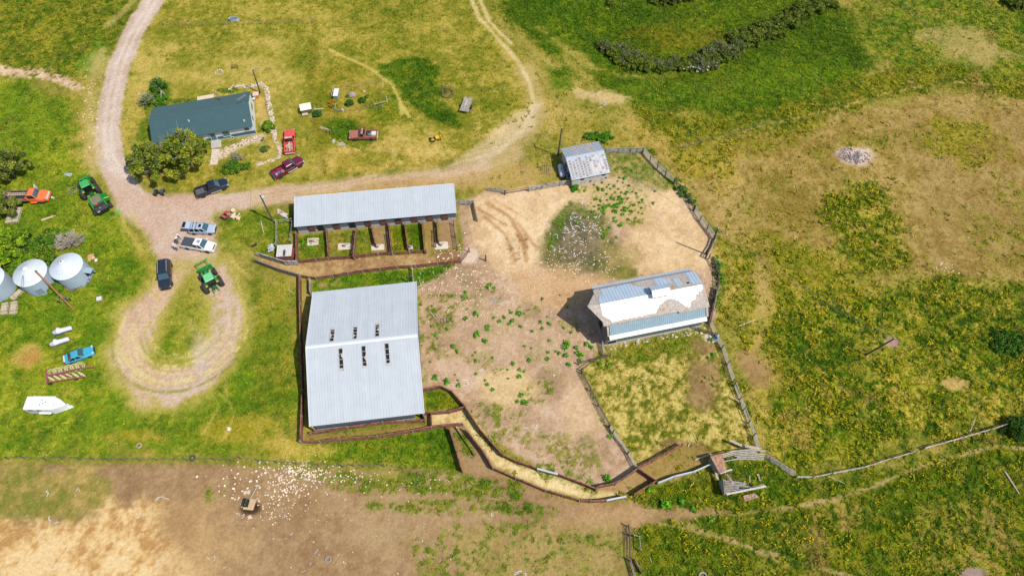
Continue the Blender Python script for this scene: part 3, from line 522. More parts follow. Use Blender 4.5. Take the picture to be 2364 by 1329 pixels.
# ground heights: the dry creek bed and small unevenness
def hz_arr(x, y):
    pts = wp([(1360, 60), (1400, 95), (1445, 130), (1530, 148), (1620, 138), (1700, 98), (1780, 60), (1880, 5), (1950, -40)])
    d = np.full(np.shape(x), 1e9)
    for a, b in zip(pts[:-1], pts[1:]):
        ex, ey = b[0] - a[0], b[1] - a[1]; t = np.clip(((x - a[0]) * ex + (y - a[1]) * ey) / (ex * ex + ey * ey), 0, 1)
        d = np.minimum(d, (x - a[0] - t * ex) ** 2 + (y - a[1] - t * ey) ** 2)
    return -1.3 * np.exp(-d / 55.0)
def hz(x, y): return float(hz_arr(np.array([x]), np.array([y]))[0])
Z = hz_arr(X, Y) + (0.16 * GR) * (N_C + N_D) * (0.4 + GR)
far = np.maximum(np.maximum(np.abs(X) - 130, 0), np.maximum(np.abs(Y - 70) - 75, 0))
# clumps within the turf: darker broad-leaved weeds, dry bleached stems, bare scrapes
_v = np.zeros((NY, NX)); _vs, _vm = poly([(1120, -60), (1900, -60), (1985, 60), (2010, 150), (1960, 215), (1850, 265), (1640, 280), (1480, 240), (1390, 200), (1290, 150), (1190, 60)], 3, 4); _v[_vs] = _vm
def clumps(n, thr, k, cols, amt, lo=0.35, valley=1.0):
    m = smooth((n - thr) * k + 0.5) * np.clip((GR - lo) / 0.3, 0, 1) * amt * (1 - _v * (1 - valley))
    c = stops(cols, N_D + 0.4 * N_C, 2.2); GC[:] = GC * (1 - m[..., None]) + c * m[..., None]
N_G = fbm(X, Y, 2.4, 131, 4, 0.75); N_H = fbm(X, Y, 6.5, 151, 4, 0.7); N_I = fbm(X * 1.0, Y * 1.6, 1.5, 171, 3, 0.8)
RIGHT = smooth((X - 20) / 20); 
clumps(N_G + 0.3 * N_D, 0.10, 9, [(52, 84, 8), (74, 104, 14), (94, 118, 20)], 0.68, lo=0.5)
clumps(N_I + 0.5 * N_H, 0.14, 8, [(176, 156, 80), (196, 174, 104), (150, 142, 50)], 0.22 + 0.18 * RIGHT, valley=0.15)
clumps(N_I - 0.6 * N_G, 0.13, 9, [(130, 142, 16), (156, 154, 18), (116, 134, 18)], 0.3 + 0.25 * RIGHT, lo=0.55, valley=0.25)
clumps(-N_H + 0.35 * N_C, 0.17, 8, [(150, 124, 76), (172, 142, 92)], 0.5 * RIGHT, valley=0.2)
GC[..., 2] *= 1 - 0.38 * np.clip(GR, 0, 1)
GC[..., 0] *= 1 + 0.04 * np.clip(GR, 0, 1)
idx = np.arange(NY * NX).reshape(NY, NX)
F = np.stack([idx[:-1, :-1], idx[:-1, 1:], idx[1:, 1:], idx[1:, :-1]], -1).reshape(-1, 4)
V = np.stack([X, Y, Z], -1).reshape(-1, 3)
soil = MV('soil_and_turf', rough=0.95, var=0.2, scale=2.2, bump=0.5, spec=0.1)
go = bpy.data.objects.new('ground', npmesh('ground', V, F, soil, GC.reshape(-1, 3))); col.objects.link(go); go['kind'] = 'structure'

# ------------------------------------------------------------------ standing grass, flowering weeds
def samp(A, x, y):
    i = np.clip(np.searchsorted(xs, x), 0, NX - 1); j = np.clip(np.searchsorted(ys, y), 0, NY - 1)
    return A[j, i]
leaf = MV('grass_blades', rough=0.7, var=0.0, bump=0.0, trans=0.3)
KEEP_OFF = []      # footprints (world polygons) kept clear of tufts, filled below
def keepoff(pts): KEEP_OFF.append(pts)
def inside(pts, x, y):
    ins = np.zeros(x.shape, bool); n = len(pts)
    for i in range(n):
        a, b = pts[i], pts[(i + 1) % n]
        if abs(b[1] - a[1]) < 1e-9: continue
        ins ^= ((a[1] > y) != (b[1] > y)) & (x < (b[0] - a[0]) * (y - a[1]) / (b[1] - a[1]) + a[0])
    return ins
def clear_of(x, y):
    k = np.ones(x.shape, bool)
    for p in KEEP_OFF: k &= ~inside(p, x, y)
    return k
def blades(x, y, z, base, hgt, wid, nb, tint, spread, lean=0.5, up=0.0):
    """nb leaf triangles per tuft"""
    n = len(x); m = n * nb
    a = rng.random(m) * 2 * np.pi; X0 = np.repeat(x, nb) + (rng.random(m) - .5) * spread * 2; Y0 = np.repeat(y, nb) + (rng.random(m) - .5) * spread * 2; Z0 = np.repeat(z, nb)
    h = np.repeat(hgt, nb) * (0.6 + 0.8 * rng.random(m)); wd = np.repeat(wid, nb) * (0.6 + 0.8 * rng.random(m))
    b = rng.random(m) * 2 * np.pi; ln = h * lean * (0.3 + rng.random(m)); Z0 = Z0 + h * up * rng.random(m)
    p0 = np.stack([X0 - np.cos(a) * wd / 2, Y0 - np.sin(a) * wd / 2, Z0 - 0.02 * (up == 0)], -1); p1 = np.stack([X0 + np.cos(a) * wd / 2, Y0 + np.sin(a) * wd / 2, Z0 - 0.02 * (up == 0)], -1)
    p2 = np.stack([X0 + np.cos(b) * ln, Y0 + np.sin(b) * ln, Z0 + h], -1)
    Vt = np.stack([p0, p1, p2], 1).reshape(-1, 3); Ft = np.arange(m * 3).reshape(-1, 3)
    t = np.repeat(tint, nb, 0) * (0.72 + 0.56 * rng.random((m, 1))); return Vt, Ft, np.repeat(t, 3, 0)
def make_grass():
    n = 330000
    x = rng.uniform(-122, 122, n); y = rng.uniform(4, 138, n)
    vis = np.abs(x) < 70 + (y - 10) * 0.40
    x, y = x[vis], y[vis]
    g = samp(GR, x, y); k = rng.random(len(x)) < np.clip(g, 0, 1) ** 1.2; x, y, g = x[k], y[k], g[k]; k = clear_of(x, y); x, y, g = x[k], y[k], g[k]
    c = samp(GC, x, y) * np.array([1.42, 1.38, 1.2]) * (0.8 + 0.4 * rng.random((len(x), 1)))
    z = samp(Z, x, y); h = 0.08 + 0.20 * g * (0.5 + rng.random(len(x))) 
    Vt, Ft, Tt = blades(x, y, z, 0, h, 0.11 + 0.07 * g, 3, c, 0.17, 1.7)
    o = bpy.data.objects.new('grass', npmesh('grass', Vt, Ft, leaf, Tt, 3)); col.objects.link(o); tag(o, 'short and knee-high grass growing all over the farm ground', 'grass', kind='stuff')
    n = 90000
    x = rng.uniform(-5, 122, n); y = rng.uniform(4, 138, n); g = samp(YW, x, y); cl = fbm(x, y, 2.6, 91, 3, 0.7); k = (rng.random(n) < g * 0.55 * smooth(cl * 5 + 0.5)); x, y = x[k], y[k]; k = clear_of(x, y); x, y = x[k], y[k]
    z = samp(Z, x, y); m = len(x)
    gc = np.array([alb((92, 118, 10)), alb((120, 132, 16)), alb((70, 100, 12))])[rng.integers(0, 3, m)] * 1.35
    yc = np.array([alb((190, 174, 10)), alb((164, 160, 16)), alb((208, 186, 14)), alb((136, 146, 18))])[rng.integers(0, 4, m)] * 1.25
    A = blades(x, y, z, 0, np.full(m, .36), np.full(m, .20), 4, gc, 0.26, 1.5); B = blades(x, y, z + .24, 0, np.full(m, .16), np.full(m, .17), 5, yc, 0.26, 2.0, up=0.8)
    nv = len(A[0]); o = bpy.data.objects.new('flowering_weeds', npmesh('flowering_weeds', np.concatenate([A[0], B[0]]), np.concatenate([A[1], B[1] + nv]), leaf, np.concatenate([A[2], B[2]]), 3)); col.objects.link(o)
    tag(o, 'yellow flowering weeds spread over the rough ground on the right', 'weeds', kind='stuff')

# ------------------------------------------------------------------ buildings
def frame(px_origin, z, ang):
    o = G(*px_origin, z); return o, R(ang)
galv = M('galvanised_sheet', (194, 199, 203), rough=0.55, metal=0.0, var=0.05, scale=0.6, spec=0.35, streak=.07)
galv2 = M('galvanised_sheet_dull', (202, 207, 210), rough=0.6, var=0.06, scale=0.5, spec=0.3, streak=.07)
dark_sheet = M('grey_wall_sheet', (108, 118, 124), rough=0.6, var=0.08)
concrete = M('concrete', (196, 188, 176), rough=0.9, var=0.14, scale=2, bump=0.2)
rust_wood = M('red_brown_boards', (128, 78, 58), rough=0.9, var=0.25, scale=5, bump=0.3, second=(100, 58, 42), sec_scale=3)
rust_dark = M('dark_brown_boards', (98, 60, 46), rough=0.9, var=0.25, scale=5, bump=0.3)
grey_wood = M('weathered_grey_boards', (172, 162, 150), rough=0.9, var=0.22, scale=4, bump=0.3, second=(136, 124, 110), sec_scale=2)
dark_wood = M('dark_weathered_wood', (92, 80, 70), rough=0.95, var=0.3, scale=4, bump=0.3)
pale_wood = M('pale_boards', (206, 190, 166), rough=0.9, var=0.18, scale=4, bump=0.2)
black = M('black_void', (16, 16, 18), rough=0.9, var=0.0)
white_paint = M('white_paint', (232, 232, 230), rough=0.6, var=0.05)
teal_roof = M('teal_roof_sheet', (64, 95, 98), rough=0.5, var=0.06, scale=0.7, spec=0.4)
teal_paint = M('teal_paint', (60, 106, 124), rough=0.7, var=0.15, scale=3)
glass = M('dark_glass', (60, 78, 84), rough=0.12, var=0.1, spec=0.6)
green_glass = M('green_window_glass', (92, 128, 116), rough=0.15, var=0.12, spec=0.6)
stone_m = M('pale_field_stone', (226, 206, 180), rough=0.95, var=0.25, scale=6, bump=0.4, second=(190, 168, 144), sec_scale=4)
steel = M('bare_steel', (150, 152, 152), rough=0.5, var=0.15)
wire_m = M('wire', (120, 118, 112), rough=0.6, var=0.0)
rust_sheet = M('rusty_sheet', (140, 92, 70), rough=0.8, var=0.25, scale=3, second=(176, 160, 146), sec_scale=1.6, sec_amt=0.6)

def win(root, name, mat, cx, y, z0, z1, wd, frame_m=None, face=-1, depth=0.05, label=None):
    """opening or window on a wall facing -y (face=-1)"""
    mb = MB(); mb.bb(cx - wd / 2, cx + wd / 2, y + face * depth - 0.01, y + face * depth + 0.01, z0, z1); o = mb.build(name, mat, root)
    if frame_m:
        f = MB(); t = 0.09; yy0, yy1 = y + face * (depth + 0.05), y
        f.bb(cx - wd / 2 - t, cx + wd / 2 + t, yy0, yy1, z1, z1 + t); f.bb(cx - wd / 2 - t, cx + wd / 2 + t, yy0, yy1, z0 - t, z0)
        f.bb(cx - wd / 2 - t, cx - wd / 2, yy0, yy1, z0, z1); f.bb(cx + wd / 2, cx + wd / 2 + t, yy0, yy1, z0, z1); f.build('frame', frame_m, o)
    return o
def foot(loc, rz, x0, x1, y0, y1, mrg=0.2):
    c, s = math.cos(rz), math.sin(rz)
    keepoff([(loc.x + x * c - y * s, loc.y + x * s + y * c) for x, y in ((x0 - mrg, y0 - mrg), (x1 + mrg, y0 - mrg), (x1 + mrg, y1 + mrg), (x0 - mrg, y1 + mrg))])

# --- horse stable: long low shed, roof falling to the south
o = G(680, 524, 2.45); L = 27.35; D = 5.5; rz = R(6.1)
t = thing('stable', 'long low stable with pale corrugated roof and a row of stall openings', 'stable', (o.x, o.y, 0), rz)
foot(o, rz, 0, L, 0, D)
MB().ribbed((0, 0, 2.45), (L, 0, 2.45), (L, D, 3.45), (0, D, 3.45), pitch=0.42, rib=0.026, rw=0.10).build('roof', galv, t)
mb = MB(); mb.bb(-.03, L + .03, D, D + .08, 3.30, 3.5); mb.build('ridge_flashing', M('pale_trim', (222, 228, 232), var=.03), t)
mb = MB(); mb.bb(-.05, 0, 0, D, 2.3, 2.5)
mb = MB(); mb.beam((-0.03, 0, 2.42), (-0.03, D, 3.42), .06, .16); mb.beam((L + .03, 0, 2.42), (L + .03, D, 3.42), .06, .16); each(mb, 'verge_trim', M('pale_trim', (222, 228, 232)), t)
wy = 0.28
mb = MB(); mb.bb(.15, L - .15, wy, wy + .12, .75, 2.36)
for i in range(int(L / .3)): mb.bb(.3 + i * .3, .36 + i * .3, wy - .025, wy, .75, 2.36)
mb.hexa([(.15, wy + .12, 0), (.27, wy + .12, 0), (.27, D - .15, 0), (.15, D - .15, 0)], [(.15, wy + .12, 2.32), (.27, wy + .12, 2.32), (.27, D - .15, 3.25), (.15, D - .15, 3.25)])
mb.hexa([(L - .27, wy + .12, 0), (L - .15, wy + .12, 0), (L - .15, D - .15, 0), (L - .27, D - .15, 0)], [(L - .27, wy + .12, 2.32), (L - .15, wy + .12, 2.32), (L - .15, D - .15, 3.25), (L - .27, D - .15, 3.25)])
mb.bb(.15, L - .15, D - .15, D - .05, 0, 3.2); mb.build('wall', dark_sheet, t)
MB().bb(.12, L - .12, wy - .06, wy + .1, 0, .75).build('foundation_wall', concrete, t)
for i, zx in enumerate((470, 555, 700, 845, 990, 1130, 1270, 1418, 1560, 1700)):
    cx = (zx - 335) / (1812 - 335) * L
    op = win(t, 'stall_opening', black, cx, wy, .45, 1.95, 1.0, None, depth=.075)
    if i not in (1, 3):
        d = MB(); h = random.uniform(.75, 1.35)
        for k in range(4): d.bb(cx - .5, cx + .5, wy - .13, wy - .09, .47 + k * h / 4, .47 + (k + .86) * h / 4)
        d.build('half_door', rust_wood, op)
    f = MB(); f.bb(cx - .58, cx - .5, wy - .1, wy, .42, 2.0); f.bb(cx + .5, cx + .58, wy - .1, wy, .42, 2.0); f.bb(cx - .5, cx + .5, wy - .1, wy, 1.95, 2.03); f.build('frame', dark_wood, op)

# --- the big machine barn
o = G(715, 984, 3.2); rz = R(6.9); W = 16.35; D = 22.1; eh, rh = 3.2, 6.35
t = thing('machine_barn', 'large barn with broad pale metal gable roof and six broken skylight strips', 'barn', (o.x, o.y, 0), rz)
foot(o, rz, 0, W, 0, D)
ry = D * 0.5
mb = MB()
mb.ribbed((0, 0, eh), (W, 0, eh), (W, ry - .02, rh), (0, ry - .02, rh), pitch=0.40, rib=0.022, rw=0.09)
mb.build('south_roof', galv, t)
MB().ribbed((W, D, eh), (0, D, eh), (0, ry + .02, rh), (W, ry + .02, rh), pitch=0.40, rib=0.022, rw=0.09).build('north_roof', galv2, t)
MB().profx([(ry - .3, rh - .03), (ry, rh + .09), (ry + .3, rh - .03), (ry, rh + .03)], -.02, W + .02).build('ridge_cap', M('pale_trim', (222, 228, 232)), t)
sl_ = (rh - eh) / ry
def roof_z(y): return eh + sl_ * (y if y < ry else D - y)
for (side, ys0, ys1, cxs) in (('s', 7.2, 10.3, (5.0, 8.35, 11.75)), ('n', 11.4, 14.1, (3.7, 7.1, 10.4))):
    for cx in cxs:
        y0 = ys0 + (0.0 if side == 's' else .2); y1 = ys1
        mb = MB(); wdt = .48
        mb.hexa([(cx - wdt / 2, y0, roof_z(y0) + .012), (cx + wdt / 2, y0, roof_z(y0) + .012), (cx + wdt / 2, y1, roof_z(y1) + .012), (cx - wdt / 2, y1, roof_z(y1) + .012)],
                [(cx - wdt / 2, y0, roof_z(y0) + .055), (cx + wdt / 2, y0, roof_z(y0) + .055), (cx + wdt / 2, y1, roof_z(y1) + .055), (cx - wdt / 2, y1, roof_z(y1) + .055)])
        sk = mb.build('skylight', black, t)
        mb = MB()
        for k in range(5):
            yy = y0 + (y1 - y0) * k / 4; mb.beam((cx - .33, yy, roof_z(yy) + .075), (cx + .33, yy, roof_z(yy) + .075), .07, .05)
        ye = y0 if side == 's' else y1; yq = ye + (.3 if side == 's' else -.3)
        mb.hexa([(cx - .31, min(ye, yq), roof_z(min(ye, yq)) + .06), (cx + .31, min(ye, yq), roof_z(min(ye, yq)) + .06), (cx + .31, max(ye, yq), roof_z(max(ye, yq)) + .06), (cx - .31, max(ye, yq), roof_z(max(ye, yq)) + .06)],
                [(cx - .31, min(ye, yq), roof_z(min(ye, yq)) + .09), (cx + .31, min(ye, yq), roof_z(min(ye, yq)) + .09), (cx + .31, max(ye, yq), roof_z(max(ye, yq)) + .09), (cx - .31, max(ye, yq), roof_z(max(ye, yq)) + .09)])
        for xx in (cx - .29, cx + .29): mb.beam((xx, y0, roof_z(y0) + .07), (xx, y1, roof_z(y1) + .07), .05, .04)
        for k in range(1):
            yy = y0 + random.uniform(.2, .8) * (y1 - y0); q = random.choice((-1, 1))
            mb.add([(cx + q * .28, yy - .5, roof_z(yy - .5) + .068), (cx + q * .28, yy + .5, roof_z(yy + .5) + .068), (cx + q * -.02, yy + random.uniform(-.3, .3), roof_z(yy) + .075)], [(0, 1, 2)])
        mb.build('frame', M('old_fibreglass', (196, 192, 182), var=.1, second=(150, 112, 82), sec_scale=3, sec_amt=.3), sk)
mb = MB(); wy = .45
mb.bb(.3, W - 1.6, wy, wy + .12, .35, 3.15)
for i in range(int((W - 2) / .3)): mb.bb(.35 + i * .3, .43 + i * .3, wy - .03, wy, .35, 3.15)
mb.bb(.3, W - .3, D - .5, D - .4, 0, 3.1)
for x0, x1 in ((.3, .42), (W - .42, W - .3)):
    mb.profx([(wy + .12, 0), (D - .5, 0), (D - .5, eh - .05), (ry, rh - .14), (wy + .12, eh - .05)], x0, x1)
mb.build('wall', dark_sheet, t)
MB().bb(.28, W - 1.6, wy - .05, wy + .15, 0, .35).build('foundation_wall', concrete, t)
mb = MB(); mb.beam((-.03, 0, eh), (-.03, ry, rh), .08, .16); mb.beam((-.03, D, eh), (-.03, ry, rh), .08, .16); mb.beam((W + .03, 0, eh), (W + .03, ry, rh), .08, .16); mb.beam((W + .03, D, eh), (W + .03, ry, rh), .08, .16)
each(mb, 'verge_trim', M('pale_trim', (222, 228, 232)), t)
for x in (.15, W - .2):
    MB().tube((x, .2, 0), (x, .2, 3.15), .14, n=8).build('corner_post', grey_wood, t)

# --- the house
o = G(583, 291.5, 2.7); rz = R(13.4); L = 18.0; D = 9.0; eh, rh = 2.7, 4.25; ov = .55
t = thing('farmhouse', 'white single-storey farmhouse with teal metal gable roof and teal wainscot', 'house', (o.x, o.y, 0), rz)
foot(o, rz, -L, 0, 0, D)
ry = D / 2
MB().ribbed((-L, 0, eh), (0, 0, eh), (0, ry - .02, rh), (-L, ry - .02, rh), pitch=.38, rib=.035, rw=.1).build('south_roof', teal_roof, t)
MB().ribbed((0, D, eh), (-L, D, eh), (-L, ry + .02, rh), (0, ry + .02, rh), pitch=.38, rib=.035, rw=.1).build('north_roof', M('teal_roof_north', (68, 98, 100), rough=.5, var=.06, scale=.7), t)
MB().profx([(ry - .25, rh - .02), (ry, rh + .08), (ry + .25, rh - .02), (ry, rh + .03)], -L - .02, .02).build('ridge_cap', teal_roof, t)
MB().profx([(.05, eh - .1), (ov, eh - .1), (ov, eh - .18), (.05, eh - .16)], -L + .05, -.05).build('soffit', M('grey_soffit', (168, 160, 156)), t)
x1 = -.12; x0 = -L + .3
mb = MB(); mb.bb(x0, x1, ov, ov + .15, 1.05, eh - .08); mb.bb(x0, x1, D - ov - .15, D - ov, 0, eh - .05)
for a, b in ((x0, x0 + .15), (x1 - .15, x1)): mb.profx([(ov + .15, .2), (D - ov - .15, .2), (D - ov - .15, eh - .02), (ry, rh - .16), (ov + .15, eh - .02)], a, b)
mb.build('wall', white_paint, t)
MB().bb(x0, x1 + .02, ov - .02, ov + .15, .35, 1.05).build('wainscot', teal_paint, t)
MB().bb(x0, x1 + .03, ov - .04, ov + .17, 0, .35).build('foundation_wall', concrete, t)
win(t, 'window', glass, -1.35, ov, 1.35, 2.15, .85, white_paint); win(t, 'window', green_glass, -5.2, ov, .85, 2.3, 1.25, white_paint); win(t, 'basement_window', glass, -4.5, ov - .04, .05, .4, .4, white_paint); win(t, 'window', glass, -13.5, ov, 1.3, 2.2, 1.2, white_paint)
d = win(t, 'door', M('teal_door', (84, 128, 136)), -7.6, ov, .36, 2.3, .95, white_paint); MB().bb(-7.9, -7.3, ov - .085, ov - .065, 1.4, 2.1).build('pane', glass, d)
m = MB(); m.bb(-8.2, -7.95, ov - .3, ov - .02, 1.9, 2.15); m.build('porch_lamp', steel, t)
MB().bb(x1, x1 + .02, 2.6, 3.4, 1.3, 2.2).build('window', glass, t); MB().bb(x1, x1 + .02, 5.2, 6.8, 1.2, 2.3).build('window', green_glass, t)
m = MB().bb(-8.4, -6.6, -1.35, ov - .05, 0, .32); m.build('stoop', concrete, t)
mb = MB(); mb.lathe([(.11, 3.3), (.11, 4.7)], 10, (-5.7, 8.0, 0)); mb.lathe([(.17, 4.7), (.17, 4.85), (.02, 5.0)], 10, (-5.7, 8.0, 0)); mb.build('chimney_pipe', steel, t)
mb = MB(); mb.box((-5.7, 8.0, 3.2), (.4, .4, .3)); mb.build('chimney_flashing', rust_wood, t)
for x, y in ((-11.0, 2.9), (-1.3, 1.2)): MB().lathe([(.12, 2.9), (.12, eh + (rh - eh) * y / ry + .28), (.02, eh + (rh - eh) * y / ry + .3)], 10, (x, y, 0)).build('vent_pipe', white_paint, t)
an = MB(); an.tube((-.9, 4.7, 4.1), (-.9, 4.7, 5.6), .03); an.tube((-1.6, 4.2, 5.5), (-.1, 5.3, 5.5), .035)
for k in range(5):
    p = Vector((-1.5 + k * .33, 4.27 + k * .24, 5.5)); an.tube(p + Vector((-.3, .42, 0)), p + Vector((.3, -.42, 0)), .02)
an.build('antenna', steel, t)
house = t
# steps and walk down from the stoop
s0 = t.matrix_basis @ Vector((-7.5, -1.5, 0)); s0 = Vector((o.x, o.y, 0)) + Matrix.Rotation(rz, 3, 'Z') @ Vector((-7.5, -1.38, 0))
st = thing('concrete_steps', 'pale concrete steps leading down from the farmhouse door', 'steps', (s0.x, s0.y, 0), R(3))
for k in range(5): MB().bb(-.7, .7, -.42 * (k + 1) - .3, -.42 * k - .3, 0, .30 - .05 * k).build('step', M('pale_concrete', (222, 204, 182), var=.1), st)
MB().bb(-.7, .7, -3.8, -2.42, 0, .05).build('landing', M('pale_concrete', (222, 204, 182)), st)

# --- old gambrel barn with the patched roof
o = G(1392, 790, 0) + Vector((.14, -.6, 0)); rz = R(12.2); L = 15.9; yc = 3.9
t = thing('gambrel_barn', 'old weathered barn with patchy white gambrel roof, cupola and pointed hay hood', 'barn', (o.x, o.y, 0), rz)
foot(o, rz, 0, L, 0, 7.8)
white_sheet = M('glare_white_roof_sheet', (255, 254, 250), rough=0.45, var=0.02, spec=0.5)  # galvanised sheet; its glare toward the camera is painted in as white
shake = M('bare_weathered_shakes', (188, 176, 164), rough=0.95, var=0.3, scale=3, bump=0.5, second=(176, 150, 108), sec_scale=1.4, sec_amt=.3)
zr, ze, zl = 6.9, 5.75, 4.15
def slope(ya, za, yb, zb, x, f): return (x, ya + (yb - ya) * f, za + (zb - za) * f)
n_ = Vector((0, 0, 1))
# boards under everything, then the sheets a few cm proud with ragged edges
mb = MB(); mb.hexa([(-.55, .75, ze - .1), (L + .3, .75, ze - .1), (L + .3, yc - .01, zr - .1), (-.55, yc - .01, zr - .1)], [(-.55, .75, ze), (L + .3, .75, ze), (L + .3, yc - .01, zr), (-.55, yc - .01, zr)])
mb.hexa([(-.5, yc + .01, zr - .1), (L + .3, yc + .01, zr - .1), (L + .3, 7.05, ze - .1), (-.5, 7.05, ze - .1)], [(-.5, yc + .01, zr), (L + .3, yc + .01, zr), (L + .3, 7.05, ze), (-.5, 7.05, ze)])
mb.add([(-.5, yc, zr), (-2.35, yc, zr + .05), (-.5, 1.3, ze + .2), (-.5, yc, zr - .1), (-2.3, yc, zr - .08), (-.5, 1.3, ze + .1)], [(0, 1, 2), (5, 4, 3), (0, 3, 4, 1), (1, 4, 5, 2)])
mb.add([(-.5, yc, zr), (-.5, 6.4, ze + .2), (-2.35, yc, zr + .05), (-.5, yc, zr - .1), (-.5, 6.4, ze + .1), (-2.3, yc, zr - .08)], [(0, 1, 2), (5, 4, 3), (1, 4, 5, 2), (2, 5, 3, 0)])
mb.build('roof_boards', shake, t)
rs = random.Random(3)
def ragged(name, mat, S, spans, lift, rib=True):
    """S(x, f) -> point on the slope; spans: list of (x, f_low, f_high)"""
    m = MB()
    for (xa, la, ha), (xb, lb, hb) in zip(spans[:-1], spans[1:]):
        if ha <= la and hb <= lb: continue
        p = [Vector(S(xa, la)), Vector(S(xb, lb)), Vector(S(xb, hb)), Vector(S(xa, ha))]; u = Vector((0, 0, lift)); m.hexa([q + u * .3 for q in p], [q + u for q in p])
    if rib:
        x = spans[0][0] + .25
        while x < spans[-1][0] - .1:
            k = max(i for i in range(len(spans)) if spans[i][0] <= x); a, b = spans[k], spans[min(k + 1, len(spans) - 1)]
            lo, hi = max(a[1], b[1]), min(a[2], b[2])
            if hi - lo > .1: m.beam(Vector(S(x, lo)) + Vector((0, 0, lift + .015)), Vector(S(x, hi)) + Vector((0, 0, lift + .015)), .09, .04)
            x += .5
    return m.build(name, mat, t)
S_s = lambda x, f: slope(.75, ze, yc, zr, x, f); S_n = lambda x, f: slope(7.05, ze, yc, zr, x, f)
sp = []
for i in range(69):
    x = -.35 + i * (L + .3) / 68; u = x / L
    lo = .10 + rs.uniform(-.03, .05)
    if u < .05: lo = .38 - u * 4
    if .50 < u < .78: lo = .18 + .42 * math.sin((u - .50) / .28 * math.pi) ** .7 + rs.uniform(-.05, .05)
    if u > .84: lo = .2 + (u - .84) * 3.6 + rs.uniform(-.06, .1)
    hi = 1.0 if u < .97 else 1.0
    if u > .92: lo = max(lo, .55 + rs.uniform(0, .25))
    sp.append((x, min(lo, .97), hi))
ragged('south_sheets', white_sheet, S_s, sp, .05)
gsheet = M('grey_roof_sheet', (184, 200, 214), rough=.55, var=.06, scale=.8)
sp = []
for i in range(40):
    x = .55 + i * 7.2 / 39; u = i / 39
    sp.append((x, .02 + rs.uniform(0, .05) + (.55 * max(0, u - .62) / .38) + (.12 if .3 < u < .38 else 0), 1.0))
ragged('north_sheets', gsheet, S_n, sp, .05)
ragged('north_sheets', gsheet, S_n, [(-.4, .8, 1), (.1, .45, 1), (.54, .5, 1)], .05)
for xa, xb, la, ha in ((9.2, 11.0, .05, .55), (9.5, 10.3, .5, .9), (12.0, 13.0, .25, .85), (14.4, 16.0, .0, .92), (11.0, 11.6, .2, .5), (7.8, 9.2, .8, 1.0)):
    ragged('patch_sheet', gsheet, S_n, [(xa, la, ha), ((xa + xb) / 2, la + rs.uniform(0, .05), ha), (xb, la + rs.uniform(0, .1), ha - rs.uniform(0, .08))], .055)
m = MB(); p = Vector(S_n(14.0, .72)); m.box(p + Vector((0, 0, .02)), (.35, .3, .08)); m.build('roof_hole', black, t)
# lower steep slopes
lowsheet = M('blue_grey_sheet', (150, 172, 182), rough=.6, var=.1, scale=.9)  # steep sheet reflects elsewhere; its missing glare is put into this darker colour
mb = MB(); mb.ribbed((.35, -.32, zl), (L - .25, -.32, zl), (L - .25, .82, ze - .22), (.35, .82, ze - .22), pitch=.3, rib=.03, rw=.1); mb.build('lower_roof', lowsheet, t)
MB().ribbed((L, 8.15, zl), (0, 8.15, zl), (0, 7.0, ze - .12), (L, 7.0, ze - .12), pitch=.5, rib=.03).build('lower_roof', gsheet, t)
MB().ribbed((.2, -.88, 3.8), (L - .1, -.88, 3.8), (L - .1, -.30, 4.17), (.2, -.30, 4.17), pitch=.5, rib=.025).build('eave_sheets', M('pale_eave_sheet', (244, 246, 248), var=.03), t)  # south eave: sunlit brightness of the flatter strip is put into the white
MB().ribbed((L + .2, 8.75, 3.8), (-.1, 8.75, 3.8), (-.1, 8.15, 4.15), (L + .2, 8.15, 4.15), pitch=.5, rib=.025).build('eave_sheets', galv2, t)
mb = MB(); mb.beam((-.5, .78, ze - .12), (L + .25, .78, ze - .12), .08, .16); mb.beam((.1, -.35, zl), (.1, .8, ze - .2), .3, .1); mb.beam((L, -.35, zl), (L, .8, ze - .2), .35, .1); mb.beam((L - 4.6, .6, ze - .02), (L + .3, .62, ze + .02), .3, .06); mb.build('eave_boards', shake, t)
# walls
mb = MB(); 
prof = [(0, .5), (7.8, .5), (7.8, zl - .2), (6.95, ze - .2), (yc, zr - .2), (.85, ze - .2), (0, zl - .2)]
nb = 26
MB().profx(prof, L - .12, L).build('gable_wall', M('grey_brown_siding', (138, 122, 112), rough=.95, var=.25, scale=4, bump=.3), t)
mb.profx(prof, 0, .12)
for i in range(nb):
    y = .15 + i * 7.5 / nb; zt = min(zl - .3 + (y) * 1.9, ze - .35 + (y - .85) * .4 if y > .85 else 99, ze - .35 + (6.95 - y) * .4 if y < 6.95 else 99, zl - .3 + (7.8 - y) * 1.9, zr - .3)
    mb.bb(-.05, -.0, y, y + .22, .2, max(zt, 2))
mb.build('gable_wall', M('grey_brown_siding', (138, 122, 112), rough=.95, var=.25, scale=4, bump=.3), t)
mb = MB(); mb.bb(.12, L - .12, 0, .12, .5, zl - .25)
for i in range(int(L / .28)): mb.bb(.15 + i * .28, .25 + i * .28, -.03, 0, .5, zl - .25)
mb.bb(.12, L - .12, 7.68, 7.8, .3, zl - .2); mb.build('side_wall', M('grey_green_siding', (118, 130, 116), rough=.85, var=.15, scale=3), t)
mb = MB(); mb.bb(-.05, L + .02, -.12, .2, 0, .5); mb.bb(-.05, .2, .2, 7.8, 0, .5); mb.build('foundation_wall', concrete, t)
win(t, 'doorway', black, 1.1, 0, .3, 1.5, 1.3, grey_wood, depth=.05)
m = MB(); m.bb(-.06, -.04, 2.2, 3.4, 1.2, 3.2); m.build('loft_opening', black, t)
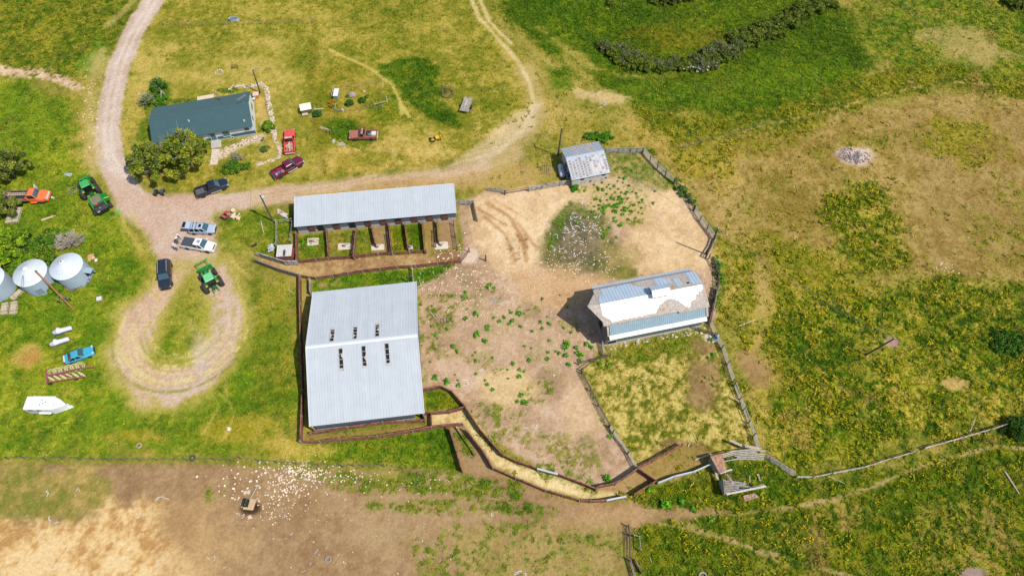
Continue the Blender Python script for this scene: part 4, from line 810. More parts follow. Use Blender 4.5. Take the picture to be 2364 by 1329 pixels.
# cupola
cp = MB(); cx = 9.0; cp.bb(cx - 1.15, cx + 1.15, yc - .7, yc + .7, zr - .4, zr + .75); cup = cp.build('cupola', M('pale_cupola_wall', (196, 190, 180), var=.15), t)
MB().ribbed((cx - 1.4, yc - .95, zr + .6), (cx + 1.4, yc - .95, zr + .6), (cx + 1.4, yc - .01, zr + 1.15), (cx - 1.4, yc - .01, zr + 1.15), pitch=.45, rib=.03).build('roof', white_sheet, cup)
MB().ribbed((cx + 1.4, yc + .95, zr + .6), (cx - 1.4, yc + .95, zr + .6), (cx - 1.4, yc + .01, zr + 1.15), (cx + 1.4, yc + .01, zr + 1.15), pitch=.45, rib=.03).build('roof', gsheet, cup)
mb = MB()
for k in range(5): mb.bb(cx - 1.05, cx + 1.05, yc - .74, yc - .7, zr + .0 + k * .12, zr + .05 + k * .12)
mb.build('louvre', dark_wood, cup)

# --- small shed roofed with stamped plates
o = G(1322, 415, 2.45); rz = R(14.2); W = 6.9; D = 6.9
t = thing('plate_roof_shed', 'small white shed roofed with stamped grey plates full of rusty circles', 'shed', (o.x, o.y, 0), rz)
foot(o, rz, 0, W, 0, D)
plate = M('stamped_grey_plate', (178, 188, 196), rough=.6, var=.08, scale=2)
plate_rust = M('rusty_plate_disc', (166, 134, 112), rough=.8, var=.25, scale=4, second=(190, 176, 164), sec_scale=3)
disc_pale = M('bleached_plate_disc', (236, 214, 190), rough=.8, var=.15, scale=4)
eh, rh = 2.45, 3.7; ryy = 4.1
MB().hexa([(-.15, -.1, eh - .06), (W + .15, -.1, eh - .06), (W + .15, ryy, rh - .06), (-.15, ryy, rh - .06)], [(-.15, -.1, eh), (W + .15, -.1, eh), (W + .15, ryy, rh), (-.15, ryy, rh)]).build('south_roof', plate, t)
MB().hexa([(-.15, ryy + .01, rh - .06), (W + .15, ryy + .01, rh - .06), (W + .15, D + .2, eh + .2), (-.15, D + .2, eh + .2)], [(-.15, ryy + .01, rh), (W + .15, ryy + .01, rh), (W + .15, D + .2, eh + .26), (-.15, D + .2, eh + .26)]).build('north_roof', plate, t)
md, mp = MB(), MB(); q = random.Random(5)
sn = Vector((0, -(rh - eh), ryy)).normalized(); rot = sn.to_track_quat('Z', 'Y').to_matrix()
for i in range(11):
    for j in range(7):
        x = .35 + i * .62; y = .25 + (j + (.5 if i % 2 else 0)) * .5
        if y > 3.75: continue
        z = eh + (rh - eh) * (y + .1) / (ryy + .1) + .02
        tgt = mp if (x > 3.5 and q.random() < .65) else md
        if q.random() < .1 and j > 4: continue
        tgt.torus((x, y, z), .15, .075, 12, 5, .45, rot=rot)
        if q.random() < .4: tgt.ball((x, y, z), (.08, .08, .03), 6)
md.build('stamped_discs', plate_rust, t); mp.build('stamped_discs', disc_pale, t)
mg, mr = MB(), MB()
for i in range(14):
    for j in range(6):
        x = .15 + i * .5; y = ryy + .35 + j * .46; z = rh - (rh - eh - .26) * (y - ryy) / (D + .2 - ryy)
        tgt = mr if i in (4, 8, 9, 10) or q.random() < .15 else mg
        tgt.box((x, y, z + .015), (.34, .26, .04), rx=-math.atan((rh - eh - .26) / (D + .2 - ryy)))
mg.build('stamped_slots', M('dark_plate_slot', (136, 146, 156)), t); mr.build('stamped_slots', plate_rust, t)
mb = MB()
for k in range(16):
    y = .2 + k * .42; z = (eh + (rh - eh) * (y + .1) / (ryy + .1)) if y < ryy else rh - (rh - eh - .26) * (y - ryy) / (D + .2 - ryy)
    mb.box((W + .12, y, z + .03), (.14, .2, .05))
mb.build('verge_clips', M('dark_clip', (66, 66, 70)), t)
mb = MB(); mb.bb(.1, W - .1, .2, .35, 0, eh - .1); mb.bb(.1, W - .1, D - .2, D - .05, 0, eh + .1)
for a, b in ((.1, .25), (W - .25, W - .1)): mb.profx([(.35, 0), (D - .2, 0), (D - .2, eh + .1), (ryy, rh - .12), (.35, eh - .1)], a, b)
mb.build('wall', M('chalky_white_wall', (222, 212, 198), var=.12, scale=2, second=(190, 178, 164), sec_scale=2), t)
for x, z0, z1, wd in ((1.9, 1.55, 2.0, .6), (5.9, 1.6, 2.1, .7), (3.5, .55, .9, .4), (6.4, .7, .95, .4)): win(t, 'vent_opening', black, x, .2, z0, z1, wd, None, depth=.03)
mb = MB(); mb.bb(.07, .1, 1.5, 2.7, .1, 2.0); mb.build('door', M('dark_door', (70, 74, 80)), t); MB().bb(.06, .1, 3.6, 4.6, 1.1, 1.9).build('window', glass, t)

# --- grain bins
bin_side = M('bin_wall_sheet', (168, 184, 196), rough=.5, var=.06, scale=1)
bin_roof = M('bin_roof_sheet', (214, 222, 228), rough=.5, var=.05, scale=1)
def bin_(px, py, rad, h, label):
    c = G(px, py, h); t = thing('grain_bin', label, 'grain bin', (c.x, c.y, 0), random.uniform(0, .3), 'round grain bins by the trees')
    foot(Vector((c.x, c.y, 0)), 0, -rad * .8, rad * .8, -rad * .8, rad * .8)
    pr = [(rad, 0)]
    for k in range(24): z = h * (k + .5) / 24; pr.append((rad + (.018 if k % 2 else -.018), z))
    MB().lathe(pr + [(rad, h)], 40).build('wall', bin_side, t)
    m = MB(); hh = 1.2; m.lathe([(rad + .12, h - .05), (rad + .12, h), (.5, h + hh), (.0, h + hh + .02)], 40)
    for i in range(26):
        a = 2 * math.pi * i / 26; e = Vector((math.cos(a), math.sin(a), 0)); m.beam(e * (rad + .1) + Vector((0, 0, h + .02)), e * .5 + Vector((0, 0, h + hh + .02)), .05, .07)
    m.build('roof', bin_roof, t)
    cap = MB().lathe([(.42, h + hh - .02), (.42, h + hh + .16), (.28, h + hh + .26), (0, h + hh + .3)], 18).build('roof_cap', M('bin_cap', (228, 230, 230)), t)
    return t, rad, h, hh
b1, r1, h1, hh1 = bin_(152.6, 614.7, 2.48, 3.3, 'rightmost grain bin, with an open hood and worn tyres heaped at its foot')
MB().lathe([(.13, h1 + hh1 + .28), (.13, h1 + hh1 + .32)], 10).build('cap_vent', black, b1)
d = MB(); d.bb(r1 - .1, r1 + 1.2, -.3, .7, 2.2, 2.3); d.bb(r1 - .1, r1 + 1.1, .6, .7, 1.2, 2.2); dd = d.build('unloading_hood', bin_side, b1); dd.rotation_euler.z = R(-8)
d = MB().bb(r1 - .04, r1 + .05, -.25, .55, .9, 2.0).build('hatch', black, b1); d.rotation_euler.z = R(-8)
b2, r2, h2, hh2 = bin_(69, 629.7, 2.5, 3.3, 'middle grain bin with a roof ladder and an auger leaning on it')
lad = MB(); aa = R(-100)
def rp(a, f): return Vector((math.cos(a) * (r2 + (.5 - r2) * f), math.sin(a) * (r2 + (.5 - r2) * f), h2 + .1 + hh2 * f))
for da in (-.1, .1): lad.path([rp(aa + da * (1 - .3 * f) , f) for f in (0, .25, .5, .72)], .03)
for k in range(7): f = k * .11; lad.tube(rp(aa - .1 * (1 - .3 * f), f), rp(aa + .1 * (1 - .3 * f), f), .022)
lad.build('roof_ladder', M('rust_ladder', (140, 100, 90)), b2)
d = MB().bb(r2 - .02, r2 + .06, -.5, .5, .5, 1.9).build('hatch', M('bin_hatch', (140, 156, 168)), b2); d.rotation_euler.z = R(-68)
bin_(-30, 645, 2.5, 3.3, 'leftmost grain bin, cut by the edge of the picture')
# auger
top = G(84, 627, 4.6); bot = G(172, 716, 0.25)
t = thing('grain_auger', 'long rusty grain auger leaning on the middle grain bin', 'auger', (bot.x, bot.y, 0)); off = Vector((bot.x, bot.y, 0))
MB().tube(bot - off, top - off, .13, n=8).build('tube', M('rust_orange', (164, 112, 62), rough=.8, var=.2), t)
MB().tube(top - off, (top - off) + Vector((-.35, .25, -.25)), .16, n=8).build('spout', M('dark_grey_steel', (90, 90, 92)), t)
mid = (bot - off) * .55 + (top - off) * .45; q = (bot - off) * .72 + (top - off) * .28
w_ = MB(); w_.tube(mid, (mid.x + .9, mid.y - .2, .3), .04); w_.tube(mid, (mid.x - .7, mid.y - .6, .3), .04); w_.tube((mid.x + .9, mid.y - .2, .3), (mid.x - .7, mid.y - .6, .3), .04); w_.build('undercarriage', steel, t)
for a, b in ((.9, -.2), (-.7, -.6)): MB().torus((mid.x + a, mid.y + b, .3), .22, .09, 14, 6, rot=Matrix.Rotation(R(90), 3, 'X')).build('wheel', M('rubber', (52, 50, 50), rough=.9), t)
MB().box(q + Vector((.25, .1, .2)), (.35, .3, .3)).build('motor', M('dark_grey_steel', (90, 90, 92)), t)

# --- little loading shed by the stable
o = G(648, 592, 1.6); t = thing('loading_hutch', 'small grey board-roofed hutch with red sides beside the stable', 'hutch', (o.x, o.y, 0), R(4))
foot(o, R(4), -1, 2, -.5, 3)
c0 = G(642, 562, 1.7) - Vector((o.x, o.y, 0)); 
mb = MB()
for k in range(6): mb.bb(-.75 + k * .42, -.75 + k * .42 + .40, -.05, 2.25, 1.6 + .01 * (k % 2), 1.68 + .01 * (k % 2))
mb.build('roof', M('pale_grey_boards', (212, 204, 194), var=.15, scale=3), t); mb = MB(); mb.bb(-.65, 1.75, .1, 2.1, 0, 1.58); mb.build('walls', M('faded_red_wall', (156, 96, 80), var=.2), t)
MB().bb(.35, .75, .0, 1.2, 1.70, 1.73).build('roof_hatch', M('dark_hatch', (70, 70, 72)), t); MB().bb(1.75, 1.95, .2, 2.0, 0, .9).build('side_ramp', rust_wood, t)

# ------------------------------------------------------------------ vehicles and machines (x forward, z up, origin on the ground)
rubber = M('rubber', (52, 50, 50), rough=0.9); rim_m = M('alloy_rim', (176, 176, 178), rough=0.35, metal=0.3); chrome = M('bright_metal', (206, 210, 214), rough=0.25, metal=0.4)
car_glass = M('car_glass', (62, 90, 98), rough=0.06, var=0.1, spec=0.8); dark_glass = M('car_side_glass', (28, 34, 38), rough=0.08, spec=0.8); plastic = M('black_plastic', (40, 40, 42), rough=0.7)
lamp_m = M('headlamp_lens', (214, 220, 222), rough=0.1, spec=0.8); tail_m = M('tail_lamp_lens', (176, 34, 30), rough=0.2)
def paint(name, rgb, rough=0.25, coat=0.7, **k): return M(name, rgb, rough=rough, coat=coat, var=k.pop('var', 0.04), **k)
def place(name, label, cat, rear, front, z=0.9, length=None, group=None):
    a, b = G(*rear, z), G(*front, z); c = (a + b) / 2; rz = math.atan2(b.y - a.y, b.x - a.x)
    return thing(name, label, cat, (c.x, c.y, 0), rz, group)
def ring(x, w, zb, zt, r=.12, crown=.03):
    return [(x, -w * .94, zb), (x, -w, zb + .12), (x, -w, zt - r), (x, -w + r, zt), (x, 0, zt + crown), (x, w - r, zt), (x, w, zt - r), (x, w, zb + .12), (x, w * .94, zb)]
def wheel(root, x, y, r=.40, wd=.26, rim=rim_m):
    s = 1 if y > 0 else -1
    e = thing('wheel', None, None, (x, y, r)); e.parent = root; 
    MB().lathey([(r * .62, -wd / 2), (r * .93, -wd / 2), (r, -wd / 3), (r, wd / 3), (r * .93, wd / 2), (r * .62, wd / 2)], 18).build('tyre', rubber, e)
    m = MB(); m.lathey([(r * .64, -wd * .42), (r * .64, wd * .42), (r * .3, wd * .46 if s > 0 else wd * .42)] if s > 0 else [(r * .3, -wd * .46), (r * .64, -wd * .42), (r * .64, wd * .42)], 14)
    m.build('rim', rim, e); return e
def cab(root, mat, prof_bot, prof_top, zb, zt, wb, wt, side_glass=True, doors=2, roof_mat=None):
    """greenhouse: prof = (rear x, front x) at belt and at roof; separate screens and side windows"""
    xb0, xb1 = prof_bot; xt0, xt1 = prof_top
    B = [(xb0, -wb, zb), (xb1, -wb, zb), (xb1, wb, zb), (xb0, wb, zb)]; T = [(xt0, -wt, zt), (xt1, -wt, zt), (xt1, wt, zt), (xt0, wt, zt)]
    MB().hexa(B, T).build('cab', mat, root, bevel=.06)
    xm = (xt0 + xt1) / 2
    m = MB(); m.hexa([(xt0 + .05, -wt + .06, zt - .01), (xt1 - .05, -wt + .06, zt - .01), (xt1 - .05, wt - .06, zt - .01), (xt0 + .05, wt - .06, zt - .01)], [(xt0 + .16, -wt + .2, zt + .035), (xt1 - .16, -wt + .2, zt + .035), (xt1 - .16, wt - .2, zt + .035), (xt0 + .16, wt - .2, zt + .035)]); m.build('roof', roof_mat or mat, root)
    def quad(p, q, r_, s_, off, name, gm):
        p, q, r_, s_ = map(Vector, (p, q, r_, s_)); n = (q - p).cross(s_ - p).normalized(); c = (p + q + r_ + s_) / 4
        if n.dot(c - Vector(((xb0 + xb1) / 2, 0, zb))) < 0: n = -n
        u = n * off; k = .10; P = [a + (c - a) * k for a in (p, q, r_, s_)]
        MB().hexa([a - u for a in P], [a + u for a in P]).build(name, gm, root)
    quad(B[1], B[2], T[2], T[1], .02, 'windscreen', car_glass); quad(B[0], B[3], T[3], T[0], .02, 'rear_window', dark_glass)
    for i, s in ((0, -1), (3, 1)):
        for d in range(doors):
            f0, f1 = d / doors, (d + 1) / doors
            L_ = lambda a, b, f: (a[0] + (b[0] - a[0]) * f, a[1] + (b[1] - a[1]) * f, a[2] + (b[2] - a[2]) * f)
            b0, b1, t0, t1 = (B[0], B[1], T[0], T[1]) if s < 0 else (B[3], B[2], T[3], T[2])
            quad(L_(b0, b1, f0 + .02), L_(b0, b1, f1 - .02), L_(t0, t1, f1 - .02), L_(t0, t1, f0 + .02), .02, 'side_window', dark_glass)
def lamps(root, xf, xr, w, zf, zr, zone=.2):
    for s in (-1, 1):
        MB().box((xf - .06, s * (w - .2), zf), (.2, .32, .16)).build('headlight', lamp_m, root)
        MB().box((xr + .05, s * (w - .1), zr), (.14, .16, .28)).build('tail_light', tail_m, root)
def mirrors(root, x, w, z, mat=plastic):
    for s in (-1, 1): MB().box((x, s * (w + .14), z), (.14, .26, .18)).build('mirror', mat, root)
def pickup(label, rear, front, pm, L=5.9, w=.98, c0=-.55, c1=1.35, bed=None, cover=None, wr=.40, bumper=chrome, side_step=None, old=False, roof_mat=None, hood_h=1.18, bedmat=None, doors=2):
    t = place('pickup_truck', label, 'pickup truck', rear, front)
    h = L / 2; zb = .42; zt = 1.12
    m = MB(); m.loft([ring(c0, w, zb, zt, .08), ring(c1 - .1, w, zb, zt + .02, .1), ring(c1 + .3, w * .99, zb, hood_h, .14), ring(h - .45, w * (.97 if old else .94), zb, hood_h - .07, .15), ring(h - .12, w * (.95 if old else .84), zb, hood_h - (.12 if old else .18), .14), ring(h - .02, w * (.93 if old else .72), zb + .1, hood_h - (.2 if old else .32), .1)]); m.build('body', pm, t)
    m = MB(); bx0 = -h + .12
    m.bb(bx0, c0 - .02, -w, -w + .14, .5, zt); m.bb(bx0, c0 - .02, w - .14, w, .5, zt); m.bb(c0 - .14, c0 - .02, -w + .14, w - .14, .5, zt); m.bb(bx0, bx0 + .1, -w + .14, w - .14, .5, zt); m.build('bed', pm, t)
    MB().bb(bx0 + .1, c0 - .14, -w + .14, w - .14, .62, .68).build('bed_floor', bedmat or M('bed_liner', (96, 96, 98), var=.2, scale=4), t)
    if cover: MB().bb(bx0 + .05, c0 - .06, -w + .07, w - .07, zt + .004, zt + .05).build('bed_cover', cover, t)
    cab(t, pm, (c0 - .0, c1 + .25), (c0 + .18, c1 - .5), zt - .05, 1.82, w - .06, w - .24, doors=doors, roof_mat=roof_mat)
    MB().bb(h - .12, h + .04, -w * .9, w * .9, .45, .72).build('front_bumper', bumper, t, bevel=.03)
    MB().bb(-h, -h + .14, -w * .96, w * .96, .45, .68).build('rear_bumper', bumper, t, bevel=.03)
    MB().bb(h - .05, h + .02, -w * .55, w * .55, .74, .98).build('grille', plastic if not old else chrome, t)
    lamps(t, h - (.02 if old else .1), -h + .12, w * (1 if old else .93), hood_h - .3, .95); mirrors(t, c1 - .05, w, 1.25, pm if side_step is None else plastic)
    for x in (h - .98, -h + 1.15):
        for s in (-1, 1): wheel(t, x, s * (w - .10), wr)
    if side_step:
        for s in (-1, 1): MB().bb(c0 + .1, c1 + .1, s * (w + .03) - .07, s * (w + .03) + .07, .42, .5).build('side_step', side_step, t)
    foot(t.location, t.rotation_euler.z, -h, h, -w, w, .1); return t
def junk(root, items, k0=0):
    """loose load in a bed: each piece its own object resting in the truck"""
    for (name, label, cat, x, y, z, fn, mat) in items:
        p = Vector(root.location) + Matrix.Rotation(root.rotation_euler.z, 3, 'Z') @ Vector((x, y, z))
        m = MB(); fn(m); o = m.build(name, mat, None, loc=p, rz=root.rotation_euler.z); tag(o, label, cat)
maroon = paint('maroon_paint', (112, 24, 52)); t = pickup('dark maroon pickup parked diagonally on the lawn beside the stone edging', (628.5, 404.5), (696.5, 366), maroon, L=6.15, side_step=chrome, wr=.42, bedmat=M('maroon_bed', (126, 46, 62)), hood_h=1.24)
junk(t, [('blue_tarp', 'blue folded tarp lying in the maroon pickup bed', 'tarp', -1.9, -.1, .68, lambda m: m.ball((0, 0, .12), (.5, .22, .14), 8, 3, .2), M('blue_tarp', (70, 120, 190))),
         ('white_bucket', 'white bucket standing in the maroon pickup bed', 'bucket', -2.35, -.35, .68, lambda m: m.lathe([(.13, 0), (.16, .34), (.13, .34), (.11, .05)], 12), white_paint),
         ('gas_can', 'red fuel can in the maroon pickup bed', 'fuel can', -1.7, .55, .68, lambda m: (m.box((0, 0, .17), (.34, .2, .3)), m.tube((.1, 0, .32), (.2, 0, .42), .03)), M('red_plastic', (200, 40, 36))),
         ('dusty_tyre', 'pale dusty tyre lying in the maroon pickup bed', 'tyre', -1.1, -.3, .68, lambda m: m.torus((0, 0, .12), .24, .11, 16, 8), M('dusty_rubber', (150, 150, 140)))])
red = paint('faded_red_paint', (226, 84, 76), rough=.45, coat=.2, var=.08); t = pickup('faded red old pickup facing away on the lawn with a rusty cab roof', (668.5, 354), (668, 298), red, L=5.6, w=.98, c0=-.35, c1=.85, old=True, bumper=M('grey_bumper', (188, 182, 176)), roof_mat=M('rusted_cab_roof', (206, 190, 184), second=(206, 128, 84), sec_scale=1.0, sec_amt=.6, var=.15), bedmat=M('red_rust_bed', (186, 120, 100), var=.3), doors=1)
junk(t, [('scrap_wood', 'pale scrap boards heaped in the red pickup bed', 'scrap wood', -1.4, 0, .68, lambda m: [m.box((random.uniform(-.6, .6), random.uniform(-.4, .4), .06 + .06 * k), (random.uniform(.5, 1.3), .14, .05), rz=random.uniform(-.9, .9)) for k in range(9)], pale_wood)])
blk = paint('black_truck_paint', (38, 42, 58)); t = pickup('black crew-cab pickup parked on the gravel under the big pine', (450.5, 445.5), (524, 419), blk, L=5.85, side_step=chrome, hood_h=1.2)
junk(t, [('tool_box', 'dark plastic tool box at the front of the black pickup bed', 'tool box', -.95, .2, .68, lambda m: (m.box((0, 0, .2), (.4, .9, .4)), m.box((0, 0, .42), (.3, .1, .06))), plastic)])
wht = paint('white_truck_paint', (244, 244, 244)); t = pickup('white pickup with a black bed cover and people at its tailgate', (419, 557), (495, 570), wht, L=5.75, w=.97, cover=M('black_bed_cover', (72, 76, 84), rough=.7), bumper=wht, hood_h=1.2)
MB().bb(.2, .75, -.28, .28, 1.86, 1.875).build('sunroof', M('grey_sunroof', (150, 152, 150)), t)
brn = M('faded_brown_paint', (180, 108, 92), rough=.6, var=.1, second=(160, 96, 76)); t = pickup('faded brown derelict pickup loaded with scrap in tall grass', (871, 309), (807.5, 310.5), brn, L=5.25, w=.95, c0=-.25, c1=.85, old=True, bumper=M('grey_bumper', (188, 182, 176)), roof_mat=M('peeling_cab_roof', (196, 180, 160), second=(168, 110, 70), sec_scale=1.5, sec_amt=.7), doors=1)
junk(t, [('water_tank', 'square white plastic tank at the back of the brown pickup bed', 'tank', -1.95, .1, .68, lambda m: (m.box((0, 0, .3), (.8, .9, .6)), m.lathe([(.1, .6), (.1, .66)], 10)), M('ivory_plastic', (226, 218, 200))),
         ('engine_block', 'black engine part lying in the brown pickup bed', 'engine', -.8, -.25, .68, lambda m: (m.box((0, 0, .22), (.5, .45, .4)), m.tube((-.3, 0, .4), (.3, .1, .45), .08), m.box((.2, .25, .3), (.2, .2, .3))), plastic),
         ('scrap_metal', 'grey scrap metal piled in the brown pickup bed', 'scrap', -1.1, .3, .68, lambda m: [m.box((random.uniform(-.4, .3), random.uniform(-.35, .3), .1 + .05 * k), (random.uniform(.3, .7), .12, .05), rz=random.uniform(-1.5, 1.5), ry=random.uniform(-.3, .3)) for k in range(10)], steel)])
MB().hexa([(.45, -.9, 1.0), (.5, -.9, 1.0), (.2, -1.7, 1.0), (.15, -1.7, 1.0)], [(.45, -.9, 1.6), (.5, -.9, 1.6), (.2, -1.7, 1.5), (.15, -1.7, 1.5)]).build('open_door', brn, t)
# orange flatbed truck
orange = paint('orange_paint', (246, 122, 66), rough=.4, coat=.3); t = place('flatbed_truck', 'bright orange flatbed truck with ladder on its brown deck', 'truck', (-6, 456), (110, 452)); h = 4.55
m = MB(); m.loft([ring(h - 3.15, 1.08, .6, 1.45, .1), ring(h - 1.7, 1.08, .6, 1.45, .1), ring(h - 1.4, 1.06, .6, 1.5, .12), ring(h - .3, 1.0, .6, 1.42, .15), ring(h - .05, .92, .7, 1.3, .12)]); m.build('body', orange, t)
cab(t, orange, (h - 3.1, h - 1.5), (h - 2.95, h - 1.95), 1.4, 2.25, 1.0, .86, doors=1)
MB().bb(h - .08, h + .06, -.95, .95, .55, .85).build('front_bumper', orange, t); MB().bb(h - .08, h, -.75, .75, .9, 1.25).build('grille', white_paint, t)
for s in (-1, 1):
    MB().box((h - .02, s * .75, 1.1), (.1, .25, .22)).build('headlight', lamp_m, t); MB().box((h - 1.1, s * 1.08, .95), (1.1, .22, .5)).build('fender', orange, t, bevel=.06); MB().box((h - 2.4, s * 1.15, .6), (1.1, .3, .12)).build('running_board', orange, t)
    wheel(t, h - 1.1, s * .98, .48, .3, white_paint); wheel(t, -h + 1.7, s * .95, .48, .4, white_paint)
MB().bb(-h, h - 3.25, -1.2, 1.2, 1.02, 1.14).build('deck', M('brown_deck', (116, 82, 82), var=.2, scale=3), t); MB().bb(-h, h - 3.2, -.4, .4, .6, 1.02).build('chassis', plastic, t)
MB().box((h - 3.3, 0, 1.45), (.08, 2.2, .65)).build('headboard', orange, t); MB().hexa([(h - 2.2, 1.05, 1.2), (h - 2.1, 1.05, 1.2), (h - 2.35, 1.75, 1.2), (h - 2.45, 1.75, 1.2)], [(h - 2.2, 1.05, 2.1), (h - 2.1, 1.05, 2.1), (h - 2.35, 1.75, 2.1), (h - 2.45, 1.75, 2.1)]).build('open_door', white_paint, t)
junk(t, [('aluminium_ladder', 'pale ladder lying on the orange flatbed deck', 'ladder', -.9, .35, 1.14, lambda m: (m.box((0, .22, .12), (3.4, .06, .1)), m.box((0, -.22, .12), (3.4, .06, .1)), [m.box((-1.4 + k * .3, 0, .12), (.05, .44, .05)) for k in range(10)]), M('cream_alloy', (230, 216, 190))),
         ('rubber_mat', 'black rubber mat rolled out on the orange flatbed deck', 'mat', -.6, .75, 1.14, lambda m: (m.box((0, 0, .05), (2.9, .5, .1)), m.tube((-1.4, .2, .12), (-1.4, -.2, .12), .07)), plastic), ('rubber_belt', 'long black belt beside the ladder on the orange flatbed', 'belt', -.3, -.25, 1.14, lambda m: (m.box((0, 0, .05), (2.4, .45, .1)), m.tube((-1.1, .2, .12), (-1.1, -.2, .12), .06)), plastic)])
foot(t.location, t.rotation_euler.z, -h, h, -1.1, 1.1)
# passenger cars
def car(label, rear, front, pm, L, w, secs, zt, gb, gt, zroof, wr=.34, doors=2, name='suv', cat='suv', rails=False, rear_up=False, glass_z=None):
    t = place(name, label, cat, rear, front, .8); h = L / 2
    MB().loft([ring(x * h, w * k, .28 + dz, z, .14) for x, k, z, dz in secs]).build('body', pm, t)
    cab(t, pm, gb, gt, zt, zroof, w - .07, w - .24, doors=doors)
    MB().bb(h - .1, h + .02, -w * .75, w * .75, .35, .58).build('front_bumper', plastic, t, bevel=.03); MB().bb(-h - .02, -h + .1, -w * .85, w * .85, .35, .6).build('rear_bumper', plastic, t, bevel=.03)
    MB().bb(h - .06, h + .01, -w * .45, w * .45, .6, .78).build('grille', plastic, t)
    lamps(t, h - .14, -h + .04, w * .92, .78, .95); mirrors(t, gb[1] - .45, w - .04, zt + .12, pm)
    for x in (h - .9, -h + .85):
        for s in (-1, 1): wheel(t, x, s * (w - .10), wr, .22)
    foot(t.location, t.rotation_euler.z, -h, h, -w, w, .1); return t
grey = paint('pale_blue_grey_paint', (176, 190, 208)); h = 2.2
t = car('pale blue-grey suv with its tailgate raised beside the white pickup', (438.5, 527), (495.5, 527.5), grey, 4.5, .9, [(-1, .9, .95, .1), (-.93, .97, 1.0, 0), (-.2, 1, 1.02, 0), (.3, 1, 1.02, 0), (.62, .97, .95, 0), (.88, .85, .84, 0), (1, .6, .66, .1)], .96, (-2.12, 1.05), (-1.75, .3), 1.6, doors=3)
MB().hexa([(-2.0, -.66, 1.60), (-1.75, -.66, 1.66), (-1.75, .66, 1.66), (-2.0, .66, 1.60)], [(-3.0, -.7, 1.86), (-2.98, -.7, 1.94), (-2.98, .7, 1.94), (-3.0, .7, 1.86)]).build('raised_tailgate', grey, t); MB().bb(-2.95, -2.5, -.55, .55, 1.82, 1.97).build('tailgate_glass', dark_glass, t).rotation_euler.y = 0.0
MB().bb(-.35, .1, -.32, .32, 1.62, 1.645).build('sunroof', dark_glass, t)
for x in (-1.3, -.75): MB().bb(x - .04, x + .04, -.66, .66, 1.66, 1.70).build('roof_bar', plastic, t)
dk = paint('black_suv_paint', (40, 46, 54)); t = car('large black suv with dark roof parked nose toward the turning loop', (380, 602), (381.5, 666), dk, 5.35, 1.0, [(-1, .94, 1.1, .1), (-.95, .98, 1.16, 0), (0, 1, 1.18, 0), (.32, 1, 1.18, 0), (.68, .97, 1.12, 0), (.92, .88, 1.0, 0), (1, .76, .8, .12)], 1.12, (-2.6, 1.15), (-2.4, .45), 1.88, wr=.4, doors=3)
for s in (-1, 1): MB().bb(-2.2, .2, s * .7 - .03, s * .7 + .03, 1.92, 1.97).build('roof_rail', chrome, t)
blue = paint('turquoise_paint', (70, 170, 196), rough=.3); t = car('turquoise two-door coupe standing in the left field below the covered machines', (149, 829), (214.5, 806), blue, 4.4, .88, [(-1, .84, .82, .1), (-.9, .95, .9, 0), (-.55, 1, .92, 0), (.25, 1, .9, 0), (.6, .98, .84, 0), (.9, .9, .74, 0), (1, .72, .6, .1)], .86, (-1.65, .75), (-.95, .0), 1.3, wr=.32, doors=2, name='coupe', cat='car')
MB().bb(-2.25, -2.05, -.72, .72, .84, .92).build('spoiler', M('pale_spoiler', (206, 226, 230)), t, bevel=.02)
# covered machines
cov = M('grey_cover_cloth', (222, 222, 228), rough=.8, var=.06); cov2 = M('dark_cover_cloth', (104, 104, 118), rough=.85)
for (a, b, lab) in (((123, 766), (162, 756), 'upper of two low machines under pale grey covers in the left field'), ((117, 793), (155, 781.5), 'lower of two pale grey covered machines, next to the turquoise coupe')):
    t = place('covered_snowmobile', lab, 'covered snowmobile', a, b, .6, group='covered machines in the left field')
    rs_ = [(-1.5, .16, .55), (-1.25, .34, .7), (-.85, .44, .8), (-.6, .55, 1.15), (-.35, .5, 1.15), (-.05, .36, .85), (.6, .33, .82), (1.25, .33, .85), (1.45, .25, .75)]
    MB().loft([[(x, -w_ * .95, .25), (x, -w_, z * .55), (x, -w_ * .6, z * .95), (x, 0, z), (x, w_ * .6, z * .95), (x, w_, z * .55), (x, w_ * .95, .25)] for x, w_, z in rs_]).build('cover', cov, t, smooth=True)
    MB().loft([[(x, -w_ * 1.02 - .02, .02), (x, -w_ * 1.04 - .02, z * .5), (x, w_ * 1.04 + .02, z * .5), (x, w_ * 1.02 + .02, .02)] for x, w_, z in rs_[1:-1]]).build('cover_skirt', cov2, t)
# quad bike by the lane
t = place('quad_bike', 'dark quad bike at the lane edge beneath the big pine', 'quad bike', (354, 443), (379, 442), .6)
MB().loft([ring(-.8, .22, .4, .75, .05), ring(-.2, .25, .4, .85, .05), ring(.3, .2, .4, .8, .05), ring(.8, .25, .4, .8, .05)]).build('body', plastic, t)
MB().box((-.3, 0, .9), (.7, .28, .12)).build('seat', M('seat_vinyl', (30, 30, 32), rough=.6), t, bevel=.03); m = MB(); m.tube((.25, -.38, 1.05), (.25, .38, 1.05), .025); m.tube((.25, 0, .8), (.25, 0, 1.05), .03); m.build('handlebar', steel, t)
for x in (-.65, .65):
    m = MB()
    for k in range(4): m.tube((x - .25 + k * .16, -.4, .92), (x - .25 + k * .16, .4, .92), .015)
    m.tube((x - .25, -.4, .92), (x + .25, -.4, .92), .02); m.tube((x - .25, .4, .92), (x + .25, .4, .92), .02); m.build('rack', steel, t)
    for s in (-1, 1): wheel(t, x, s * .45, .28, .24, steel); MB().box((x, s * .42, .62), (.6, .28, .06)).build('fender', M('dark_green_plastic', (52, 62, 56)), t)
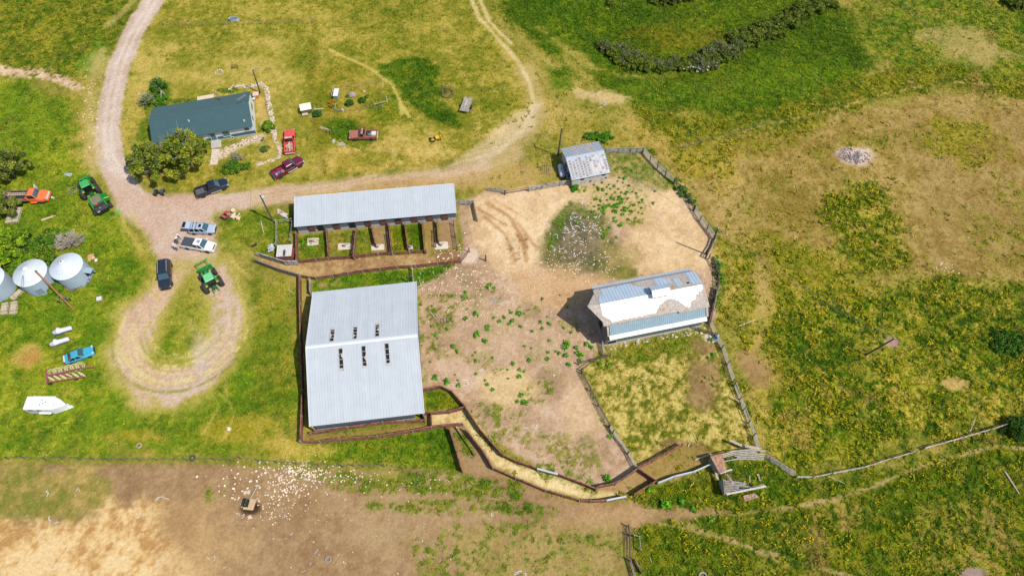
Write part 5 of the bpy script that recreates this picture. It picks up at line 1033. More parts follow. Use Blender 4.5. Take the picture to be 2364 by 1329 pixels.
# horse trailer
wt = paint('trailer_white', (246, 247, 248), rough=.35); t = place('horse_trailer', 'white enclosed horse trailer with a tapered nose in the left field', 'trailer', (64, 932), (150, 933), 1.6); h = 2.75
def tr(x, w, zb, zt): return [(x, -w, zb), (x, -w, zt - .15), (x, -w + .15, zt), (x, w - .15, zt), (x, w, zt - .15), (x, w, zb)]
MB().loft([tr(-h, 1.05, .45, 2.25), tr(1.15, 1.05, .45, 2.25), tr(2.0, .7, .45, 2.15), tr(h, .16, .5, 1.75)]).build('body', wt, t)
MB().bb(-h + .4, .9, 1.06, 1.28, 1.5, 1.58).build('awning', wt, t)
for x, y in ((-.4, .45), (-.15, -.1), (-.5, -.35), (.25, .1)): MB().box((x, y, 2.26), (.07, .22, .05), rz=.1).build('roof_vent', plastic, t)
MB().box((1.32, -.55, 2.16), (.75, .1, .1), rz=.75).build('nose_window', dark_glass, t); MB().box((1.62, .72, 1.9), (.55, .06, .3), rz=-.40).build('nose_window', dark_glass, t)
for x in (-1.9, -.6): MB().box((x, -1.06, 1.75), (.7, .03, .35)).build('side_window', dark_glass, t)
m = MB(); m.tube((2.3, -.5, .5), (3.4, 0, .5), .06); m.tube((2.3, .5, .5), (3.4, 0, .5), .06); m.box((3.0, 0, .58), (.5, .35, .1)); m.build('tongue', wt, t); MB().tube((3.1, 0, 0), (3.1, 0, .95), .05).build('jack', steel, t)
for x in (-.65, .2):
    for s in (-1, 1): wheel(t, x, s * 1.06, .36, .2, white_paint)
MB().bb(-1.1, .65, -1.25, -1.05, .75, .85).build('fender', wt, t); MB().bb(-1.1, .65, 1.05, 1.25, .75, .85).build('fender', wt, t)
foot(t.location, t.rotation_euler.z, -h, h, -1, 1)
# tractors
green = paint('tractor_green', (44, 148, 62), rough=.35, coat=.4, var=.06); yel = M('tractor_yellow', (246, 214, 70), rough=.4); amber = M('amber_lens', (246, 160, 20), rough=.3); roofg = M('sun_bleached_green_roof', (120, 206, 140), rough=.5, var=.05)
def tractor(label, rear, front, roof_mat, loader):
    t = place('tractor', label, 'tractor', rear, front, 1.0)
    MB().loft([ring(.1, .4, .75, 1.45, .08), ring(1.2, .38, .75, 1.42, .1), ring(1.9, .32, .8, 1.25, .1)]).build('hood', green, t)
    MB().bb(-1.4, 1.85, -.28, .28, .55, .85).build('chassis', M('dark_green_cast', (40, 92, 50)), t)
    cb = MB()
    for x, y in ((-.95, .62), (-.95, -.62), (.25, .55), (.25, -.55)): cb.tube((x, y, 1.0), (x * .92, y * .98, 2.42), .05)
    for y in (.62, -.62): cb.beam((-.95, y, 1.0), (.25, y * .9, 1.0), .08, .1)
    cb.beam((-.95, -.62, 1.0), (-.95, .62, 1.0), .08, .1); cb.build('cab_frame', plastic, t)
    MB().hexa([(-.9, -.6, 1.05), (.22, -.52, 1.05), (.22, .52, 1.05), (-.9, .6, 1.05)], [(-.84, -.6, 2.38), (.2, -.52, 2.38), (.2, .52, 2.38), (-.84, .6, 2.38)]).build('cab_glass', dark_glass, t)
    MB().hexa([(-1.1, -.72, 2.42), (.4, -.66, 2.42), (.4, .66, 2.42), (-1.1, .72, 2.42)], [(-1.0, -.62, 2.6), (.3, -.56, 2.6), (.3, .56, 2.6), (-1.0, .62, 2.6)]).build('cab_roof', roof_mat, t, bevel=.06)
    for s in (-1, 1):
        wheel(t, -.75, s * 1.14, .88, .50, yel); wheel(t, 1.45, s * 1.04, .62, .38, yel)
        MB().box((-.85, s * .82, 1.68), (1.0, .42, .07)).build('fender', green, t, bevel=.02); MB().box((-1.25, s * .78, 1.76), (.2, .24, .1)).build('marker_light', amber, t)
    MB().tube((.9, -.3, 1.4), (.9, -.3, 2.3), .05).build('exhaust_pipe', plastic, t)
    m = MB(); m.tube((-1.3, -.35, .6), (-2.2, -.42, .55), .05); m.tube((-1.3, .35, .6), (-2.2, .42, .55), .05); m.tube((-1.3, 0, .95), (-1.9, 0, .8), .05); m.tube((-1.4, -.3, 1.0), (-1.85, -.4, .58), .04); m.tube((-1.4, .3, 1.0), (-1.85, .4, .58), .04); m.build('hitch', green, t)
    if loader:
        for s in (-1, 1):
            m = MB(); m.beam((-.1, s * .62, 1.5), (1.7, s * .62, 1.62), .10, .16); m.beam((1.7, s * .62, 1.62), (2.75, s * .62, .7), .10, .16); m.beam((.3, s * .62, .8), (.3, s * .62, 1.5), .12, .12); m.build('loader_arm', green, t)
        MB().tube((2.3, -.62, 1.05), (2.3, .62, 1.05), .07).build('cross_tube', green, t)
        m = MB()
        if loader == 'grapple':
            m.profy([(2.6, .1), (2.75, .1), (2.85, 1.1), (2.6, 1.1)], -1.05, 1.05); m.tube((3.7, -.8, 1.25), (3.7, .8, 1.25), .08); m.tube((2.75, -.75, 1.0), (3.7, -.75, 1.25), .06); m.tube((2.75, .75, 1.0), (3.7, .75, 1.25), .06); m.ball((3.7, -.8, 1.25), .13); m.ball((3.7, .8, 1.25), .13)
            for k in (-.8, -.3, .3, .8): m.beam((2.75, k, .15), (3.6, k, .12), .07, .07)
            m.build('grapple', green, t)
        else:
            m.profy([(2.55, .15), (3.35, .05), (3.35, .11), (2.75, .25), (2.62, .55), (2.75, .95), (2.65, 1.0), (2.5, .6)], -.9, .9); m.bb(2.6, 3.2, -.92, -.87, .12, .8); m.bb(2.6, 3.2, .87, .92, .12, .8); m.build('bucket', green, t)
    t.scale = (1.1, 1.12, 1.1); foot(t.location, t.rotation_euler.z, -1, 2, -.9, .9); return t
t = tractor('green tractor with a front grapple standing by the turning loop', (498, 668), (477, 628), roofg, 'grapple')
MB().beam((-2.25, -.55, .5), (-2.25, .55, .5), .14, .12).build('drawbar', M('tan_steel', (220, 190, 130)), t)
tractor('green loader tractor hitched to the round baler', (216, 457), (194, 413), M('tractor_roof_green', (70, 176, 90), rough=.45), 'bucket')
# round baler
t = place('round_baler', 'green round baler with grey slatted belt top and black tailgate', 'baler', (241, 489.5), (217.5, 452.5), 1.1)
MB().profy([(-.9, .6), (1.2, .6), (1.35, 1.3), (.9, 2.0), (-.7, 2.0), (-1.0, 1.3)], -.78, .78).build('chamber', M('dark_chamber', (74, 74, 66), rough=.9), t)
m = MB()
for k in range(8): m.bb(-.62, .86, -.66 + k * .175, -.66 + k * .175 + .10, 2.0, 2.05)
m.build('belt_slats', M('dusty_belts', (166, 148, 118), var=.2), t)
m = MB(); m.bb(-.75, 1.0, -.86, -.76, 1.96, 2.1); m.bb(-.75, 1.0, .76, .86, 1.96, 2.1); m.bb(.88, 1.0, -.76, .76, 1.96, 2.1); m.bb(-.75, -.63, -.76, .76, 1.96, 2.1); m.build('top_frame', green, t)
for s in (-1, 1):
    MB().profy([(-1.0, .6), (1.2, .6), (1.3, 1.3), (.9, 1.95), (-.8, 1.95), (-1.1, 1.3)], s * .92 - .08, s * .92 + .08).build('side_shield', green, t); wheel(t, -.75, s * 1.22, .45, .40, yel)
m = MB(); m.hexa([(.95, -1.75, 1.1), (-.45, -1.75, 1.1), (-.45, -1.02, 1.1), (.95, -1.02, 1.1)], [(.85, -1.7, 1.75), (-.35, -1.7, 1.75), (-.35, -1.0, 1.95), (.85, -1.0, 1.95)]); m.build('open_side_shield', paint('baler_shield_green', (14, 128, 30)), t, bevel=.08)
MB().hexa([(-.42, -1.7, 1.765), (-.34, -1.7, 1.765), (-.34, -1.05, 1.96), (-.42, -1.05, 1.96)], [(-.42, -1.7, 1.79), (-.34, -1.7, 1.79), (-.34, -1.05, 1.985), (-.42, -1.05, 1.985)]).build('yellow_stripe', yel, t)
MB().profy([(-1.0, .7), (-1.0, 1.85), (-1.35, 1.95), (-1.75, 1.3), (-1.6, .6)], -.85, .85).build('tailgate', M('black_tailgate', (44, 50, 52), rough=.5), t); MB().box((-1.5, .1, 1.72), (.1, .16, .06)).build('round_badge', yel, t); MB().box((-1.72, .6, 1.3), (.05, .4, .2)).build('warning_sign', M('pale_sign', (226, 186, 170)), t)
MB().box((-.85, .25, 2.05), (.2, .32, .2)).build('twine_box', M('orange_red', (226, 86, 40)), t); m = MB(); m.tube((1.2, -.3, .6), (2.4, 0, .5), .06); m.tube((1.2, .3, .6), (2.4, 0, .5), .06); m.build('tongue', green, t)
t.scale = (1.12, 1.15, 1.1); foot(t.location, t.rotation_euler.z, -1.5, 1.2, -.9, .9)
# hay rake
rk = M('faded_red_steel', (158, 84, 84), rough=.6, var=.12); cream = M('cream_paint', (240, 222, 176), rough=.6)
t = place('hay_rake', 'red v-shaped hay rake with two rows of cream finger wheels', 'hay rake', (107, 862), (215, 848), .7); h = 3.6
def Lp(px, py, z): v = Matrix.Rotation(-t.rotation_euler.z, 3, 'Z') @ (G(px, py, z) - Vector((t.location.x, t.location.y, 0))); return Vector((v.x, v.y, z))
A0, A1 = Lp(110, 868, .9), Lp(188, 849, .9); B0, B1 = Lp(112, 882, .8), Lp(196, 869, .8)
m = MB(); m.beam(A0 + Vector((0, .12, 0)), A1, .14, .16); m.beam(A0 - Vector((0, .15, 0)), A1, .12, .14); m.build('frame_arm', rk, t); m = MB(); m.beam(B0, B1, .13, .15); m.build('frame_arm', rk, t)
m = MB(); m.beam(Lp(107, 855, .95), Lp(109, 884, .95), .25, .2); m.build('rear_beam', rk, t); m = MB(); m.beam(Lp(186, 850, .8), Lp(217, 847, .6), .16, .14); m.beam(Lp(186, 846, .8), Lp(196, 851, .8), .1, .1); m.build('tongue', rk, t)
m = MB(); m.beam(Lp(142, 864, .85), Lp(178, 873, .8), .1, .12); m.build('brace', rk, t)
for i in range(6):
    f = (i + .5) / 6; p = A0 * (1 - f) + A1 * f + Vector((0, .55, -.25)); 
    e = thing('rake_wheel', None, None, p); e.parent = t; ro = Matrix.Rotation(R(18), 3, 'Z') @ Matrix.Rotation(R(50), 3, 'X'); m = MB(); m.torus((0, 0, 0), .58, .035, 20, 5, rot=ro); m.torus((0, 0, 0), .3, .03, 14, 5, rot=ro)
    for k in range(20): a = 2 * math.pi * k / 20; m.tube(ro @ Vector((math.cos(a) * .3, math.sin(a) * .3, 0)), ro @ Vector((math.cos(a) * .72, math.sin(a) * .72, .05)), .016, n=4)
    m.build('finger_ring', cream, e)
    p = B0 * (1 - f) + B1 * f + Vector((-.2, .55, -.15)); e = thing('rake_wheel', None, None, p); e.parent = t; ro = Matrix.Rotation(R(-30), 3, 'Z') @ Matrix.Rotation(R(82), 3, 'X'); m = MB(); m.torus((0, 0, 0), .6, .05, 18, 5, rot=ro)
    for k in range(16): a = 2 * math.pi * k / 16; m.tube((0, 0, 0), ro @ Vector((math.cos(a) * .7, math.sin(a) * .7, .02)), .025, n=4)
    m.ball((0, 0, 0), .16); m.build('finger_ring', cream, e)
for px, py in ((116, 886), (176, 875)): p = Lp(px, py, .28); wheel(t, p.x, p.y, .28, .16, steel)
# wooden trailer
t = place('flat_trailer', 'weathered grey plank trailer left standing in the grass', 'trailer', (1068, 263), (1085, 218), .8); h = 1.85
m = MB()
for k in range(7): m.bb(-h + .35, h, -.86 + k * .248, -.86 + k * .248 + .235, .72 + .008 * (k % 3), .78 + .008 * (k % 3))
m.build('plank_deck', grey_wood, t); m = MB(); m.bb(-h, -h + .3, -.9, .9, .70, .79); m.build('end_board', grey_wood, t); MB().bb(-h, h, -.3, .3, .5, .72).build('chassis', dark_wood, t); m = MB(); m.box((.3, .1, .8), (1.6, .2, .04), rz=.08); m.build('loose_plank', M('pale_boards', (206, 190, 166)), t)
for s in (-1, 1): wheel(t, -.1, s * 1.0, .4, .2, steel)
MB().tube((-1.3, -.9, .6), (-1.45, -1.5, .55), .05).build('winch_arm', steel, t); foot(t.location, t.rotation_euler.z, -h, h, -.9, .9)
# yellow garden tractor and the red mower
def mower(label, rear, front, mat, front_bar):
    t = place('garden_tractor', label, 'garden tractor', rear, front, .5)
    MB().loft([ring(.1, .32, .35, .8, .06), ring(.55, .32, .35, .78, .06), ring(.8, .24, .4, .7, .06)]).build('hood', mat, t); MB().bb(-.8, .2, -.3, .3, .3, .5).build('chassis', plastic, t)
    m = MB(); m.box((-.45, 0, .62), (.4, .42, .1)); m.box((-.66, 0, .82), (.1, .42, .36)); m.build('seat', M('grey_seat', (140, 128, 126)), t, bevel=.03); m = MB(); m.tube((0, 0, .7), (-.12, 0, .95), .02); m.torus((-.12, 0, .95), .16, .02, 14, 5, rot=Matrix.Rotation(R(-25), 3, 'Y')); m.build('steering_wheel', plastic, t)
    for s in (-1, 1): MB().box((-.5, s * .42, .62), (.6, .24, .06)).build('fender', mat, t); wheel(t, -.5, s * .42, .26, .22, mat); wheel(t, .6, s * .38, .18, .14, mat)
    if front_bar: m = MB(); m.box((1.15, 0, .35), (.1, 1.1, .35)); m.tube((.8, .2, .4), (1.15, .2, .35), .04); m.tube((.8, -.2, .4), (1.15, -.2, .35), .04); m.build('blade', mat, t)
    else: MB().lathe([(.5, .15), (.5, .28), (.3, .32)], 14).build('mower_deck', mat, t)
mower('small yellow garden tractor with front blade abandoned in the grass', (995, 321), (1013, 317), M('mower_yellow', (240, 178, 40)), True)
mower('red and black ride-on mower beside the junk heap by the yard', (516, 501), (524, 491), M('mower_red', (196, 60, 56)), False)

# ------------------------------------------------------------------ fences, gates, poles
board_brown = M('brown_fence_boards', (152, 100, 80), rough=.95, var=.25, scale=2.5, bump=.3, second=(108, 66, 52), sec_scale=1.5)
board_grey = M('grey_fence_boards', (192, 184, 172), rough=.95, var=.2, scale=2.5, bump=.3, second=(140, 130, 116), sec_scale=1.5)
pole_grey = M('grey_fence_poles', (186, 176, 160), rough=.95, var=.25, scale=2, bump=.3)
post_dark = M('dark_posts', (104, 90, 78), rough=.95, var=.2, scale=4)
fr = random.Random(21)
def fence(name, label, px, H, rails, rh, mat, post_sp=2.4, post_r=.09, thick=.05, post_m=None, round_rail=False, missing=0.0, posts=True, sag=.04, cat='fence', ztop=None, cap=False, over=.12):
    """px: photo pixels of the top rail; rails: heights of the rail centres"""
    pts = [G(x, y, ztop or H) for x, y in px]; pts = [Vector((p.x, p.y, 0)) for p in pts]
    o = pts[0].copy(); t = thing(name, label, cat, o)
    st = [o]                                   # post stations
    for a, b in zip(pts[:-1], pts[1:]):
        n = max(1, round((b - a).length / post_sp))
        for i in range(1, n + 1): st.append(a + (b - a) * i / n)
    loc = [p - o for p in st]
    if posts:
        me = None
        for i, p in enumerate(loc):
            if me is None: me = MB().tube((0, 0, 0), (0, 0, H + over), post_r, post_r * .9, 6).mesh('post', post_m or mat)
            c = bpy.data.objects.new('post', me); col.objects.link(c); c.parent = t; c.location = p; c.rotation_euler = (fr.uniform(-.05, .05), fr.uniform(-.05, .05), fr.uniform(0, 3))
    for z in rails:
        m = MB()
        for a, b in zip(loc[:-1], loc[1:]):
            if fr.random() < missing and z != rails[-1]: continue
            d = (b - a).normalized() * .04; za, zb = z + fr.uniform(-sag, sag), z + fr.uniform(-sag, sag)
            pa, pb = a - d + Vector((0, 0, za)), b + d + Vector((0, 0, zb))
            if round_rail: m.tube(pa, pb, rh / 2, rh / 2 * .85, 6)
            else: m.beam(pa, pb, thick, rh)
        if m.v: m.build('rail', mat, t)
    if cap:
        m = MB()
        for a, b in zip(loc[:-1], loc[1:]): m.beam(a + Vector((0, 0, H + .02)), b + Vector((0, 0, H + .02)), .16, .04)
        m.build('top_board', mat, t)
    return t
def zpx(ox, oy, pts, k=3.908): return [(ox + x / k, oy + y / k) for x, y in pts]
BR = (.18, .46, .74, 1.02, 1.28)
# stable pens
fence('board_fence', 'brown board fence along the south side of the stable pens', [(684.7, 601), (728, 597), (756, 593.5), (815, 590), (871, 583), (905, 582), (984, 577)], 1.0, (.2, .48, .76, .95), .17, board_brown, 3.6, post_m=grey_wood, post_r=.11)
fence('board_fence', 'brown board fence closing the west end of the stable pens', [(683, 533), (683.5, 601)], 1.4, BR, .24, board_brown, 3, cap=True)
for i, (a, b, lab) in enumerate((((752.5, 527), (757.6, 591), 'brown divider fence east of the pen with the round concrete slab'), ((821.6, 527), (815, 590), 'brown divider fence east of the second stable pen'), ((857, 519), (866, 562), 'brown divider fence between the grassy third pen and the bare fourth pen'),
                         ((897, 514), (903.5, 578), 'brown divider fence on the west edge of the weedy green pens'), ((934, 512), (941, 570), 'brown divider fence between the two weedy green pens'), ((974, 509), (980, 576), 'brown divider fence on the east edge of the weedy green pens'), ((1008, 506), (1012, 555), 'short brown divider fence ending above the eastmost concrete slab'))):
    fence('pen_divider', lab, [a, b], 1.35, BR[:4] + (1.24,), .22, board_brown, 3, cap=True)
fence('pipe_gate', 'open dark pipe gate at the east end of the stable pens', [(1046, 510), (1055, 569)], 1.3, (.2, .5, .8, 1.1, 1.28), .06, post_dark, 3, round_rail=True, cat='gate')
fence('pipe_gate', 'dark pipe gate closing the bare fourth pen beside the weedy pens', [(893, 536), (900, 580)], 1.25, (.2, .5, .8, 1.1, 1.22), .06, post_dark, 3, round_rail=True, cat='gate'); fence('pipe_gate', 'dark pipe gate beside the divider of the second pen', [(816, 541), (812, 584)], 1.25, (.2, .5, .8, 1.1, 1.22), .06, post_dark, 3, round_rail=True, cat='gate')
fence('pipe_gate', 'dark pipe gate hung west of the eastmost concrete slab', [(1003, 528), (1005, 562)], 1.25, (.2, .5, .8, 1.1, 1.22), .06, post_dark, 3, round_rail=True, cat='gate')
fence('board_fence', 'long brown board fence on the south side of the stable lane', [(691, 634.5), (728, 639.6), (766.6, 634.5), (835.6, 623), (915, 614), (958.5, 611.5), (1009.6, 606), (1063.4, 600)], 1.0, (.2, .48, .76, .95), .16, board_brown, 3.0, post_m=grey_wood, post_r=.1)
fence('board_fence', 'grey board fence bending past the loading hutch', [(592.6, 583), (655.8, 602.7), (683.5, 602)], 1.4, BR, .25, board_grey, 2.4, cap=True)
fence('board_fence', 'grey board fence on the lower side of the lane mouth', [(585.5, 598), (638.5, 618.5), (689.8, 633.5)], 1.3, BR[:4] + (1.18,), .24, M('dark_grey_boards', (128, 116, 104), rough=.95, var=.2), 2.4, cap=True)
fence('rusty_gate', 'rusty pipe gate swung open at the end of the stable lane', [(1063, 598), (1083, 572)], 1.3, (.2, .5, .8, 1.1, 1.28), .06, M('rust_pipe', (140, 70, 66)), 3, round_rail=True, cat='gate')
# round the big barn
fence('board_fence', 'tall brown board fence in the shadow west of the machine barn', [(690.5, 637), (691, 700), (693, 793), (697, 900), (692.5, 1017)], 1.5, (.2, .5, .8, 1.1, 1.38), .26, board_brown, 5, cap=True, post_m=grey_wood, post_r=.12)
fence('board_fence', 'short grey fence between the stable lane and the machine barn', [(713.5, 641), (714, 672)], 1.4, BR, .22, board_grey, 2.4)
fence('board_fence', 'outer brown board fence running south of the machine barn', [(692.5, 1017), (738, 1017), (782, 1012.5), (869, 1005.6), (951, 992), (995.6, 983.7), (1068.5, 976)], 1.3, BR[:4] + (1.16,), .2, board_brown, 4.2, post_m=grey_wood, cap=True)
fence('board_fence', 'inner brown board fence close along the south wall of the machine barn', [(716, 998), (800, 985), (882, 973.5), (979, 968)], 1.2, (.2, .5, .8, 1.08), .2, board_brown, 4, post_m=grey_wood, cap=True)
fence('board_fence', 'brown board fence around the small weedy paddock east of the machine barn', [(974, 898), (1015, 890), (1043, 902), (1073.6, 937.6), (1035, 948), (979, 952)], 1.3, BR[:4] + (1.16,), .22, board_brown, 3, cap=True)
fence('board_fence', 'short crooked brown fence at the southeast corner of the machine barn', [(977, 932), (979, 968)], 1.3, BR[:4] + (1.16,), .2, board_brown, 2.2); fence('board_fence', 'short brown cross fence below the small weedy paddock', [(994, 951), (995.6, 983)], 1.3, BR[:4] + (1.16,), .2, board_brown, 2.4)
fence('board_fence', 'grey rail fence between the stable lane and the machine barn northeast corner', [(950.5, 614), (954, 653)], 1.4, BR, .1, board_grey, 2.4)
# straw lane
fence('board_fence', 'brown board fence along the corral side of the straw lane', [(1073.6, 937.6), (1107, 989), (1160.6, 1049), (1190, 1062), (1240, 1080), (1290, 1094), (1344, 1114), (1376, 1127)], 1.4, BR, .24, board_brown, 3, cap=True)
fence('board_fence', 'brown board fence along the outer side of the straw lane', [(1073.6, 989), (1117, 1043), (1137.6, 1078.6), (1190, 1101.6), (1259, 1130), (1338.6, 1152.8), (1364, 1155), (1400, 1153), (1446, 1145)], 1.4, BR, .24, board_brown, 3, cap=True, post_m=grey_wood)
fence('board_fence', 'brown fence bending from the straw lane mouth up to the fence crossing', [(1376, 1127), (1384, 1121), (1422, 1114), (1472, 1081)], 1.4, BR, .22, board_brown, 2.6, cap=True); fence('board_fence', 'brown fence running down from the fence crossing beside the sheet metal fence', [(1472, 1079), (1515, 1108)], 1.4, BR, .24, board_brown, 2.4, cap=True)
fence('board_fence', 'brown gate panel between the straw lane end and the sheet metal fence', [(1464, 1140), (1515, 1109)], 1.4, BR, .22, board_brown, 2.4, cap=True)
fence('board_fence', 'brown rail fence reaching into the yellow paddock from the fence crossing', [(1475.5, 1077), (1507.5, 1062), (1576.6, 1023.5)], 1.3, (.2, .55, .9, 1.2), .18, board_brown, 3, cap=True)
fence('panel_gate', 'tall brown board panel slanting down toward the ruined planks', [(1037, 986), (1067, 1085)], 1.5, (.2, .5, .8, 1.1, 1.38), .24, board_brown, 4, cat='gate', cap=True)
fence('pole_fence', 'dark pole gate lying beside the straw lane bend', [(1052, 986), (1094, 1048)], .6, (.1, .25, .4, .55), .07, post_dark, 4, round_rail=True, cat='gate')
# pale galvanised sheets leaning on the lane fences
for a, b, lab in (((1240, 1080), (1288, 1093), 'galvanised sheet fixed on the corral side fence of the straw lane'), ((1400, 1153), (1446, 1144), 'narrow galvanised sheet at the end of the straw lane fence')):
    p, q = G(*a, 1.45), G(*b, 1.45); o = Vector((p.x, p.y, 0)); m = MB(); m.beam(p - o - Vector((0, .1, .25)), q - o - Vector((0, .1, .25)), .04, .55); m.beam(p - o + Vector((0, -.05, .02)), q - o + Vector((0, -.05, .02)), .22, .03); tag(m.build('metal_sheet', galv2, None, loc=o), lab, 'metal sheet')
fence('sheet_fence', 'pale corrugated sheet fence leading to the ruined rust-roofed pen', zpx(1180, 989, [(1330, 485), (1480, 425), (1650, 385), (1810, 315)]), 1.2, (.3, .85), .52, galv2, 2.5, thick=.05, cat='fence', cap=True)
# paddock and corral fences of grey poles
GP = (.2, .56, .92, 1.26)
fence('pole_fence', 'dark brown pole fence on the west side of the yellow paddock, upper half', [(1344, 854.5), (1364, 895), (1382, 931), (1408, 978)], 1.2, (.3, .75, 1.17), .10, dark_wood, 2.6, round_rail=True, post_m=post_dark)
fence('pole_fence', 'grey pole fence on the west side of the yellow paddock, lower half', [(1409, 980), (1417, 993), (1452.5, 1041.5), (1472, 1078)], 1.3, GP, .10, pole_grey, 2.6, round_rail=True, post_m=post_dark)
fence('pole_fence', 'weathered rail fence at the northwest corner of the yellow paddock', [(1337, 835), (1372, 827.6), (1410, 816)], 1.2, (.5, 1.1), .12, dark_wood, 3, round_rail=True, post_m=post_dark); fence('pole_fence', 'brown rail between the paddock corner post and the leaning rail fence', [(1344, 850), (1372, 829)], 1.2, (.5, 1.1), .12, dark_wood, 3, round_rail=True)
fence('pole_fence', 'short grey fence running south from the gambrel barn corner', [(1391, 786), (1397, 814)], 1.3, GP, .12, pole_grey, 2, round_rail=True)
fence('pole_fence', 'grey board fence from the plate-roofed shed to the north corral corner', [(1401, 341.5), (1487, 341.5)], 1.4, BR, .2, board_grey, 2.6)
fence('pole_fence', 'grey pole fence curving down the northeast side of the corral', [(1487, 341.5), (1520, 378.6), (1558.7, 412)], 1.45, (.25, .65, 1.05, 1.42), .13, pole_grey, 2.6, round_rail=True, post_m=post_dark)
fence('pole_fence', 'grey pole fence with weeds climbing through it, northeast of the corral', [(1558.7, 412), (1585, 441), (1604, 474), (1606, 476)], 1.4, (.4, .8, 1.2), .1, post_dark, 1.5, round_rail=True)
fence('pole_fence', 'grey pole fence between the climbing weeds and the leaning utility pole', [(1606, 474), (1620, 499), (1653.4, 542.4)], 1.45, (.25, .65, 1.05, 1.42), .13, pole_grey, 2.6, round_rail=True, post_m=post_dark)
fence('pole_fence', 'leaning grey rails beside the utility pole east of the corral', [(1655, 543), (1650, 560), (1634, 586)], 1.5, (.3, .8, 1.3, 1.5), .2, board_grey, 2.2, post_m=post_dark)
fence('pole_fence', 'curved pole fence wrapped in green weeds east of the corral', [(1640, 588), (1654, 607), (1661, 628), (1661, 660)], 1.4, (.4, .8, 1.2), .1, post_dark, 1.3, round_rail=True)
fence('board_fence', 'grey board fence throwing a dark shadow just east of the gambrel barn', [(1660, 660), (1650, 705), (1643, 739)], 1.5, (.2, .5, .8, 1.1, 1.4), .24, board_grey, 2.4)
fence('pole_fence', 'grey pole fence on the east side of the yellow paddock, upper half', [(1643, 739), (1656, 770), (1671, 795.6), (1684, 834), (1697, 875)], 1.4, GP, .12, pole_grey, 2.6, round_rail=True, post_m=post_dark)
fence('pole_fence', 'broken grey pole fence on the east side of the yellow paddock, lower half', [(1700, 882), (1713, 915), (1722, 940), (1745, 1000), (1755, 1032)], 1.4, GP, .13, pole_grey, 2.6, round_rail=True, post_m=post_dark, missing=.12)
fence('pole_gate', 'dark pole gate between the gambrel barn and the blue barrel', [(1596, 752), (1652, 768)], 1.1, (.3, .55, .8, 1.05), .07, post_dark, 5, round_rail=True, cat='gate')
fence('board_fence', 'grey board fence below the plate-roofed shed', [(1222, 431), (1262, 424), (1325, 413)], 1.4, BR, .2, board_grey, 2.6); fence('rail_fence', 'thin dark rail between the lane gate and the grey board fence', [(1165, 441), (1222, 432)], 1.1, (.5, 1.0), .08, rust_dark, 3)
fence('board_gate', 'grey board gate panel standing north of the straw corral', [(1127, 432), (1167, 439)], 1.1, (.2, .5, .8, 1.05), .16, board_grey, 3, cat='gate')
fence('board_fence', 'grey board fence jutting east from the stable', [(1052, 463), (1093, 463)], 1.4, BR, .2, board_grey, 2.6); fence('board_fence', 'narrow grey fence turning south at the stable east end', [(1093, 463), (1102, 502)], 1.3, BR[:4] + (1.2,), .16, board_grey, 2.6)
fence('rail_fence', 'old grey rail on posts at the top of the loading pen', [(636, 508), (672, 504.5)], 1.2, (.6, 1.15), .14, board_grey, 2.6); fence('rail_fence', 'old grey rail on the west side of the loading pen', [(636, 508), (637, 548), (635, 562)], 1.2, (.6, 1.15), .12, board_grey, 3); fence('rail_fence', 'old grey rail on the east side of the loading pen', [(673, 512), (669, 552)], 1.2, (.6, 1.15), .10, board_grey, 3)
# field fences
fence('rail_fence', 'thin grey rail fence crossing the flowering weeds in the lower right', zpx(1764, 989, [(300, 430), (450, 432), (620, 398), (900, 345), (1160, 262), (1380, 200)]), 1.0, (.55, .98), .13, board_grey, 3.6, round_rail=True, post_m=post_dark)
fence('rail_fence', 'pale rail fence continuing to the right edge above the dark grass', [(2135, 1033), (2225, 1008), (2290, 989), (2364, 966), (2400, 955)], 1.0, (.5, .98), .16, board_grey, 4, round_rail=True, post_m=post_dark)
def post_row(label, tops, wires, H=1.25, lean=.05, dark=True, r=.07, name='wire_fence'):
    P = [G(x, y, H) for x, y in tops]; o = Vector((P[0].x, P[0].y, 0)); t = thing(name, label, 'fence', o)
    me = MB().tube((0, 0, 0), (0, 0, H), r, r * .85, 6).mesh('post', post_dark if dark else grey_wood)
    for p in P:
        c = bpy.data.objects.new('post', me); col.objects.link(c); c.parent = t; c.location = (p.x - o.x, p.y - o.y, hz(p.x, p.y)); c.rotation_euler = (fr.uniform(-lean, lean), fr.uniform(-lean, lean), 0)
    for z in wires: m = MB(); m.path([Vector((p.x - o.x, p.y - o.y, z + hz(p.x, p.y))) for p in P], .012, 4); m.build('wire', wire_m, t)
post_row('wire fence with dark posts along the top of the dirt field', [(9, 1055), (45, 1053), (95, 1056), (133, 1053), (175, 1056), (207, 1057), (241, 1058), (274, 1057), (315, 1058), (354, 1057), (424, 1057), (488, 1056), (526, 1059), (552, 1054), (592, 1060), (634, 1063), (679, 1067), (731, 1070), (788, 1072), (812, 1071), (836, 1073), (883, 1071), (926, 1077)], (.5, .85, 1.15))
post_row('wire fence with pale posts crossing the top of the house lawn', [(374, 47), (403, 48), (430, 48), (467, 49), (518, 48), (560, 48), (600, 46), (660, 44), (720, 42)], (.5, 1.1), dark=False)
post_row('wire fence of thin dark posts climbing the upper right slope', [(2085, 3), (2095, 11), (2103, 17), (2117, 28), (2140, 53), (2157, 67), (2212, 111)], (.5, 1.0), lean=.12)
post_row('wire fence of pale posts between the shed and the dry rise', [(1571, 332), (1584, 334), (1606, 325), (1625, 318), (1700, 300), (1800, 275)], (.6, 1.1), dark=False); post_row('wire fence posts standing in the northwest pasture', [(9, 277), (132, 130), (186, 114), (196, 97)], (.9,))
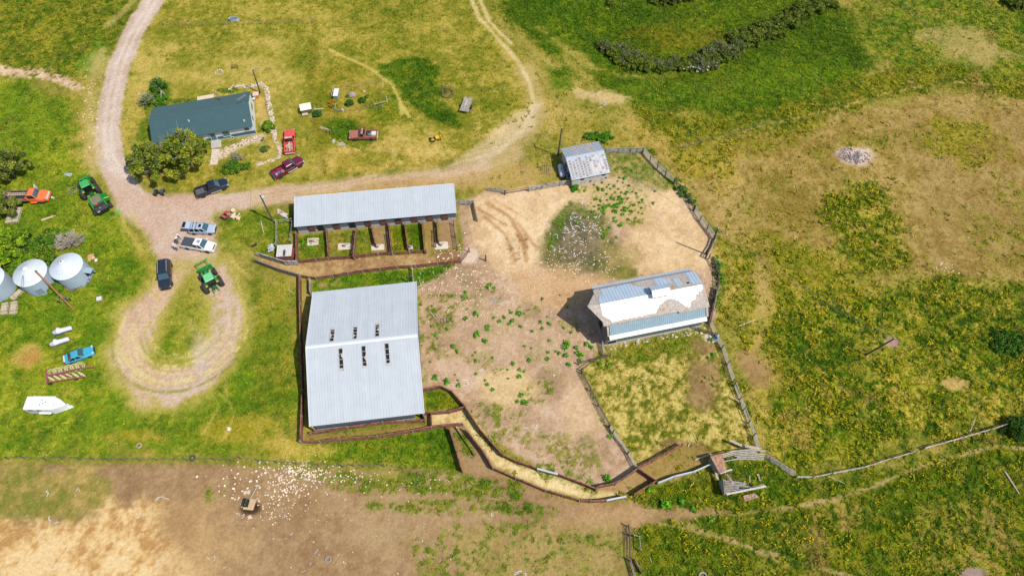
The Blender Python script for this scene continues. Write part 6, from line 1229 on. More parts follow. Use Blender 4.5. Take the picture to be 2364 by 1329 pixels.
post_row('garden fence of grey posts round the clipped bushes', [(771, 203), (880, 180), (880, 240), (771, 250)], (.4, .8, 1.1), dark=False, r=.05, name='garden_fence')
# dark rails lower right
fence('pole_fence', 'dark rail fence running down from the gap in the dirt track', [(1452, 1210), (1455, 1232), (1456, 1290)], 1.3, (.3, .6, .95, 1.25), .09, post_dark, 3, round_rail=True); fence('pole_gate', 'grey hinged gate standing open beside the dark rail fence', [(1466, 1235), (1477, 1237), (1479, 1268)], 1.2, (1.15,), .14, board_grey, 2.5, cat='gate'); fence('board_gate', 'rusty brown slatted gate at the bottom of the dark rail fence', [(1456, 1290), (1470, 1340)], 1.2, (.2, .45, .7, .95, 1.15), .1, rust_sheet, 3, round_rail=True, cat='gate'); fence('board_gate', 'second rusty slatted gate beside the bottom fence corner', [(1466, 1290), (1483, 1321)], .9, (.2, .4, .6, .8), .1, rust_sheet, 3, round_rail=True, cat='gate')
# utility poles and wires
wood_pole = M('tarred_pole', (104, 90, 78), rough=.95, var=.2)
def pole(label, base, H, top=None, arm=None, can=False, lamp=False):
    b = G(*base); t = thing('utility_pole', label, 'utility pole', (b.x, b.y, 0)); tip = Vector((0, 0, H))
    if top: q = G(*top, H); tip = Vector((q.x - b.x, q.y - b.y, H))
    MB().tube((0, 0, 0), tip, .17, .11, 8).build('pole', wood_pole, t)
    if arm: m = MB(); d = Vector((math.cos(R(arm)), math.sin(R(arm)), 0)) * .9; m.beam(tip - d - Vector((0, 0, .3)), tip + d - Vector((0, 0, .3)), .1, .12); m.build('crossarm', wood_pole, t)
    m = MB(); m.lathe([(.06, 0), (.09, .08), (.05, .18)], 8, tuple(tip)); m.build('insulator', white_paint, t)
    if can: MB().lathe([(.22, -1.1), (.24, -.3), (.1, -.2)], 12, (tip.x + .35, tip.y - .1, tip.z)).build('transformer', M('pale_transformer', (196, 202, 206)), t)
    if lamp: m = MB(); m.tube(tip - Vector((0, 0, .2)), tip + Vector((.7, .1, .1)), .04); m.ball(tip + Vector((.8, .1, .05)), (.25, .12, .1)); m.build('lamp_arm', steel, t)
    return Vector((b.x, b.y, 0)) + tip
pA = pole('tall utility pole with a pale transformer beside the loading pen', (630, 510), 7.4, (600, 450), can=True); pB = pole('dark utility pole left of the plate-roofed shed', (1288, 360), 7.5, (1297, 296), arm=100); pC = pole('leaning utility pole at the bend of the east corral fence', (1630, 587), 7.8, (1658, 527)); pD = pole('bare utility pole standing in the flowering weeds on the right', (1997, 820), 6.6, (2065, 781)); pE = pole('slim yard light pole behind the farmhouse', (601, 215), 6.1, (583, 160), lamp=True)
def wire(label, a, b, sag, n=14, off=(0, 0, 0)):
    a = a + Vector(off); b = b + Vector(off); o = Vector((a.x, a.y, 0)); pts = [a + (b - a) * i / n - Vector((0, 0, sag * 4 * (i / n) * (1 - i / n))) - o for i in range(n + 1)]
    tag(MB().path(pts, .016, 4).build('power_line', wire_m, None, loc=o), label, 'cable')
wire('upper power line from the transformer pole to the shed pole', pA, pB, 1.0); wire('lower power line from the transformer pole to the shed pole', pA, pB, 1.3, off=(0, 0, -1.0)); wire('power line from the shed pole to the leaning pole', pB, pC, .8); wire('upper power line from the leaning pole to the pole in the weeds', pC, pD, .9); wire('lower power line from the leaning pole to the pole in the weeds', pC, pD, 1.2, off=(.1, 0, -.7)); wire('power line from the transformer pole to the farmhouse yard light', pA, pE, .9)
# --- ruined pen with fallen slatted walls
def world(px, z): return [G(x, y, zz) for (x, y), zz in zip(px, z if hasattr(z, '__len__') else [z] * len(px))]
def lerp_poly(P, f):
    n = len(P) - 1; i = min(int(f * n), n - 1); g = f * n - i; return P[i] * (1 - g) + P[i + 1] * g
def slats(name, label, A, B, n, mat, fill=.62, seg=6, ribs=4, skip=0.0, raise_=.0):
    o = Vector((A[0].x, A[0].y, 0)); t = thing(name, label, 'slatted panel', o); m = MB(); k = 0
    for j in range(n):
        f0, f1 = (j + .5 - fill / 2) / n, (j + .5 + fill / 2) / n; s0 = 0 if fr.random() > skip else fr.uniform(0, .5); s1 = 1 if fr.random() > skip * 1.5 else fr.uniform(.5, 1)
        for i in range(seg):
            a, b = s0 + (s1 - s0) * i / seg, s0 + (s1 - s0) * (i + 1) / seg
            q = [lerp_poly(A, a) * (1 - f0) + lerp_poly(B, a) * f0, lerp_poly(A, b) * (1 - f0) + lerp_poly(B, b) * f0, lerp_poly(A, b) * (1 - f1) + lerp_poly(B, b) * f1, lerp_poly(A, a) * (1 - f1) + lerp_poly(B, a) * f1]
            q = [p - o for p in q]; nr = (q[1] - q[0]).cross(q[3] - q[0]).normalized(); nr = nr if nr.z > 0 else -nr; m.hexa(q, [p + nr * .04 for p in q])
    m.build('slats', mat, t); m = MB()
    for i in range(ribs): f = (i + .5) / ribs; a, b = lerp_poly(A, f) - o, lerp_poly(B, f) - o; m.beam(a - Vector((0, 0, .06)), b - Vector((0, 0, .06)), .12, .08)
    m.build('cross_battens', dark_wood, t); return t
Z6 = lambda p: [(1600 + x / 8.308, 1000 + y / 8.308) for x, y in p]
bleached = M('bleached_slats', (214, 204, 194), rough=.9, var=.15, scale=3, second=(184, 172, 160), sec_scale=2)
slats('slatted_wall', 'long bleached slatted wall curving along the top of the ruined pen', world(Z6([(555, 385), (800, 318), (1100, 290), (1400, 318)]), 2.1), world(Z6([(600, 545), (850, 500), (1080, 500), (1350, 520)]), .15), 6, bleached, skip=.15, fill=.5)
slats('slatted_wall', 'bleached slatted wall leaning at the bottom of the ruined pen', world(Z6([(605, 1160), (850, 1130), (1120, 1080)]), 2.0), world(Z6([(578, 880), (780, 915), (940, 925), (1100, 985)]), .2), 7, bleached, ribs=5, skip=.1, fill=.5)
slats('slatted_panel', 'straight slatted panel slanting down to the right of the ruined pen', world(Z6([(1400, 380), (1985, 740)]), 1.2), world(Z6([(1370, 455), (1905, 815)]), .15), 5, bleached, fill=.5, ribs=3)
slats('slatted_panel', 'collapsed rust-stained slat panel lying below the ruined pen', world(Z6([(960, 1190), (1180, 1140)]), .35), world(Z6([(985, 1310), (1260, 1220)]), .2), 5, M('rust_stained_slats', (196, 166, 150), var=.2, second=(160, 110, 84), sec_scale=2), fill=.8, ribs=3)
a, b = world(Z6([(640, 1165), (1400, 1010)]), 2.05); o = Vector((a.x, a.y, 0)); m = MB(); m.beam(a - o, b - o, .25, .06); m.beam(world(Z6([(1130, 1045), (1355, 985)]), 1.7)[0] - o, world(Z6([(1130, 1045), (1355, 985)]), 1.7)[1] - o, .15, .05); tag(m.build('top_boards', bleached, None, loc=o), 'two long bleached boards along the lower slatted wall', 'boards')
o = G(1656, 1085, 0); o.z = 0; t = thing('ruined_shelter', 'small ruined shelter with a rusty striped sheet roof', 'shelter', o)
C = [p - o for p in world(Z6([(330, 435), (555, 378), (650, 715), (505, 750)]), [2.3, 2.3, 1.9, 1.9])]
MB().ribbed(C[0], C[1], C[2], C[3], pitch=.5, rib=.04, rw=.1).build('roof', M('rust_striped_roof', (150, 112, 96), rough=.8, var=.2, second=(186, 140, 104), sec_scale=1.4, sec_amt=.6), t)
m = MB(); w0, w1, w2, w3 = [Vector((c.x, c.y, 0)) for c in C]; up = Vector((0, 0, 1)); ins_ = (w0 + w1 + w2 + w3) / 4; W_ = [ins_ + (p - ins_) * .88 for p in (w0, w1, w2, w3)]
for p, q, h in ((0, 3, 1.8), (0, 1, 2.15), (1, 2, 1.8), (3, 2, 1.75)): a, b = W_[p], W_[q]; m.beam(a + up * h / 2, b + up * h / 2, .08, h)
each(m, 'wall', grey_wood, t); tag(MB().hexa([p - o for p in world(Z6([(515, 740), (740, 680), (760, 700), (530, 775)]), .9)], [p - o + up * .03 for p in world(Z6([(515, 740), (740, 680), (760, 700), (530, 775)]), .9)]).build('loose_sheet', galv2, t))
A = world(Z6([(575, 875), (603, 1160)]), 2.0); B = world(Z6([(478, 935), (565, 1195)]), .05); o = Vector((B[0].x, B[0].y, 0)); m = MB(); q = [A[0] - o, A[1] - o, B[1] - o, B[0] - o]; m.hexa(q, [p + Vector((.08, 0, .03)) for p in q]); tag(m.build('board_wall', grey_wood, None, loc=o), 'dark grey board wall standing at the left of the lower slatted wall', 'board wall')
q = world(Z6([(640, 780), (680, 790), (775, 1005), (715, 1010)]), [1.3, 1.3, 2.2, 2.2]); o = Vector((q[0].x, q[0].y, 0)); q = [p - o for p in q]; tag(MB().hexa(q, [p + Vector((.0, 0, .05)) for p in q]).build('rusty_sheet', rust_sheet, None, loc=o), 'narrow rusty sheet lying over the lower slatted wall', 'metal sheet')
q = world(Z6([(690, 800), (720, 850), (785, 960), (770, 1000)]), [1.3, 1.3, 2.0, 2.1]); o = Vector((q[0].x, q[0].y, 0)); q = [p - o for p in q]; tag(MB().hexa(q, [p + Vector((.0, 0, .05)) for p in q]).build('grey_sheet', galv2, None, loc=o), 'bent grey sheet curled beside the narrow rusty sheet', 'metal sheet')
for i, (a, b, z, wd, lab) in enumerate((((700, 125), (985, 260), 1.1, .34, 'brown plank propped above the top slatted wall'), ((40, 500), (345, 395), .25, .2, 'long pale board lying left of the rusty shelter roof'), ((1230, 770), (1300, 910), .2, .3, 'pale board lying in the weeds inside the ruined pen'), ((1090, 800), (1090, 940), .5, .1, 'thin upright stake in the middle of the ruined pen'), ((1000, 240), (1310, 300), 1.6, .4, 'grey board lapped behind the top slatted wall'), ((430, 730), (480, 900), .9, .3, 'grey wood scrap between the shelter and the dark board wall'))):
    p, q = world(Z6([a, b]), z); o = Vector((p.x, p.y, 0)); m = MB(); m.beam(p - o, q - o, wd, .06); m.beam(Vector((0, 0, 0)) + (p - o) * .5 + (q - o) * .1, (p - o) + (q - o) * .1, .08, .1) if z > .6 else None; tag(m.build('loose_board', M('pale_brown_board', (190, 168, 148), var=.2), None, loc=o), lab, 'board')

# ------------------------------------------------------------------ trees, bushes, garden plants
leafm = MV('leaves', rough=0.75, var=0.0, bump=0.0, trans=0.25)
bark = M('bark', (128, 112, 98), rough=.95, var=.25, bump=.3); twig = M('bare_grey_twigs', (196, 184, 172), rough=.95, var=.2)
def leaf_cloud(centres, rad, n, size, cols, seed, flat=.75, up=.45):
    """n small leaf faces scattered through lobes round the given centres"""
    r = np.random.default_rng(seed); C = np.array(centres, float); k = r.integers(0, len(C), n)
    d = r.normal(size=(n, 3)); d /= np.linalg.norm(d, axis=1)[:, None]; q = rad[k] if hasattr(rad, '__len__') else rad
    p = C[k] + d * (r.random(n) ** .45 * q)[:, None] * np.array([1, 1, flat]); p[:, 2] = np.maximum(p[:, 2], .04)
    nr = r.normal(size=(n, 3)) + d * .8 + np.array([0, 0, up * 2]); nr /= np.linalg.norm(nr, axis=1)[:, None]
    a = np.cross(nr, r.normal(size=(n, 3))); a /= np.linalg.norm(a, axis=1)[:, None]; b = np.cross(nr, a); s = size * (.6 + .8 * r.random(n))[:, None]
    V = np.stack([p - a * s, p - b * s * .55, p + a * s, p + b * s * .55], 1).reshape(-1, 3); F = np.arange(4 * n).reshape(-1, 4)
    cc = np.array([alb(c) for c in cols]); lobe = r.integers(0, len(cols), len(C)); ci = np.where(r.random(n) < .6, lobe[k], r.integers(0, len(cols), n))
    T = np.repeat(cc[ci] * np.array([1.42, 1.45, 1.05]) * (.7 + .6 * r.random((n, 1))), 4, 0); return npmesh('crown', V, F, leafm, T, 4)
def lobes(rx, ry, z0, z1, n, seed, shell=.6):
    r = random.Random(seed); out = []
    for i in range(n):
        a = i * 2.4 + r.uniform(-.4, .4); q = math.sqrt((i + .5) / n) * r.uniform(.75, 1.05); zz = math.sqrt(max(0, 1 - min(q, 1) ** 2))
        out.append((rx * q * math.cos(a), ry * q * math.sin(a), z0 + (z1 - z0) * zz * r.uniform(shell, 1.0)))
    return out
def twigs(centres, frac, mat, name, parent, seed, r0=.03, root=(0, 0, .1), ext=1.15, sub_=3):
    r = random.Random(seed); m = MB()
    for c in centres:
        if r.random() > frac: continue
        c = Vector(c) * ext; rt = Vector(root); mid = rt * .45 + c * .55 + Vector((r.uniform(-.2, .2), r.uniform(-.2, .2), r.uniform(0, .3)))
        m.tube(rt, mid, r0 * 1.4, r0, 5); m.tube(mid, c, r0, r0 * .5, 4)
        for k in range(sub_): e = c + Vector((r.uniform(-.8, .8), r.uniform(-.8, .8), r.uniform(-.1, .5))) * (c.length * .18 + .15); m.tube(mid * .4 + c * .6, e, r0 * .6, r0 * .3, 4)
    return m.build(name, mat, parent)
def tree(name, label, cat, px, zc, rx, ry, z0, z1, nl, nleaf, size, cols, seed, lob=1.0, dead=.3, trunk=.25, group=None, dead_ext=1.08):
    c = G(*px, zc); t = thing(name, label, cat, (c.x, c.y, 0), 0, group); L = lobes(rx, ry, z0, z1, nl, seed)
    m = MB(); m.tube((0, 0, 0), (0, 0, z0 * .9), trunk, trunk * .7, 8); m.tube((0, 0, z0 * .9), (.1, .1, z1 * .75), trunk * .7, trunk * .3, 8); m.build('trunk', bark, t)
    twigs(L, .6, bark, 'limbs', t, seed + 1, .06, (0, 0, z0 * .7), 1.0, 2)
    if dead: twigs(L, dead, twig, 'dead_twigs', t, seed + 2, .035, (0, 0, z0), dead_ext, 5)
    lr = np.random.default_rng(seed + 5); L = L + [(c[0] * lr.uniform(.9, 1.22), c[1] * lr.uniform(.9, 1.22), c[2] * lr.uniform(.75, 1.08)) for c in L]; lobr = lob * lr.uniform(.35, 1.0, len(L))
    o = bpy.data.objects.new('crown', leaf_cloud(L, lobr, nleaf, size, cols, seed)); col.objects.link(o); o.parent = t; return t
PINE = [(130, 136, 42), (110, 124, 36), (88, 106, 28), (154, 154, 50), (72, 90, 26)]
tree('pine_tree', 'broad olive-green pine by the lane, left half of the big pair before the house', 'tree', (352, 376), 3.2, 4.3, 4.2, 1.4, 7.0, 46, 15000, .20, PINE, 3, .85, .4)
tree('pine_tree', 'taller olive-green pine overlapping the farmhouse roof', 'tree', (425, 352), 3.6, 4.4, 4.3, 1.4, 8.0, 50, 16000, .20, PINE, 8, .85, .4)
tree('pine_tree', 'dark pine at the left edge above the orange flatbed truck', 'tree', (12, 385), 2.6, 4.0, 3.6, 1.0, 5.6, 34, 9500, .20, [(112, 120, 48), (84, 98, 36), (138, 136, 60), (70, 82, 34)], 14, .8, .35)
tree('pine_tree', 'small dark tree covering the tail of the orange flatbed truck', 'tree', (6, 478), 2.2, 2.3, 2.6, .8, 4.2, 20, 5000, .18, [(104, 112, 44), (76, 92, 34), (130, 132, 56)], 15, .7, .3)
tree('leafy_tree', 'bright yellow-green leafy tree at the left edge above the grain bins', 'tree', (14, 572), 2.6, 3.6, 4.2, .8, 5.2, 40, 11000, .20, [(130, 158, 24), (104, 136, 20), (156, 176, 40), (78, 110, 16)], 17, .85, .0)
BUSHG = [(72, 110, 26), (94, 128, 34), (56, 90, 22), (116, 142, 46)]
def bush(label, px, rx, ry, hgt, cols, seed, n=2600, size=.14, dead=0.0, name='bush', zc=None, nl=18, group=None, lob=None, dead_ext=1.1):
    zc = hgt * .5 if zc is None else zc; c = G(*px, zc); z = hz(c.x, c.y); t = thing(name, label, 'bush', (c.x, c.y, z), 0, group); L = lobes(rx * .85, ry * .85, .25, hgt * .85, nl, seed)
    lr = np.random.default_rng(seed + 5); L = L + [(c[0] * lr.uniform(.85, 1.2), c[1] * lr.uniform(.85, 1.2), c[2] * lr.uniform(.6, 1.1)) for c in L]; LR = (lob or min(rx, ry) * .36) * (lr.uniform(.4, 1.05, len(L)) if lob is None else np.ones(len(L)))
    twigs(L, .5, bark, 'stems', t, seed + 1, .025, (0, 0, 0), .95, 1)
    if dead: twigs(L, dead, twig, 'bare_twigs', t, seed + 2, .03, (0, 0, .1), dead_ext, 6)
    o = bpy.data.objects.new('foliage', leaf_cloud(L, LR, n, size, cols, seed)); col.objects.link(o); o.parent = t; return t
bush('dark green shrub with a bare grey top beside the concrete steps', (545, 384), 3.1, 1.7, 1.7, BUSHG, 31, 5200, .13); bush('bare grey shrub rising above the dark shrub by the concrete steps', (545, 363), 1.5, 1.1, 2.2, [(112, 118, 84), (140, 138, 112)], 32, 700, .1, 1.0)
bush('round bright green shrub at the east corner of the farmhouse', (619, 290), 1.4, 1.35, 1.8, [(96, 132, 30), (74, 110, 24), (124, 152, 44)], 33, 3200, .13); bush('small grey-green shrub inside the stone edging', (612, 343), .95, .85, .9, [(96, 116, 62), (74, 98, 44), (124, 136, 88)], 34, 1500, .1)
bush('half dead bush with pale twigs at the west end of the farmhouse roof', (338, 230), 1.7, 1.6, 2.4, [(74, 104, 30), (100, 124, 48)], 35, 1100, .12, 1.0, nl=26, dead_ext=1.2); bush('tall leafy bush with bare branches behind the half dead bush', (364, 195), 1.7, 2.0, 2.8, [(66, 108, 26), (88, 126, 36), (52, 92, 20)], 36, 2800, .13, .55)
bush('low green growth along the west wall of the farmhouse', (372, 232), 1.5, 2.6, 1.0, [(66, 112, 18), (88, 130, 26)], 37, 2600, .13)
bush('dark round clipped bush beside the garden rock', (806.5, 237), .82, .72, 1.1, [(46, 92, 20), (62, 108, 26)], 38, 2400, .09, lob=.34); bush('smaller dark round clipped bush to the right of the garden rock', (836, 231), .68, .6, 1.0, [(46, 92, 20), (62, 108, 26)], 39, 1800, .09, lob=.3)
bush('small pale green bush above the right clipped bush', (848, 222), .5, .45, .6, [(78, 116, 36), (98, 132, 48)], 40, 700, .09); bush('tiny green bush tucked behind the garden rock', (803, 221), .5, .4, .6, [(82, 118, 40), (104, 132, 52)], 41, 600, .09)
bush('dark bush beside the cream-roofed hutch', (732, 262), .95, .85, 1.2, [(44, 88, 44), (62, 106, 50)], 42, 1800, .11); bush('leafy day lilies with orange flowers beside the white cabinet', (768, 238), .8, 1.5, .6, [(112, 150, 44), (90, 130, 36), (236, 110, 40)], 43, 900, .12)
bush('dense dark shrubbery between the trees and the grain bins', (80, 568), 3.6, 2.6, 2.4, BUSHG, 44, 6200, .15, .08); bush('green shrubbery around the base of the dead shrub', (118, 545), 3.0, 2.0, 1.6, BUSHG, 45, 4200, .15); bush('green shrubbery behind the middle grain bin', (45, 610), 3.0, 2.2, 2.4, [(84, 120, 24), (108, 138, 34), (64, 98, 20)], 46, 5200, .15, .12); bush('dark shrub growing between the two right grain bins', (113, 600), 1.0, 2.4, 2.2, BUSHG, 47, 3000, .14)
bush('green shrub under the auger in front of the grain bins', (128, 662), 1.7, 1.4, 1.4, [(72, 110, 20), (94, 130, 28), (116, 140, 40)], 48, 3200, .13)
bush('spreading dead shrub of bare tan branches above the grain bins', (158, 556), 2.6, 2.2, 2.6, [(176, 150, 120), (150, 128, 100)], 49, 160, .1, 1.0, nl=44, dead_ext=1.25)
bush('lush green weeds along the north wall of the corral shed', (1385, 315), 3.8, 1.6, .7, [(62, 112, 20), (84, 132, 30), (104, 144, 40)], 50, 3600, .13)
bush('leafy weed at the southwest corner of the plate-roofed shed', (1327, 432), .8, 1.0, .8, [(58, 124, 16), (84, 144, 26)], 51, 900, .13); bush('climbing weeds spilling over the northeast corral fence', (1583, 446), 1.0, 3.6, 1.1, [(66, 112, 34), (92, 134, 44)], 52, 2600, .12).rotation_euler.z = R(35); bush('climbing weeds wrapped round the curved fence above the gambrel barn', (1660, 622), .8, 3.6, 1.2, [(66, 114, 40), (92, 136, 50)], 53, 2600, .12)
bush('dark green bush at the right edge in the lower weeds', (2352, 985), 2.4, 2.0, 2.0, [(40, 72, 14), (56, 88, 20)], 54, 3600, .16); bush('dark bush in the flowering weeds near the right edge', (2325, 788), 3.8, 2.8, .55, [(44, 84, 10), (60, 100, 16), (84, 116, 24)], 55, 3600, .15, lob=.5, nl=34)
GREY = [(96, 102, 58), (82, 92, 44), (116, 114, 88), (74, 92, 32)]; GRN = [(74, 92, 22), (96, 110, 30), (56, 74, 18), (118, 126, 44)]
protos = {}
def creek(k, i, px, rad):
    lab = ('grey-twigged willow bush in the thicket along the creek bend', 'dark green willow bush in the thicket up the creek')[k]; grp = ('grey bushes of the creek thicket', 'green bushes of the creek thicket')[k]
    key = (k, i % 3)
    if key not in protos:
        protos[key] = bush(lab, px, 2.0, 1.7, 2.2, GREY if k == 0 else GRN, 60 + k * 10 + i % 3, 2600 if k else 2200, .16, .6 if k == 0 else .08, 'creek_bush', 1.0, 22, grp, dead_ext=1.12); o = protos[key]
    else: o = copy_tree(protos[key])
    c = G(*px, .4); o.location = (c.x, c.y, hz(c.x, c.y)); s = rad / 22 * fr.uniform(.95, 1.1); o.scale = (s, s, s * .9); o.rotation_euler.z = fr.uniform(0, 6)
for i, (x, y, r_, k) in enumerate([(1388, 92, 14, 1), (1480, 132, 18, 1), (1532, 148, 17, 1), (1572, 144, 18, 1), (1600, 144, 18, 1), (1630, 126, 20, 1), (1652, 138, 18, 0), (1676, 122, 20, 1), (1428, 130, 18, 1), (1455, 142, 16, 1), (1720, 68, 20, 1), (1755, 68, 22, 1), (1775, 70, 20, 1), (1795, 52, 22, 1), (1822, 42, 22, 1), (1845, 28, 22, 1), (1868, 18, 22, 1), (1892, 10, 20, 1), (1890, -6, 22, 1), (1398, 98, 19, 0), (1418, 115, 22, 1), (1436, 104, 20, 0), (1446, 126, 23, 0), (1470, 118, 17, 0), (1470, 140, 22, 1), (1492, 132, 20, 0), (1500, 146, 20, 1), (1520, 140, 20, 0), (1545, 142, 19, 0), (1560, 128, 16, 0), (1585, 138, 20, 1), (1610, 128, 20, 0), (1622, 142, 22, 0), (1640, 112, 24, 0), (1656, 128, 20, 1), (1664, 104, 26, 0), (1690, 112, 26, 0), (1706, 98, 22, 0), (1698, 76, 20, 1), (1722, 84, 24, 1), (1736, 62, 22, 1), (1748, 82, 24, 1), (1764, 56, 24, 1), (1786, 46, 24, 1), (1800, 64, 22, 1), (1812, 36, 24, 1), (1832, 22, 24, 1), (1838, 46, 20, 1), (1856, 10, 24, 1), (1880, 4, 24, 1), (1905, -4, 22, 1), (1930, 2, 16, 1), (1510, 2, 16, 1), (1535, 0, 18, 1), (1562, 0, 20, 1), (1590, -4, 16, 1), (2330, 6, 20, 1), (2350, 14, 20, 1), (2368, 10, 20, 1), (1410, 4, 12, 1)]): creek(k, i, (x, y), r_)
# small weeds dotted over the corral: one plant copied
wl = 'small bright green weed plant growing on the bare corral dirt'; wg = 'small green weeds dotted over the corral'
wp_ = []
for v in range(3):
    c = lobes(.26, .26, .12, .34, 6, 80 + v); wp_.append(leaf_cloud(c, .2, 90, .10, [(92, 150, 34), (112, 166, 46), (74, 128, 26)], 90 + v))
def weed(px, s=1.0):
    c = G(*px); o = bpy.data.objects.new('weed_plant', wp_[fr.randrange(3)]); col.objects.link(o); o.location = (c.x, c.y, 0); o.scale = (s, s, s); o.rotation_euler.z = fr.uniform(0, 6); tag(o, wl, 'weed', wg)
for x, y, s in [(1131, 658, 1.2), (1126, 664, 1.2), (1075, 675, 1), (1070, 686, 1.1), (1098, 725, 1.4), (1075, 736, 1.2), (1101, 775, 1.6), (1120, 788, 1.4), (1046, 800, 1.2), (1056, 812, 1.1), (1128, 754, 1), (1126, 762, .9), (1153, 742, 1), (1165, 734, .9), (1184, 740, 1), (1176, 748, .9), (1180, 722, .9), (1005, 872, 1.5), (1032, 882, 1.6), (1060, 890, 1.2), (1125, 888, .9), (1138, 900, 1), (1200, 725, 1.2), (1182, 742, 1.1), (1198, 724, 1.3), (1202, 754, .9), (1229, 765, .9), (1248, 744, 1), (1252, 758, .9), (1185, 840, 1.1), (1200, 854, 1), (1199, 870, 1.2), (1264, 829, 1.1), (1222, 832, 1.1), (1291, 816, 1), (1306, 821, 1.4), (1309, 796, 1.9), (1305, 804, 1.4), (1330, 803, 1.3), (1333, 815, 1.2), (1342, 820, 1.5), (1340, 833, 1.2), (1313, 842, 1.2), (1204, 913, 1.3), (1195, 927, 1), (1212, 930, 1.6), (1355, 795, 1.4), (1365, 802, 1.2), (1408, 1008, 1.2), (1401, 1103, 1.7), (1402, 1108, 1.3), (1386, 840, 1.2), (1405, 845, 1.0), (1640, 785, 1.2), (1646, 820, 1.2), (1634, 826, 1), (1500, 1130, 1.6), (1535, 1165, 2.2), (1600, 1177, 1.4), (1640, 1200, 1.2), (1572, 1160, 1.6)]: weed((x, y), s)
for k in range(95):      # the belt of little plants under the shed
    weed((fr.gauss(1425, 38), fr.gauss(468, 30)), fr.uniform(.6, 1.05))
for k in range(46): weed((fr.uniform(965, 1330), fr.uniform(660, 880)), fr.uniform(.5, .95))
for x, y in [(700, 560), (720, 575), (745, 560)]: weed((x, y), 1.2)

# ------------------------------------------------------------------ people at the tailgate
skin = M('skin', (214, 164, 134), rough=.6, var=.03); denim = M('blue_denim', (72, 98, 138), rough=.9); shirt_w = M('white_cotton', (232, 226, 220), rough=.9); shirt_n = M('navy_cotton', (52, 62, 84), rough=.9); straw_hat = M('pale_straw_hat', (238, 224, 204), rough=.9); boot = M('brown_boots', (76, 54, 40)); hair_m = M('brown_hair', (70, 50, 38))
def skinned(name, joints, edges, mat, parent, root=0, lev=1):
    me = bpy.data.meshes.new(name); me.from_pydata([j[0] for j in joints], edges, []); o = bpy.data.objects.new(name, me); col.objects.link(o)
    o.modifiers.new('skin', 'SKIN'); s = o.modifiers.new('sub', 'SUBSURF'); s.levels = lev; s.render_levels = lev
    for i, j in enumerate(joints): o.data.skin_vertices[0].data[i].radius = (j[1], j[1] * (j[2] if len(j) > 2 else 1)); o.data.skin_vertices[0].data[i].use_root = i == root
    dg = bpy.context.evaluated_depsgraph_get(); m2 = bpy.data.meshes.new_from_object(o.evaluated_get(dg)); bpy.data.objects.remove(o); m2.materials.clear(); m2.materials.append(mat)
    for p in m2.polygons: p.use_smooth = True
    o = bpy.data.objects.new(name, m2); col.objects.link(o); o.parent = parent; return o
